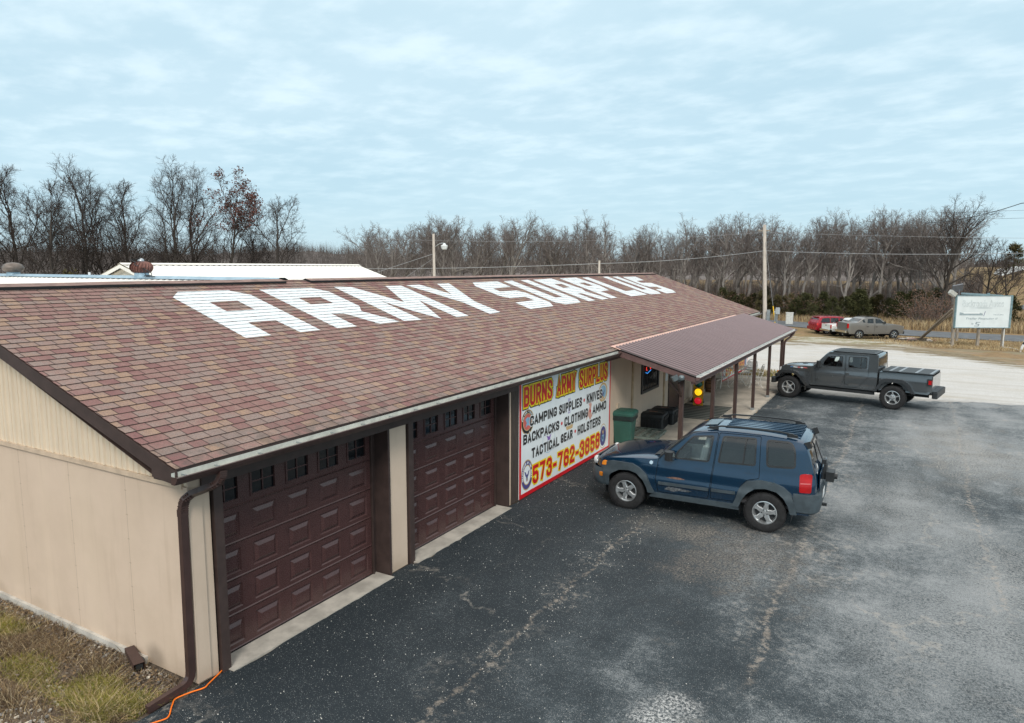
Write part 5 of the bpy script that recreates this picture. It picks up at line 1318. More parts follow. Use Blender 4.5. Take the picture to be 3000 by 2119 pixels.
def fit_text(mb, txt, x0, x1, z0, z1, fn, lift, mi=0, offset=0.0, shear=0.0):
    vs, fs = font_mesh(txt, 1, offset, shear)
    ax, bx = min(v[0] for v in vs), max(v[0] for v in vs); az, bz = min(v[1] for v in vs), max(v[1] for v in vs)
    mb.add([fn(x0+(v[0]-ax)/(bx-ax)*(x1-x0), z0+(v[1]-az)/(bz-az)*(z1-z0), lift) for v in vs], fs, mi)

SIGNW = paint('sign_white', (.80, .84, .85), .35, var=.04, scale=2)
SRED = paint('sign_red', (.62, .008, .016), .4, var=.08); SYEL = paint('sign_yellow', (.88, .66, .01), .4, var=.06); SBLK = paint('sign_black', (.014, .013, .014), .45, var=.1)
SBLU = paint('sign_navy', (.07, .065, .22), .45); SGOLD = paint('sign_gold', (.58, .40, .19), .45); SPALE = paint('sign_lightblue', (.25, .45, .62), .45); SPINK = paint('sign_scarlet', (.62, .13, .11), .45); SPUR = paint('sign_purple', (.23, .12, .42), .45)
def banner(name, dy, label):
    root = empty(name, (0, dy, 0), label=label, cat='sign', group='army surplus wall signs')
    Y0, Y1, Z0, Z1 = 7.535, 12.46, .015, 2.47
    fn = lambda u, v, l: (.030+l, u, v)
    b = MB(); b.box(.004, .030, Y0, Y1, Z0, Z1); b.build('panel', SIGNW, root)
    b = MB()
    for a, c, d, e in ((Y0-.002, Y0+.075, Z0-.002, Z1), (Y1-.06, Y1+.002, Z0-.002, Z1), (Y0+.075, Y1-.06, Z0-.002, Z0+.085)): b.box(.0285, .0325, a, c, d, e)
    b.build('border', SRED, root)
    b = MB()
    for txt, a, c in (('BURNS', 7.66, 9.06), ('ARMY', 9.20, 10.30), ('SURPLUS', 10.42, 12.26)):
        stroke_text(b, txt, a+.05, c-.05, 1.93, 2.355, .037, fn, .0010, 2, .060, .036); stroke_text(b, txt, a+.05, c-.05, 1.93, 2.355, .037, fn, .0042, 1, .036, .036); stroke_text(b, txt, a+.05, c-.05, 1.93, 2.355, .037, fn, .0074, 0, 0, .036)
    b.build('heading', [SRED, SYEL, SBLK], root)
    b = MB()
    for txt, a, c, z0, z1 in (('CAMPING', 7.98, 9.25, 1.485, 1.70), ('SUPPLIES', 9.37, 10.62, 1.475, 1.70), ('KNIVES', 10.91, 11.89, 1.475, 1.71), ('BACKPACKS', 7.69, 9.38, 1.14, 1.355), ('CLOTHING', 9.66, 10.99, 1.14, 1.365), ('AMMO', 11.28, 12.17, 1.14, 1.365), ('TACTICAL', 8.06, 9.39, .77, .99), ('GEAR', 9.48, 10.11, .79, 1.0), ('HOLSTERS', 10.40, 11.81, .79, 1.02)):
        stroke_text(b, txt, a, c, z0, z1, .0255, fn, .0035, 1, .016, .024); stroke_text(b, txt, a, c, z0, z1, .0255, fn, .0065, 0, 0, .024)
    b.build('lettering', [SBLK, SIGNW], root)
    for y, z in ((10.76, 1.592), (9.52, 1.256), (11.146, 1.26), (10.263, .921)):
        b = MB(); b.lathe([(0, 0), (.042, 0)], 16, Matrix.Translation((.0352, y, z)) @ Matrix.Rotation(math.pi/2, 4, 'Y')); b.build('bullet_dot', SRED, root)
    b = MB(); stroke_text(b, '573-762-3858', 8.12, 11.77, .19, .60, .040, fn, .0035, 1, .034, .062); stroke_text(b, '573-762-3858', 8.12, 11.77, .19, .60, .040, fn, .0065, 0, 0, .062)
    b.build('phone_number', [SRED, SYEL], root)
    def seal(cy, cz, rx, rz, rings, extra, text=None):
        b = MB(); mats = []
        def disc(r0, r1, m, l):
            if m not in mats: mats.append(m)
            k = 36; A = [fn(cy+rx*r0*math.cos(2*math.pi*i/k), cz+rz*r0*math.sin(2*math.pi*i/k), l) for i in range(k+1)]; B = [fn(cy+rx*r1*math.cos(2*math.pi*i/k), cz+rz*r1*math.sin(2*math.pi*i/k), l) for i in range(k+1)]
            b.grid([A, B], mats.index(m))
        for r0, r1, m in rings: disc(r0, r1, m, .0008)
        for poly, m in extra:
            if m not in mats: mats.append(m)
            vs, ts = fill2d(poly); b.add([fn(cy+u*rx, cz+v*rz, .0014) for u, v in vs], ts, mats.index(m))
        if text:
            txt, m, r, a0, a1, sz = text
            if m not in mats: mats.append(m)
            for i, ch in enumerate(txt):
                if ch == ' ': continue
                a = math.radians(a0+(a1-a0)*i/max(1, len(txt)-1)); vs, fs = font_mesh(ch, sz, .02)
                ca, sa = math.cos(a-math.pi/2), math.sin(a-math.pi/2)
                b.add([fn(cy+rx*(r*math.cos(a)+(x-sz*.3)*ca-y*sa), cz+rz*(r*math.sin(a)+(x-sz*.3)*sa+y*ca), .0016) for x, y, _ in vs], fs, mats.index(m))
        b.build('emblem', mats, root)
    bird = [(-.55, .35), (-.25, .25), (-.12, .0), (0, .12), (.12, .0), (.25, .25), (.55, .35), (.35, -.02), (.15, -.2), (.12, -.45), (-.12, -.45), (-.15, -.2), (-.35, -.02)]
    seal(7.885, 1.60, .28, .265, [(.93, 1, SGOLD), (.70, .93, SBLK), (.64, .70, SGOLD), (0, .64, SPINK)], [([(-.35, .25), (.0, .40), (.35, .25), (.2, .0), (.3, -.35), (.0, -.25), (-.3, -.4), (-.15, -.05)], SPALE)], ('UNITED STATES', SIGNW, .76, 165, 15, .16))
    seal(7.87, .465, .26, .33, [(.93, 1, SGOLD), (.66, .93, SBLU), (.60, .66, SGOLD), (0, .60, SIGNW)], [([(u*.8, v*.8) for u, v in bird], SBLU), ([(-.1, -.2), (.1, -.2), (.1, -.42), (-.1, -.42)], SPINK)], ('DEPARTMENT OF THE NAVY', SIGNW, .73, 200, -20, .16))
    seal(11.95, 1.61, .29, .25, [(.78, 1, SGOLD), (0, .72, SPALE)], [([(u*.7, v*.7-.1) for u, v in bird], SBLU), ([(-.6, -.55), (-.2, -.75), (.3, -.7), (.1, -.4), (-.3, -.35)], SGOLD)])
    seal(12.01, .44, .25, .325, [(.94, 1, SGOLD), (.80, .94, SIGNW), (0, .80, SBLU)], [([(u*.6, v*.5+.35) for u, v in bird], SGOLD), ([(-.3, .1), (.3, .1), (.3, -.25), (0, -.5), (-.3, -.25)], SPALE), ([(-.12, 0), (.12, 0), (.12, -.3), (-.12, -.3)], SIGNW)])
    seal(8.88, 1.02, .30, .30, [(.97, 1, SPALE)], [([(-.4, .35), (.0, .2), (.4, .38), (.2, .05), (.35, -.2), (0, -.05), (-.35, -.2), (-.2, .05)], SPUR)])
    seal(9.915, 1.60, .22, .20, [], [([(-1, .2), (1, .2), (1, -.1), (-1, -.1)], SGOLD), ([(-.3, .9), (.3, .9), (.3, -.9), (-.3, -.9)], paint('sign_lilac', (.50, .47, .66), .45))])
    seal(9.95, 1.10, .22, .08, [], [([(-1, .6), (1, .6), (.7, -.8), (-.7, -.8)], SGOLD)])
    seal(11.08, 1.28, .22, .26, [], [([(-.5, .9), (.2, 1.1), (.7, .5), (.4, -.1), (.9, -.6), (.3, -1), (-.2, -.5), (-.9, -.9), (-.3, -.1), (.1, .4)], paint('sign_salmon', (.66, .35, .28), .45))])
    return root
banner('banner_sign', 0, 'large white wall sign with red border reading BURNS ARMY SURPLUS, beside the second garage door')
banner('banner_sign', 17.46, 'white wall sign with red border half hidden behind the porch posts and patio table')

# ------------------------------------------------------------------ things on the porch
def curve(pts, n=6):
    """Catmull-Rom points"""
    P = [Vector(p) for p in pts]; P = [P[0]*2-P[1]]+P+[P[-1]*2-P[-2]]; out = []
    for i in range(1, len(P)-2):
        for k in range(n):
            t = k/n; a, b, c, d = P[i-1:i+3]
            out.append(.5*((2*b)+(c-a)*t+(2*a-5*b+4*c-d)*t*t+(3*b-a-3*c+d)*t**3))
    return out+[P[-2]]
GREEN = paint('bin_green', (.028, .105, .083), .5, var=.15, scale=3)
bn = empty('trash_bin', (.20, 13.10, .05), .12, 'dark green wheeled trash bin with black bag edge standing beside the banner sign', 'trash bin')
def rrect(hx, hy, r, n=4): 
    o = []
    for cx, cy, a0 in ((hx-r, hy-r, 0), (-hx+r, hy-r, 90), (-hx+r, -hy+r, 180), (hx-r, -hy+r, 270)):
        for i in range(n+1):
            a = math.radians(a0+90*i/n); o.append((cx+r*math.cos(a), cy+r*math.sin(a)))
    return o
def loft(mb, secs, mi=0, cap=True):
    rows = [[(x, y, z) for x, y in rrect(hx, hy, r)]+[(rrect(hx, hy, r)[0][0], rrect(hx, hy, r)[0][1], z)] for hx, hy, r, z in secs]
    mb.grid(rows, mi)
    if cap: mb.add(rows[-1][:-1], [tuple(range(len(rows[-1])-1))], mi)
    return mb
b = MB(); loft(b, [(.22, .22, .06, .0), (.23, .23, .06, .02), (.285, .285, .07, .70), (.29, .29, .07, .74)]); b.build('bin_body', GREEN, bn, smooth=40)
b = MB(); loft(b, [(.30, .30, .07, .66), (.315, .315, .07, .69), (.31, .31, .07, .76), (.318, .318, .07, .80)], cap=False); b.build('bag_rim', paint('bag_black', (.014, .03, .03), .35, var=.4, scale=30, bump=.5), bn, smooth=40)
b = MB(); loft(b, [(.318, .318, .07, .79), (.33, .33, .08, .82), (.325, .325, .08, .87), (.28, .28, .08, .91), (.20, .20, .08, .915)]); b.box(-.12, .12, -.20, .20, .912, .925); b.build('lid', GREEN, bn, smooth=40)
b = MB(); b.tube(curve([(-.30, -.16, .62), (-.37, -.17, .80), (-.36, -.17, .90), (-.30, -.17, .93), (-.26, -.17, .90)]), .022, 8); b.build('handle', BPLAST, bn, smooth=60)
for y in (-.2, .2):
    b = MB(); b.lathe([(.02, -.03), (.11, -.03), (.12, 0), (.11, .03), (.02, .03)], 18, Matrix.Translation((-.20, y, .12)) @ Matrix.Rotation(math.pi/2, 4, 'X')); b.build('wheel', BLACK, bn, smooth=40)
def case(loc, rz, sx, sy, sz, label):
    r = empty('storage_case', loc, rz, label, 'case', 'black storage cases on the porch'); m = paint('case_black', (.016, .018, .020), .5, var=.3, scale=6)
    b = MB(); b.obox((0, 0, sz*.36), sx, sy, sz*.72, ch=.04)
    for i in range(6):
        x = -sx*.36+i*sx*.145; b.obox((x, -sy/2-.008, sz*.34), .035, .02, sz*.56); b.obox((x, sy/2+.008, sz*.34), .035, .02, sz*.56)
    for i in range(5):
        y = -sy*.34+i*sy*.17; b.obox((sx/2+.008, y, sz*.34), .02, .035, sz*.56)
    b.build('case_body', m, r)
    b = MB(); b.obox((0, 0, sz*.74), sx+.04, sy+.04, .035, ch=.04); loft(b, [(sx/2+.015, sy/2+.015, .04, sz*.76), (sx/2, sy/2, .05, sz*.95), (sx/2-.05, sy/2-.05, .05, sz)])
    for y in (-sy*.25, sy*.25): b.obox((0, y, sz+.006), sx*.8, .06, .014)
    b.obox((0, 0, sz+.008), sx*.34, sy*.2, .006, mi=1)
    b.build('lid', [m, paint('case_label', (.20, .11, .08), .7, var=.5, scale=20)], r, smooth=35)
    for y in (-sy*.3, -sy*.1, sy*.1, sy*.3):
        b = MB(); b.obox((sx/2+.03, y, sz*.72), .03, .07, .10, ch=.008); b.build('latch', BPLAST, r)
case((.25, 15.40, .05), .10, .74, .74, .46, 'near, larger black ribbed storage case under the barred window')
case((.36, 16.16, .05), .06, .70, .56, .46, 'second black storage case, behind the larger one and nearer the striped mat')
b = MB(); hl = []
for i in range(4):
    for j in range(6):
        hl.append([(.08+i*.21, .08+j*.18), (.20+i*.21, .08+j*.18), (.20+i*.21, .17+j*.18), (.08+i*.21, .17+j*.18)])
vs, ts = fill2d([(0, 0), (.92, 0), (.92, 1.18), (0, 1.18)], hl)
pm = Matrix.Translation((.06, 13.42, .05)) @ Matrix.Rotation(.06, 4, 'Z')
b.add([pm @ Vector((x, y, .13)) for x, y in vs], ts)
for x0, x1, y0, y1 in ((0, .92, 0, .02), (0, .92, 1.16, 1.18), (0, .02, .02, 1.16), (.90, .92, .02, 1.16)): b.add([pm @ Vector(p) for p in ((x0, y0, .07), (x1, y0, .07), (x1, y1, .07), (x0, y1, .07), (x0, y0, .128), (x1, y0, .128), (x1, y1, .128), (x0, y1, .128))], [(0, 3, 2, 1), (0, 1, 5, 4), (1, 2, 6, 5), (2, 3, 7, 6), (3, 0, 4, 7)])
for x in (.04, .4, .78):
    for y in (.04, .5, 1.04): b.add([pm @ Vector(p) for p in ((x, y, 0), (x+.1, y, 0), (x+.1, y+.1, 0), (x, y+.1, 0), (x, y, .125), (x+.1, y, .125), (x+.1, y+.1, .125), (x, y+.1, .125))], [(0, 1, 5, 4), (1, 2, 6, 5), (2, 3, 7, 6), (3, 0, 4, 7)])
tag(b.build('pallet', paint('pallet_grey', (.13, .16, .14), .65, var=.25, scale=5)), 'grey-green plastic pallet with square holes on the porch floor between bin and cases', 'pallet')
def mat_stripes():
    t = NT('striped_mat'); v = t.coord('Object'); sp = t.n('ShaderNodeSeparateXYZ'); t.t.links.new(v, sp.inputs[0])
    s = t.math('FRACT', t.math('DIVIDE', sp.outputs[1], .262)); n = t.noise(v, 40, 3, .7)
    c = t.mix(t.rng(s, .48, .52), (.045, .052, .048), (.20, .205, .185)); c = t.mix(t.rng(s, .97, 1.0), c, (.045, .052, .048))
    t.set(t.mix(t.rng(n, .4, .7, 0, .5), c, (.10, .10, .09)), .95, 0, .1); t.bump(n, .4, .01); return t.m
b = MB(); b.add([(-.02, 17.10, .052), (1.66, 17.16, .052), (1.66, 19.58, .052), (-.05, 19.40, .052), (-.02, 17.10, .068), (1.66, 17.16, .068), (1.66, 19.58, .068), (-.05, 19.40, .068)], [(4, 5, 6, 7), (0, 1, 5, 4), (1, 2, 6, 5), (2, 3, 7, 6), (3, 0, 4, 7)])
tag(b.build('door_mat', mat_stripes()), 'large grey striped mat lying on the porch before the entry door', 'mat')
# lamp post base and the traffic signal standing before it
LP = paint('cast_green', (.022, .048, .048), .45, metal=.3, var=.2)
lp = MB(); lp.lathe([(.24, 0), (.24, .05), (.21, .07), (.20, .14), (.14, .26), (.115, .36), (.11, .52), (.125, .54), (.125, .58), (.075, .62), (.062, 1.0), (.075, 1.02), (.075, 1.06), (.055, 1.10), (.05, 1.75), (.07, 1.78), (.07, 1.84), (.0, 1.86)], 20, Matrix.Translation((.36, 19.95, .05)))
tag(lp.build('lamp_post', LP, smooth=40), 'dark green cast lamp post standing on the porch behind the traffic signal', 'lamp post')
tl = empty('traffic_light', (.555, 19.3, .05), .20, 'yellow traffic signal with lit amber and red lenses beside the porch post', 'traffic light')
YB = paint('signal_yellow', (.62, .33, .02), .45, var=.2, scale=8)
b = MB()
for k in range(3):
    b.obox((0, 0, .20+k*.305), .31, .20, .295, ch=.0); 
    for sx in (-.15, .15): b.obox((sx, -.105, .20+k*.305), .02, .03, .26)
b.obox((0, -.102, .50), .335, .02, .93); b.build('signal_body', YB, tl)
for k, (nm, c, es) in enumerate((('red', (.60, .015, .03), .55), ('amber', (.95, .55, .01), .95), ('green', (.01, .16, .12), .0))):
    mtx = Matrix.Translation((0, -.113, .20+k*.305)) @ Matrix.Rotation(math.pi/2, 4, 'X')
    b = MB(); b.lathe([(.125, .006), (.11, .03), (.075, .052), (.04, .062), (0, .066)], 24, mtx)
    lens = b.build('signal_lens', paint('lens_'+nm, c, .18, var=.15, scale=12, coat=.6, emit=(*c, 1) if es else None, es=es), tl, smooth=60)
    b = MB(); b.lathe([(.130, 0), (.140, 0), (.140, .10), (.130, .10), (.130, 0)], 24, mtx, a0=0, a1=math.pi); b.lathe([(.124, .0), (.142, .0), (.142, .012), (.124, .012)], 24, mtx, mi=1); b.build('visor', [YB, BPLAST], lens, smooth=40)
# barrel, patio set
bl = MB(); bl.lathe([(.0, .0), (.16, 0), (.185, .1), (.195, .25), (.185, .42), (.165, .52), (.15, .52), (.15, .50), (0, .50)], 20, Matrix.Translation((.22, 22.3, .05)))
for z in (.07, .17, .36, .46): bl.lathe([(.178+.018*math.sin(z*6), z-.018), (.190+.014*math.sin(z*6), z), (.178+.018*math.sin(z*6), z+.018)], 20, Matrix.Translation((.22, 22.3, .05)), mi=1)
tag(bl.build('barrel', [paint('barrel_wood', (.15, .075, .035), .6, var=.4, scale=4, stretch=(5, 5, .6)), paint('barrel_hoop', (.05, .035, .025), .5, metal=.5)], smooth=40), 'small brown wooden barrel against the wall beyond the entry door', 'barrel')
WW = paint('white_wire', (.78, .78, .74), .5, var=.12, scale=8)
def mesh_mat():
    t = NT('wire_mesh'); v = t.coord('Object', (1, 1, 1), (0, 0, .785)); vo = t.n('ShaderNodeTexVoronoi', feature='DISTANCE_TO_EDGE'); t.t.links.new(v, vo.inputs['Vector']); vo.inputs['Scale'].default_value = 26; vo.inputs['Randomness'].default_value = 0
    t.set((.62, .61, .56), .5); a = t.rng(vo.outputs[0], .10, .16, 1, .12); t.put(t.p.inputs['Alpha'], a); return t.m
WM = mesh_mat()
tb = empty('patio_table', (.74, 24.62, .05), .3, 'round white wire patio table on the porch before the far wall sign', 'table')
b = MB(); R_ = .52; b.lathe([(0, .70), (R_-.01, .70)], 32); b.build('tabletop', WM, tb)
b = MB(); b.tube([(R_*math.cos(2*math.pi*i/28), R_*math.sin(2*math.pi*i/28), .70) for i in range(29)], .014, 6, cap=False); b.build('table_rim', WW, tb, smooth=60)
for k in range(4):
    a = math.pi/4+k*math.pi/2; ca, sa = math.cos(a), math.sin(a)
    b = MB(); b.tube(curve([(.40*ca, .40*sa, .69), (.30*ca, .30*sa, .60), (.12*ca, .12*sa, .42), (.16*ca, .16*sa, .25), (.36*ca, .36*sa, .06), (.42*ca, .42*sa, .0)]), .011, 6); b.build('leg', WW, tb, smooth=60)
def chair(loc, rz, label):
    r = empty('patio_chair', loc, rz, label, 'chair', 'white wire patio chairs')
    b = MB(); b.grid([[(x, y, .42-.02*(1-(x/.22)**2)) for x in (-.22, -.1, 0, .1, .22)] for y in (-.22, 0, .22)]); b.build('seat', WM, r)
    b = MB(); b.tube([(.23*math.cos(2*math.pi*i/20), .23*math.sin(2*math.pi*i/20), .425) for i in range(21)], .010, 6, cap=False); b.build('seat_frame', WW, r, smooth=60)
    b = MB(); rows = [[(x*1.0, .23+.10*t-.05*(1-(x/.23)**2)*0, .46+t*.40) for x in (-.21, -.1, 0, .1, .21)] for t in (0, .5, 1)]; b.grid(rows)
    bk = b.build('backrest', WM, r)
    b = MB(); b.tube(curve([(-.22, .20, .42), (-.235, .27, .65), (-.17, .33, .86), (0, .35, .92), (.17, .33, .86), (.235, .27, .65), (.22, .20, .42)]), .012, 6); b.build('back_frame', WW, bk, smooth=60)
    for sx in (-1, 1):
        b = MB(); b.tube(curve([(sx*.235, .26, .63), (sx*.30, .05, .66), (sx*.28, -.18, .62), (sx*.22, -.20, .42)]), .011, 6); b.build('armrest', WW, r, smooth=60)
        for sy in (-1, 1):
            b = MB(); b.tube(curve([(sx*.18, sy*.16, .42), (sx*.21, sy*.20, .25), (sx*.19, sy*.21, .10), (sx*.24, sy*.27, 0)]), .011, 6); b.build('leg', WW, r, smooth=60)
chair((.30, 23.55, .05), math.pi-.5, 'white wire patio chair left of the table, nearest the barrel')
chair((1.45, 24.35, .05), 2.0+math.pi, 'white wire patio chair right of the table, nearest the porch posts')
chair((1.0, 25.5, .05), -.2, 'white wire patio chair behind the table, farthest along the porch')
pk = MB(); pk.box(.06, .36, 22.75, 23.6, .40, .45); pk.box(.08, .34, 22.78, 22.84, .05, .40); pk.box(.08, .34, 23.5, 23.56, .05, .40)
tag(pk.build('bench', paint('bench_grey', (.42, .38, .32), .7, var=.25)), 'short plank bench against the wall next to the wooden barrel', 'bench')

# ------------------------------------------------------------------ cord, drain block
ct = MB(); ct.tube(curve([(-.10, .50, .02), (-.035, .405, .03), (-.0, .33, .02), (.045, .20, .014), (.10, .05, .014), (.125, -.03, .014), (.068, -.162, .014), (.031, -.319, .014), (.09, -.40, .014), (.155, -.465, .014), (.235, -.54, .014), (.258, -.60, .014), (.212, -.701, .014), (.16, -.85, .014), (.3, -1.1, .014), (.8, -1.5, .014)]), .0085, 8)
tag(ct.build('extension_cord', paint('cord_orange', (.95, .19, .01), .45, var=.08), smooth=60), 'orange extension cord running from the near garage door across the asphalt corner', 'cord')
ds = empty('drain_block', (-1.03, -.12, 0), -.30, 'short dark brown downspout block lying against the foot of the end wall', 'drain block'); ds.scale = (.78, .85, .72)
b = MB(); b.add([(-.28, -.065, .10), (.24, -.075, .02), (.24, .065, .02), (-.28, .06, .10), (-.28, -.065, .20), (.24, -.075, .135), (.24, .065, .135), (-.28, .06, .20)], [(0, 3, 2, 1), (4, 5, 6, 7), (0, 1, 5, 4), (2, 3, 7, 6), (3, 0, 4, 7)]); b.build('drain_pipe', BRL, ds)
b = MB(); b.box(.2405, .246, -.05, .04, .03, .12); b.build('drain_opening', BPLAST, ds)

# ------------------------------------------------------------------ roadside: billboard, poles, wires
u2 = Vector((.868, .497)).normalized(); n2 = Vector((u2.y, -u2.x)); PLx, PLy = 9.61, 60.75
ang = math.atan2(u2.y, u2.x)
bb = empty('billboard', (PLx, PLy, hgt(PLx, PLy)), ang, 'faded white roadside sign on three weathered wooden posts with a slanting timber brace', 'billboard')
OW = paint('weathered_wood', (.29, .25, .205), .85, var=.4, scale=3, stretch=(5, 5, .5), bump=.3)
LB = 4.1; ZB, ZT = 1.55, 4.0
b = MB(); b.box(-.05, LB+.05, -.06, .06, ZB, ZT); b.build('panel', paint('faded_white', (.66, .72, .735), .5, var=.05, scale=1.5), bb)
b = MB(); T_ = paint('teal_frame', (.20, .30, .33), .5, metal=.3, var=.2)
b.box(-.12, -.05, -.10, .10, ZB-.05, ZT+.05).box(LB+.05, LB+.20, -.10, .10, ZB-.05, ZT+.07).box(-.05, LB+.05, -.09, .09, ZT, ZT+.055).box(-.05, LB+.05, -.09, .09, ZB-.055, ZB); b.build('frame', T_, bb)
for x in (-.03, 1.98, 3.95):
    b = MB(); b.obox((x, .16, (ZT-.2)/2-.25), .19, .19, ZT+.3, ch=.02); b.build('post', OW, bb)
b = MB(); b.obox((4.18, 6.3, 1.0), .19, .19, 3.2, ch=.02); b.build('post', OW, bb)
fnb = lambda u, v, l: (u*LB, -.061-l, ZB+v*(ZT-ZB))
FA1 = paint('faded_grey', (.44, .50, .52), .5); FA2 = paint('faded_blue_grey', (.30, .37, .40), .5); FA3 = paint('faded_shadow', (.54, .60, .62), .5)
b = MB(); fit_text(b, 'Backroads Autos', .095, .885, .655, .885, fnb, .002, 0, .012); fit_text(b, 'Backroads Autos', .09, .88, .66, .89, fnb, .005, 1, -.004)
b.add([fnb(u, v, .004) for u, v in ((.21, .625), (.5, .615), (.78, .625), (.5, .635))], [(0, 1, 2, 3)], 2); b.build('heading', [FA1, paint('faded_white2', (.60, .665, .68), .5), FA2], bb)
b = MB(); b.add([fnb(u, v, .003) for u, v in ((.055, .385), (.50, .385), (.50, .44), (.44, .47), (.15, .45), (.055, .485))], [(0, 1, 2, 3, 4, 5)], 0); b.add([fnb(u, v, .003) for u, v in ((.515, .37), (.525, .37), (.55, .52), (.54, .52))], [(0, 1, 2, 3)], 1)
b.add([fnb(u, v, .005) for u, v in ((.13, .445), (.44, .445), (.44, .475), (.13, .475))], [(0, 1, 2, 3)], 2); b.build('logo_band', [FA2, SBLU, SIGNW], bb)
b = MB(); fit_text(b, 'TRAILERS', .70, .895, .39, .425, fnb, .004, 0, .01); fit_text(b, 'Trailer Financing !!', .18, .79, .235, .315, fnb, .004, 0, .02, .25); fit_text(b, 'By', .295, .345, .075, .145, fnb, .004, 0, .01, .2); b.build('lettering', FA2, bb)
b = MB(); ribbon(b, [(.455, .165), (.395, .165), (.385, .11), (.44, .10), (.43, .045), (.365, .045)], .012, fnb, .004); b.build('logo_letter', FA2, bb)
b = MB(); b.tube([(-.12, .3, ZT-1.0), (2.02, 8.2, -.2)], .085, 7); b.tube([(-.02, .35, ZT-1.25), (2.2, 8.3, -.2)], .07, 7); b.build('brace', OW, bb)
b = MB(); m = Matrix.Rotation(.5, 4, 'X') @ Matrix.Rotation(-.25, 4, 'Y'); b.obox((-.0, .1, ZT+.62), .75, .12, .62, m); b.tube([(.15, .12, ZT), (.15, .12, ZT+.5)], .05, 8); b.build('light_box', paint('lamp_dark', (.12, .13, .15), .5), bb)
b = MB(); m = Matrix.Rotation(.6, 4, 'Y'); b.obox((-.35, .1, ZT+.22), .55, .3, .30, m); b.obox((-.47, .1, ZT+.06), .42, .28, .02, m, mi=1); b.build('flood_light', [paint('lamp_pale', (.42, .43, .40), .5), CLEARL], bb)
b = MB(); b.tube([(.3, .1, ZT+.16), (2.5, .1, ZT+.05), (2.5, .1, ZT)], .05, 6); b.tube([(.3, .1, ZT+.24), (3.6, .1, ZT+.06)], .04, 6); b.box(2.4, 2.55, .05, .2, ZT, ZT+.24); b.build('conduit', paint('conduit_teal', (.16, .24, .27), .5), bb)
hz = hgt(13.2, 62.5)
b = MB(); b.tube(curve([(13.0, 62.75, hz+1.6), (13.0, 62.7, hz+.12), (13.05, 62.4, hz+.08), (13.5, 61.2, hz+.14), (13.82, 60.0, hz+.10)]), .035, 7); tag(b.build('pipe', WW, smooth=60), 'thin white pipe bending along the ground from the right billboard post', 'pipe')
b = MB(); m = Matrix.Rotation(.22, 4, 'Y'); b.tube([(13.84, 59.8, -1.4), (14.0, 59.78, -.82)], .085, 10); b.tube([(14.0, 59.78, -.82), (14.05, 59.77, -.66)], .088, 10, mi=1); b.tube([(14.05, 59.77, -.66), (14.22, 59.74, .0)], .08, 10)
tag(b.build('marker_post', [paint('white_plastic', (.75, .75, .74), .5), BPLAST], smooth=40), 'leaning white marker post with a black band at the right edge', 'marker post')
rb = MB(); R3 = random.Random(5)
for i in range(34):
    x, y = 6.9+R3.gauss(0, .95), 66.5+R3.gauss(0, .9); m = Matrix.Rotation(R3.uniform(0, 3), 4, 'Z') @ Matrix.Rotation(R3.uniform(-.4, .4), 4, 'X'); s_ = R3.uniform(.14, .6)
    rb.obox((x, y, hgt(x, y)+s_*.18), s_*R3.uniform(.6, 2.2), s_*.6, s_*.5, m, mi=R3.choice((0, 0, 0, 1, 2)), ch=s_*.15)
tag(rb.build('rubble', [paint('rotten_wood', (.07, .055, .042), .9, var=.5, scale=6), paint('pale_rock', (.42, .38, .34), .9, var=.3), paint('red_rock', (.22, .10, .08), .9, var=.3)]), kind='stuff')

POLE = paint('grey_pole', (.56, .50, .44), .85, var=.25, scale=3, stretch=(6, 6, .4), bump=.2)
def pole(x, y, zt, lean, label, r=.15):
    z0 = hgt(x, y); e = empty('utility_pole', (x, y, z0), 0, label, 'utility pole', 'wooden utility poles')
    b = MB(); b.tube([(0, 0, -.3), (lean*.5, 0, (zt-z0)/2), (lean, 0, zt-z0)], [r, r*.9, r*.78], 10); b.build('pole_shaft', POLE, e, smooth=60); return e, z0
e, z0 = pole(-8.64, 82.8, 9.75, -.6, 'pale wooden utility pole with short crossarm behind the porch roof', .24)
b = MB(); b.box(-1.25, .05, -.07, .07, 10.65, 10.8); 
b.build('crossarm', OW, e)
b = MB(); b.lathe([(.05, 0), (.05, .1), (.03, .16), (0, .17)], 8, Matrix.Translation((-.6, 0, 11.38))); b.lathe([(.06, 0), (.06, .12), (0, .14)], 8, Matrix.Translation((-1.15, 0, 10.8))); b.build('insulator', paint('insulator_grey', (.5, .5, .5), .3), e, smooth=40)
e, z0 = pole(-29.0, 44.6, 7.55, -.05, 'wooden pole carrying a white yard lamp, rising behind the roof ridge', .14)
b = MB(); b.tube(curve([(.1, 0, 7.2), (.5, .1, 7.45), (.85, .2, 7.5)]), .03, 6); ar = b.build('lamp_arm', GALV, e)
b = MB(); b.lathe([(0, .25), (.09, .24), (.12, .12), (.30, .05), (.27, -.12), (.20, -.28), (0, -.30)], 16, Matrix.Translation((.9, .21, 7.25))); b.build('lamp_shade', paint('lamp_white', (.72, .76, .76), .4), ar, smooth=40)
e, z0 = pole(-20.7, 60.8, 5.45, 0, 'short white wooden pole just above the far end of the roof ridge', .13)
b = MB(); b.tube(curve([(.1, 0, 5.05), (.5, 0, 5.3), (.9, .1, 5.35)]), .035, 6); b.build('pole_arm', POLE, e)
WIRE = paint('wire_grey', (.30, .31, .32), .5); WIRED = paint('wire_dark', (.05, .06, .065), .5)
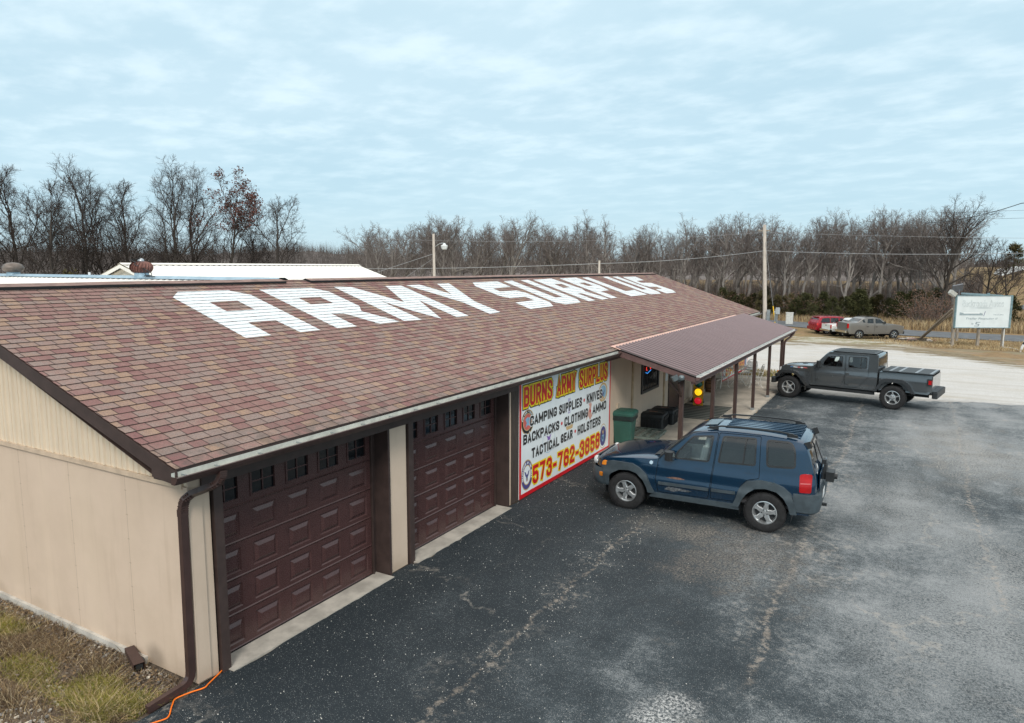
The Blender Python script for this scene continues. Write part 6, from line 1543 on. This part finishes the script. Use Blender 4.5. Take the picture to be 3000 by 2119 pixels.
def wire(pts, sag, label, r=.018, m=WIRE):
    out = []
    for i in range(len(pts)-1):
        a, b_ = Vector(pts[i]), Vector(pts[i+1])
        for k in range(14):
            t = k/14; p = a.lerp(b_, t); p.z -= sag*4*t*(1-t); out.append(p)
    out.append(Vector(pts[-1])); b = MB(); b.tube(out, r, 5); return tag(b.build('overhead_wire', m, smooth=60), label, 'wire', 'overhead wires')
wire([(-53, 52, 4.6), (-20.7, 60.8, 5.15), (-9.1, 82.8, 6.77), (16.55, 90, 6.45), (60, 102, 5.9)], .25, 'lowest pale wire passing the short pole and the crossarm pole above the ridge', .03)
wire([(-55, 62, 8.4), (-9.2, 82.8, 8.9), (60, 96, 8.4)], .8, 'thin pale wire crossing the woods at the crossarm of the tall pole', .014)
wire([(7.0, 80, 9.4), (14, 70, 10.3), (24, 60, 11.6)], .35, 'thick dark wire rising from the tallest right tree into the sky', .035, WIRED)
wire([(8, 90, 11.0), (60, 92, 11.6)], .1, 'highest of the faint thin wires in the sky right of the woods', .014, WIRED)
wire([(8, 90, 10.2), (60, 92, 10.6)], .1, 'middle of the faint thin wires in the sky right of the woods', .014, WIRED)
wire([(-29.0, 44.6, 5.9), (-36.5, 36, 2.2)], 0, 'guy cable slanting down left from the yard lamp pole', .017)
wire([(-28.9, 44.6, 5.6), (-32.2, 41.6, 2.6)], 0, 'second, steeper guy cable of the yard lamp pole', .012)
g1 = MB(); g1.tube([(-9.1, 82.7, 8.2), (-7.65, 81.8, .35)], .02, 5); g1.tube([(-7.65, 81.8, .35), (-7.3, 81.6, -1.64)], .06, 8, mi=1)
tag(g1.build('guy_wire', [WIRE, paint('marker_yellow', (.85, .50, .02), .5)]), 'guy wire of the tall pole with a yellow plastic guard at its foot', 'guy wire')
mz = hgt(-7, 80.8)
mp = empty('meter_box', (-7.0, 80.7, mz), -.4, 'grey electric meter box on a short post beside the yellow guy guard', 'meter box')
b = MB(); b.box(-.08, .08, -.05, .05, 0, 1.8).box(-.26, -.09, -.1, .1, .3, 1.75); b.build('post', GALV, mp)
b = MB(); b.obox((.14, -.1, 1.55), .42, .24, .75, ch=.03); b.lathe([(.10, 0), (.10, .08), (0, .1)], 14, Matrix.Translation((-.18, -.12, 1.4)) @ Matrix.Rotation(math.pi/2, 4, 'X')); b.build('meter_housing', paint('meter_grey', (.44, .48, .50), .5), mp)
b = MB(); b.obox((-5.75, 81.6, hgt(-5.7, 81)+.65), .76, .56, 1.32, ch=.05); b.obox((-5.75, 81.6, hgt(-5.7, 81)+1.32), .82, .62, .07, ch=.05); tag(b.build('utility_box', paint('utility_beige', (.60, .60, .56), .55)), 'plain pale utility cabinet standing in the dry grass right of the meter box', 'utility box')
b = MB(); b.obox((-8.2, 82.3, hgt(-8, 82)+.75), .36, .3, 1.6, ch=.03); b.obox((-8.2, 82.14, hgt(-8, 82)+1.1), .22, .03, .4); tag(b.build('utility_box', GALV), 'narrow grey box at the foot of the tall pole', 'utility box')
# ------------------------------------------------------------------ trees and plants
def bark(name, a, b_, c=None):
    t = NT(name); v = t.coord('Object'); sp = t.n('ShaderNodeSeparateXYZ'); t.t.links.new(v, sp.inputs[0])
    n = t.noise(t.coord('Object', (1, 1, .3)), 3, 5, .65); f = t.noise(v, 18, 3, .7)
    col = t.mix(t.rng(n, .35, .65), a, b_); col = t.mix(t.rng(f, .5, .7, 0, .5), col, tuple(x*.6 for x in a))
    t.set(col, .95, 0, .15); return t.m
BARKD = bark('bark_dark', (.055, .047, .042), (.080, .070, .062)); BARKG = bark('bark_grey', (.185, .165, .152), (.31, .285, .262)); TWD = bark('twig_dark', (.050, .041, .038), (.075, .062, .056)); TWG = bark('twig_grey', (.125, .106, .098), (.195, .170, .158))
def bare_tree(seed, H, spread, fork, dens=1.0, lean=.0, tk=.0165):
    """segments of a leafless tree: trunk and limbs, then finer branches"""
    rd = random.Random(seed); tr = MB(); cr = MB(); tips = []
    def rv(): return Vector((rd.gauss(0, 1), rd.gauss(0, 1), rd.gauss(0, 1)))
    def grow_(p, d, L, r, lv):
        n = (9, 7, 6, 4, 3)[lv]; st = L/n; pts = [p]; rs = [r]; dirs = [d]
        wob = (.07, .15, .20, .24, .26)[lv]; up = (.05, .10, .07, .04, .03)[lv]
        for i in range(n):
            d = (d+rv()*wob+Vector((0, 0, up))).normalized(); p = p+d*st
            pts.append(p); rs.append(r*(1-(i+1)/n*(.60 if lv == 0 else .72))); dirs.append(d)
        (tr if lv < 2 else cr).tube(pts, rs, (8, 5, 3, 3, 3)[lv], cap=False)
        if lv >= 4: return
        if lv >= 2: tips.append(pts[-1])
        if lv == 0: ks = [(t, .42) for t in [fork+(1-fork)*(j+rd.random()*.6)/(9*dens) for j in range(int(9*dens))]]+[(.99, .5), (.98, .5)]
        else:
            m = int((7, 7, 6)[lv-1]*dens+.5); ks = [(.22+.78*(j+rd.random()*.7)/m, .6) for j in range(m)]
        az = rd.uniform(0, 6.28)
        for t, k in ks:
            t = min(t, .999); i = int(t*n); q = pts[i].lerp(pts[min(i+1, n)], t*n-i); rr = rs[i]*(.62 if lv == 0 else .58); az += 2.4+rd.gauss(0, .35)
            dd = dirs[i]; s1 = dd.orthogonal().normalized(); s2 = dd.cross(s1); a = rd.uniform(.42, .85)*(spread if lv == 0 else 1.0)
            if t > .97: a *= .5
            nd = (dd*math.cos(a)+(s1*math.cos(az)+s2*math.sin(az))*math.sin(a)).normalized()
            if lv == 0: LL = H*rd.uniform(.34, .50)*(1.15-.55*t)
            else: LL = L*rd.uniform(.42, .62)*(1.15-.5*t)
            grow_(q, nd, LL, max(rr, (.045, .022, .011, .0075)[lv]), lv+1)
    grow_(Vector((0, 0, -.3)), Vector((lean, 0, 1)).normalized(), H*.72, H*tk, 0)
    zt = max(v[2] for v in cr.v); s = H/zt
    for m in (tr, cr): m.v = [(x*s, y*s, z*s) for x, y, z in m.v]
    return tr, cr, [t*s for t in tips]
def tree_kind(name, args, mt, mc, label, group=None, leaves=None):
    tr, cr, tips = bare_tree(*args); e = empty(name, (0, 0, 0), 0, label, 'tree', group)
    tr.build('trunk', mt, e, smooth=60); co = cr.build('crown', mc, e)
    if leaves:
        mm, frac, sz, zmin = leaves; lf = MB(); rd = random.Random(3)
        for p in tips:
            if p.z < zmin or rd.random() > frac: continue
            for k in range(12):
                q = p+Vector((rd.gauss(0, .18), rd.gauss(0, .18), rd.gauss(0, .15))); a = Vector((rd.gauss(0, 1), rd.gauss(0, 1), rd.gauss(0, 1))).normalized()*sz; b_ = a.orthogonal().normalized()*sz*.6
                lf.add([q-a, q+b_, q+a, q-b_], [(0, 1, 2, 3)])
        lf.build('dead_leaves', mm, e)
    return e
def put(e, x, y, rz, sc, label=None, sz=None, sink=0.0):
    e.location = (x, y, hgt(x, y)-sink); e.rotation_euler = (0, 0, rz); e.scale = (sc, sc, sz or sc)
    if label: e['label'] = label
    return e
BL = paint('oak_leaf_brown', (.10, .035, .026), .8, var=.4, scale=2)
# the near row on the left, each its own shape
LEFT = [  # pixel column (3000 wide), distance, top height, spread, seed, fork, width factor
 (-60, 66, 505, .85, 101, .30, 'leaning bare tree at the left edge of the photo', -.12, 1),
 (60, 68, 492, .80, 102, .28, 'dark bare tree with many upright stems left of the row behind the dome vent', .0, 1),
 (175, 64, 512, .72, 103, .34, 'bare tree leaning left over the evergreen behind the rear roof', -.16, 0),
 (255, 70, 472, .62, 104, .40, 'tall narrow bare tree above the pale gable peak', .03, 1),
 (395, 70, 532, .60, 105, .22, 'slender bare tree with thin straight stems right of the brown turbine', .0, 1),
 (330, 74, 545, .7, 106, .25, 'lower bare tree behind the tallest stems of the left row', .05, 0),
 (500, 68, 476, .66, 107, .38, 'tallest bare tree in the middle of the left row', -.03, 1),
 (830, 67, 572, 1.05, 109, .16, 'rounded spreading bare tree at the right end of the left row', .04, 1),
 (570, 74, 490, .6, 110, .3, 'thin bare tree between the tallest one and the brown-leaved oak', .06, 0),
 (745, 73, 600, .9, 111, .2, 'small bare tree between the brown-leaved oak and the rounded tree', .1, 0)]
_yaw0 = -0.5197
def col(px, d):
    """ground point at a compass bearing from the lot, d metres away"""
    a = _yaw0+math.atan((px-1500)/2070.9); return 6.918+math.sin(a)*d, -4.818+math.cos(a)*d
def need(px, ty, d, z0): return 4.81+(782-ty)/2070.9*d*math.cos(math.atan((px-1500)/2070.9))-z0
for pxc, d, ty, sp_, sd_, fk, lb, ln, _ in LEFT:
    x, y = col(pxc, d); H_ = need(pxc, ty, d, hgt(x, y)); e = tree_kind('bare_tree', (sd_, H_, sp_*1.22, fk*.55, 1.1, ln, .0125), BARKD, TWD, lb, 'bare trees behind the rear roof'); put(e, x, y, 0, 1)
x, y = col(650, 68); e = tree_kind('oak_tree', (108, need(650, 506, 68, hgt(x, y)), .75, .16, 1.05, .02, .0125), BARKD, TWD, 'oak still holding clumps of red-brown leaves in the left row', 'bare trees behind the rear roof', leaves=(BL, .50, .085, 8.5)); put(e, x, y, 0, 1)
lp_ = [tree_kind('bare_tree', (401+i, 12.0, sp_, .2, .85, ln, .011), BARKD, TWD, 'slim dark bare tree deeper in the left row', 'bare trees deeper behind the rear roof') for i, (sp_, ln) in enumerate(((.7, .05), (.85, -.08), (.6, .0)))]
R9 = random.Random(77)
for k in range(13):
    x, y = col(-120+k*78+R9.uniform(-24, 24), R9.uniform(84, 98)); e = lp_[k] if k < 3 else copy_tree(lp_[k % 3]); s_ = R9.uniform(.68, .95); put(e, x, y, R9.uniform(0, 6), s_*R9.uniform(.9, 1.2), sz=s_*(1 if k < 9 else .72))
# the woods beyond the road
WOODG = 'bare trees of the woods beyond the road'; WL = 'bare grey tree standing in the woods beyond the road'
protos = [tree_kind('bare_tree', (201+i, 13.0, sp_, fk, dn*.92, ln, .0185), BARKG, TWG, WL, WOODG) for i, (sp_, fk, dn, ln) in enumerate(((1.2, .34, 1.05, .03), (1.05, .42, 1.05, -.06), (1.3, .28, 1.0, .08), (.95, .45, 1.05, .0), (1.15, .38, 1.1, -.1), (.85, .30, 1.0, .05)))]
R4 = random.Random(21)
TOP = [(1040, 700), (1080, 655), (1110, 645), (1150, 660), (1200, 640), (1260, 622), (1330, 616), (1400, 622), (1470, 614), (1560, 632), (1640, 640), (1720, 608), (1790, 640), (1850, 655), (1930, 628), (2000, 632), (2070, 618), (2150, 610), (2230, 612), (2300, 640), (2400, 600), (2460, 612), (2520, 618), (2600, 596), (2660, 610), (2740, 572), (2800, 600), (2850, 660), (2900, 700)]
def topz(px):
    for (a, za), (b, zb) in zip(TOP, TOP[1:]):
        if a <= px <= b: return za+(zb-za)*(px-a)/(b-a)
    return 690
spots = []
px_ = 1040.0
while px_ < 2800:
    spots.append((px_+R4.uniform(-12, 12), R4.uniform(101, 112) if px_ > 1900 else R4.uniform(92, 110), 0)); px_ += R4.uniform(27, 44)
px_ = 1120.0
while px_ < 2780:
    spots.append((px_+R4.uniform(-20, 20), R4.uniform(112, 130), 26)); px_ += R4.uniform(34, 52)
px_ = 1100.0
while px_ < 2800:
    spots.append((px_+R4.uniform(-20, 20), R4.uniform(132, 165), 60)); px_ += R4.uniform(34, 52)
used = set()
for k, (pxc, d, dn) in enumerate(spots):
    x, y = col(pxc, d); z0 = hgt(x, y); ty = topz(pxc)-6+dn+R4.uniform(0, 40 if dn == 0 else 30)
    i = R4.randrange(6); H_ = need(pxc, ty, d, z0)*R4.uniform(.95, 1.02)
    e = protos[i] if i not in used else copy_tree(protos[i]); used.add(i)
    s_ = max(.45, H_/13.0); put(e, x, y, R4.uniform(0, 6.28), s_*R4.uniform(.9, 1.05), sz=s_)
for i in range(6):
    if i not in used: x, y = col(1500+i*100, 100); put(protos[i], x, y, 0, .9)
for pxc, d, ty, lb in ((2740, 97, 572, 'tallest bare tree of the woods, standing above the faded billboard'), (2875, 104, 692, 'low spreading bare tree at the right end of the woods before the hill'), (2935, 108, 735, 'small bare tree on the slope below the pale highway'), (1105, 84, 652, 'lone bare tree at the left end of the woods beyond the white building')):
    x, y = col(pxc, d); z0 = hgt(x, y); H_ = need(pxc, ty, d, z0)
    e = tree_kind('bare_tree', (300+pxc, H_, 1.15 if pxc > 2800 else .95, .16 if pxc > 2800 else .3, 1.05, .05), BARKG if pxc < 2700 else BARKD, TWG if pxc < 2700 else TWD, lb, WOODG); put(e, x, y, 0, 1)
# cedars at the edge of the woods
def cedar_mat(name, a, b_):
    t = NT(name); v = t.coord('Object'); n = t.noise(v, 1.6, 4, .6); f = t.noise(v, 9, 3, .7)
    c = t.mix(t.rng(n, .35, .65), a, b_); c = t.mix(t.rng(f, .55, .75, 0, .6), c, (.10, .062, .03)); t.set(c, .9, 0, .15); return t.m
CED = [cedar_mat('cedar_green', (.036, .042, .018), (.062, .064, .026)), cedar_mat('cedar_olive', (.062, .058, .026), (.090, .076, .034))]
def cedar(seed, H, W_, m, label, group=None):
    rd = random.Random(seed); e = empty('cedar_tree', (0, 0, 0), 0, label, 'tree', group)
    b = MB(); b.tube([(0, 0, -.2), (0, 0, H*.9)], [.09, .02], 6); b.build('trunk', BARKD, e)
    f = MB(); lumps = [(rd.uniform(0, 6.28), rd.uniform(.05, .95), rd.uniform(.7, 1.2)) for _ in range(34)]
    for a, t, k in lumps:
        zc = H*(.05+.93*t); rr = W_*(1-t)**.7*rd.uniform(.45, 1.0); cx, cy = rr*math.cos(a), rr*math.sin(a); s_ = .42*k*(1-.4*t)
        for _ in range(75):
            p = Vector((cx+rd.gauss(0, s_*.55), cy+rd.gauss(0, s_*.55), zc+rd.gauss(0, s_*.6))); d = Vector((rd.gauss(0, .5)+math.cos(a)*.6, rd.gauss(0, .5)+math.sin(a)*.6, rd.uniform(.2, 1.3))).normalized()*rd.uniform(.12, .28); w_ = d.orthogonal().normalized()*rd.uniform(.03, .07)
            f.add([p-w_, p+w_, p+d], [(0, 1, 2)])
    f.build('crown', m, e); return e
CG = 'cedars along the edge of the woods'
cps = [cedar(1, 4.2, 1.3, CED[0], 'dark green bushy cedar at the foot of the bare woods', CG), cedar(2, 4.4, 1.1, CED[1], 'dark green bushy cedar at the foot of the bare woods', CG), cedar(3, 3.6, 1.5, CED[0], 'dark green bushy cedar at the foot of the bare woods', CG)]
cl_ = []
for pxc in range(2120, 2740, 17): cl_.append((pxc+R4.uniform(-9, 9), R4.uniform(94, 102), R4.uniform(.58, 1.0)))
for k, (pxc, d, s_) in enumerate(cl_):
    x, y = col(pxc, d); e = cps[k] if k < 3 else copy_tree(cps[R4.randrange(3)]); put(e, x, y, R4.uniform(0, 6), s_*R4.uniform(1.0, 1.4), sz=s_)
for pxc, d, s_, lb in ((2955, 96, .9, 'dark cedar bush showing right of the billboard'), (2905, 100, .7, 'dark cedar bush partly hidden behind the right half of the billboard'), (215, 58, 1.0, 'large evergreen cedar among the bare trees behind the rear roof'), (745, 62, .6, 'small evergreen left of the rounded bare tree'), (2955, 165, 1.6, 'far dark evergreen beside the pale highway on the hill')):
    x, y = col(pxc, d); e = copy_tree(cps[R4.randrange(3)]); e['group'] = CG; put(e, x, y, R4.uniform(0, 6), s_*1.35, lb, s_)
# russet shrubs and undergrowth
def blades(name, n, area, hmin, hmax, wd, mats, seed, lean=.35, clump=None, kindlabel='stuff', wts=None, mask=None):
    rd = random.Random(seed); b = MB(); k = 0; tries = 0
    while k < n and tries < n*6:
        tries += 1; x, y = area(rd)
        if mask and not mask(x, y, rd): continue
        h = rd.uniform(hmin, hmax)*(clump(x, y) if clump else 1); a = rd.uniform(0, 6.28); lx, ly = math.cos(a)*h*abs(rd.gauss(0, lean)), math.sin(a)*h*abs(rd.gauss(0, lean)); t = rd.uniform(0, 6.28); wx, wy = math.cos(t)*wd, math.sin(t)*wd; z = hgt(x, y)-.03
        mi = rd.choices(range(len(mats)), wts)[0] if wts else rd.randrange(len(mats))
        if clump and hasattr(clump, 'mat'): mi = clump.mat(x, y, rd)
        b.add([(x-wx, y-wy, z), (x+wx, y+wy, z), (x+lx*.4+wx*.8, y+ly*.4+wy*.8, z+h*.6), (x+lx*.4-wx*.8, y+ly*.4-wy*.8, z+h*.6), (x+lx, y+ly, z+h)], [(0, 1, 2, 3), (3, 2, 4)], mi); k += 1
    return tag(b.build(name, mats), kind=kindlabel)
STRAW = paint('straw', (.40, .285, .14), .9, var=.25, scale=.6); STRAW2 = paint('straw_dark', (.245, .165, .085), .9, var=.3, scale=.6); STRAW3 = paint('straw_pale', (.52, .42, .26), .9, var=.2, scale=.6); BRN = paint('dead_brown', (.13, .088, .055), .9, var=.3, scale=1); OLIVE = paint('olive_blade', (.225, .205, .03), .9, var=.3, scale=2); OLIVE2 = paint('green_blade', (.12, .14, .030), .9, var=.3, scale=2)
def field_area(rd):
    px = rd.uniform(2150, 3080); d = rd.uniform(80, 112); return col(px, d)
blades('dry_grass', 26000, field_area, .35, 1.0, .018, [STRAW, STRAW2, STRAW3, BRN], 31, .25, mask=lambda x, y, rd: (80.3+max(0, 3-x)*.6) < y < 102)
blades('roadside_grass', 15000, lambda rd: col(rd.uniform(2420, 3080), rd.uniform(56, 80)), .08, .28, .012, [STRAW, STRAW2, STRAW3], 32, .5, mask=lambda x, y, rd: 59 < y < 70.8 and x > 5.5+rd.gauss(0, 1.2)+max(0, 64-y)*.5)
UG = paint('brush_grey', (.112, .096, .088), .95, var=.3, scale=.4); UG2 = paint('brush_brown', (.112, .080, .062), .95, var=.35, scale=.4); UG3 = paint('brush_russet', (.17, .080, .045), .95, var=.3, scale=.4)
def wood_area(rd):
    px = rd.uniform(1060, 2870); d = rd.uniform(102, 170) ; return col(px, d)
blades('undergrowth', 46000, wood_area, 1.0, 5.0, .022, [UG, UG2, UG], 33, .22)
blades('brush', 2600, lambda rd: col(rd.uniform(-150, 1050), rd.uniform(66, 90)), .6, 3.0, .016, [UG2, TWD, UG], 34, .35)
def russet(pxc, d, s_, lb, seed):
    rd = random.Random(seed); x, y = col(pxc, d); e = empty('shrub', (x, y, hgt(x, y)), 0, lb, 'shrub', 'russet shrubs under the woods')
    b = MB(); f = MB()
    for k in range(60):
        a = rd.uniform(0, 6.28); d_ = Vector((math.cos(a)*rd.uniform(.2, 1), math.sin(a)*rd.uniform(.2, 1), rd.uniform(.6, 1.3))).normalized(); L = s_*rd.uniform(1.2, 2.6); p = Vector((0, 0, 0)); pts = [p]
        for i in range(5):
            d_ = (d_+Vector((rd.gauss(0, .2), rd.gauss(0, .2), rd.gauss(-.05, .15)))).normalized(); p = p+d_*L/5; pts.append(p)
        b.tube(pts, [.02, .017, .014, .011, .009, .006], 3, cap=False)
        for q in pts[2:]:
            for j in range(5):
                c = q+Vector((rd.gauss(0, .22), rd.gauss(0, .22), rd.gauss(0, .18))); v = Vector((rd.gauss(0, 1), rd.gauss(0, 1), rd.gauss(0, 1))).normalized()*.07; w_ = v.orthogonal().normalized()*.04; f.add([c-v, c+w_, c+v, c-w_], [(0, 1, 2, 3)])
    b.build('branches', TWG, e); f.build('dead_leaves', paint('russet_leaf', (.150, .085, .058), .9, var=.35, scale=1), e)
for i, (pxc, d, s_, lb) in enumerate(((2105, 97, 1.6, 'russet-leaved shrub just left of the pale utility pole'), (2185, 97, 1.4, 'small russet shrub right below the far roof corner'), (2345, 97, 1.5, 'russet shrub among the cedars above the utility cabinet'), (2690, 92, 2.1, 'wide russet shrub left of the billboard lamp'), (2745, 94, 2.1, 'russet shrub behind the left edge of the billboard'), (2840, 99, 2.1, 'russet shrub above the billboard top edge'))): russet(pxc, d, s_, lb, 60+i)
# turf by the end wall
from mathutils import noise as mn
class Cl:
    def __call__(s, x, y): return .55+.9*max(0, mn.noise(Vector((x*1.3, y*1.9, 0)))+.25)
    def mat(s, x, y, rd):
        g_ = mn.noise(Vector((x*.9+3, y*1.4, 2))); d = -y
        gr = g_ > -.15 and .33 < d < 1.05 and x > -4.6
        r = rd.random()
        if gr: return 4 if r < .50 else (5 if r < .62 else (0 if r < .82 else 2))
        return 3 if r < .38 else (1 if r < .62 else (2 if r < .78 else (0 if r < .9 else 3)))
def turf_mask(x, y, rd):
    if y > -.06 or x > -.06+(y+.75)*.05 if y > -.75 else x > -.10+(y+.75)*.28: return False
    v = mn.noise(Vector((x*1.6, y*1.6, 7)))
    yy = y+.18*mn.noise(Vector((x*.8, 5, 1)))
    if yy > -.32: return rd.random() < .10+.2*v
    if yy > -1.0: return rd.random() < .62+v*1.3
    return rd.random() < .20+v*.5
blades('grass', 60000, lambda rd: (rd.uniform(-5.4, .0), rd.uniform(-2.6, -.05)), .045, .16, .0029, [STRAW, STRAW2, STRAW3, BRN, OLIVE, OLIVE2], 41, 1.2, Cl(), mask=turf_mask)
blades('porch_side_grass', 2600, lambda rd: (rd.uniform(.2, 2.6), rd.uniform(27.5, 31)), .05, .22, .010, [STRAW, OLIVE, STRAW3, OLIVE2], 42, .6)
ps = MB(); R6 = random.Random(9)
for i in range(620):
    x, y = R6.uniform(-5, -.15), -abs(R6.gauss(.02, .22))-.05 if R6.random() < .40 else R6.uniform(-2.2, -1.0)
    if y < -.9 and R6.random() < .35: x = R6.uniform(-1.6, -.2); y = R6.uniform(-1.7, -.8)
    if x > -.12+(y+.75)*.28 and y < -.75: continue
    s_ = R6.uniform(.008, .028); m = Matrix.Rotation(R6.uniform(0, 3), 4, 'Z') @ Matrix.Rotation(R6.uniform(-.5, .5), 4, 'X'); ps.obox((x, y, -.01+s_*.4), s_*1.5, s_, s_*.8, m, mi=R6.choice((0, 0, 1)), ch=s_*.25)
tag(ps.build('pebbles', [paint('pebble_pale', (.50, .45, .37), .9, var=.3), paint('pebble_grey', (.30, .29, .27), .9, var=.3)]), kind='stuff')
gs = MB()
for i in range(1500):                                     # loose stones lying on the asphalt
    x = abs(R6.gauss(0, 1.8))+.05; y = R6.uniform(-1.5, 12)
    if R6.random() < .35: x = 2.66+R6.gauss(0, .25)
    if y > 11.5 or x > 9: continue
    s_ = R6.uniform(.003, .0095); m = Matrix.Rotation(R6.uniform(0, 3), 4, 'Z'); gs.obox((x, y, s_*.3-.002), s_*1.4, s_, s_*.7, m, ch=s_*.28)
tag(gs.build('loose_gravel', paint('loose_stone', (.60, .585, .54), .9, var=.25)), kind='stuff')
# wooded hills on the horizon
def hill_mat():
    t = NT('far_hill'); v = t.coord('Object', (1, 1, 3)); n = t.noise(v, .03, 6, .7); f = t.noise(v, .22, 4, .7)
    c = t.mix(t.rng(n, .35, .65), (.135, .118, .112), (.185, .165, .155)); t.set(t.mix(t.rng(f, .45, .7, 0, .7), c, (.10, .09, .088)), .95, 0, .1); return t.m
HM = hill_mat(); R7 = random.Random(14)
def hill_strip(px0, px1, d, ztop, seed):
    b = MB(); rows = [[], [], []]; n = 90
    for i in range(n+1):
        px = px0+(px1-px0)*i/n; zt = ztop(px)+mn.noise(Vector((i*.35, seed, 0)))*1.2; x, y = col(px, d); x2, y2 = col(px, d+160); x0_, y0_ = col(px, d-150)
        rows[0].append((x0_, y0_, -3)); rows[1].append((x, y, zt)); rows[2].append((x2, y2, -4))
    b.grid(rows); tag(b.build('hills', HM, smooth=180), kind='structure')
    f = MB()
    for k in range(5200):
        px = R7.uniform(px0, px1); dd = R7.uniform(-110, 20); t = (dd+150)/150 if dd < 0 else 1-dd/160; x, y = col(px, d+dd); z = -3+(ztop(px)+3)*min(1, t)-.5; h = R7.uniform(4, 9.5); w_ = R7.uniform(.8, 2.2)
        a = R7.uniform(0, 3.14); wx, wy = math.cos(a)*w_, math.sin(a)*w_
        for q in range(4):
            f.add([(x+wx*q*.3-.09, y+wy*q*.3, z), (x+wx*q*.3+.09, y+wy*q*.3, z), (x+wx*(q*.9-1.2)+R7.gauss(0, .3), y+wy*(q*.9-1.2), z+h*R7.uniform(.7, 1))], [(0, 1, 2)])
    tag(f.build('far_woods', UG), kind='stuff')
hill_strip(-300, 1350, 430, lambda px: 10.5+3.0*math.exp(-((px-860)/160)**2)+1.2*math.exp(-((px-200)/300)**2)-1.0*math.exp(-((px-1250)/120)**2), 1)
hill_strip(1250, 3200, 520, lambda px: 8.5-1.5*ss((px-1900)/700), 2)
# fallen leaves and litter at the foot of the end wall
lv = MB(); R8 = random.Random(12)
for i in range(5200):
    x, y = R8.uniform(-5.2, -.05), -.06-abs(R8.gauss(0, .40))
    if R8.random() < .35: y = R8.uniform(-2.4, -.3)
    if x > -.10+(y+.75)*.28 and y < -.75: continue
    s_ = R8.uniform(.010, .030); a = Vector((R8.gauss(0, 1), R8.gauss(0, 1), R8.gauss(0, .3))).normalized()*s_; b_ = a.cross(Vector((R8.gauss(0, .3), R8.gauss(0, .3), 1))).normalized()*s_*.55; q = Vector((x, y, .004+R8.uniform(0, .02)))
    lv.add([q-a, q+b_, q+a+Vector((0, 0, s_*.3)), q-b_], [(0, 1, 2, 3)], R8.choice((0, 0, 1, 2)))
tag(lv.build('leaf_litter', [BRN, paint('leaf_grey', (.19, .155, .125), .9, var=.3, scale=3), STRAW2]), kind='stuff')
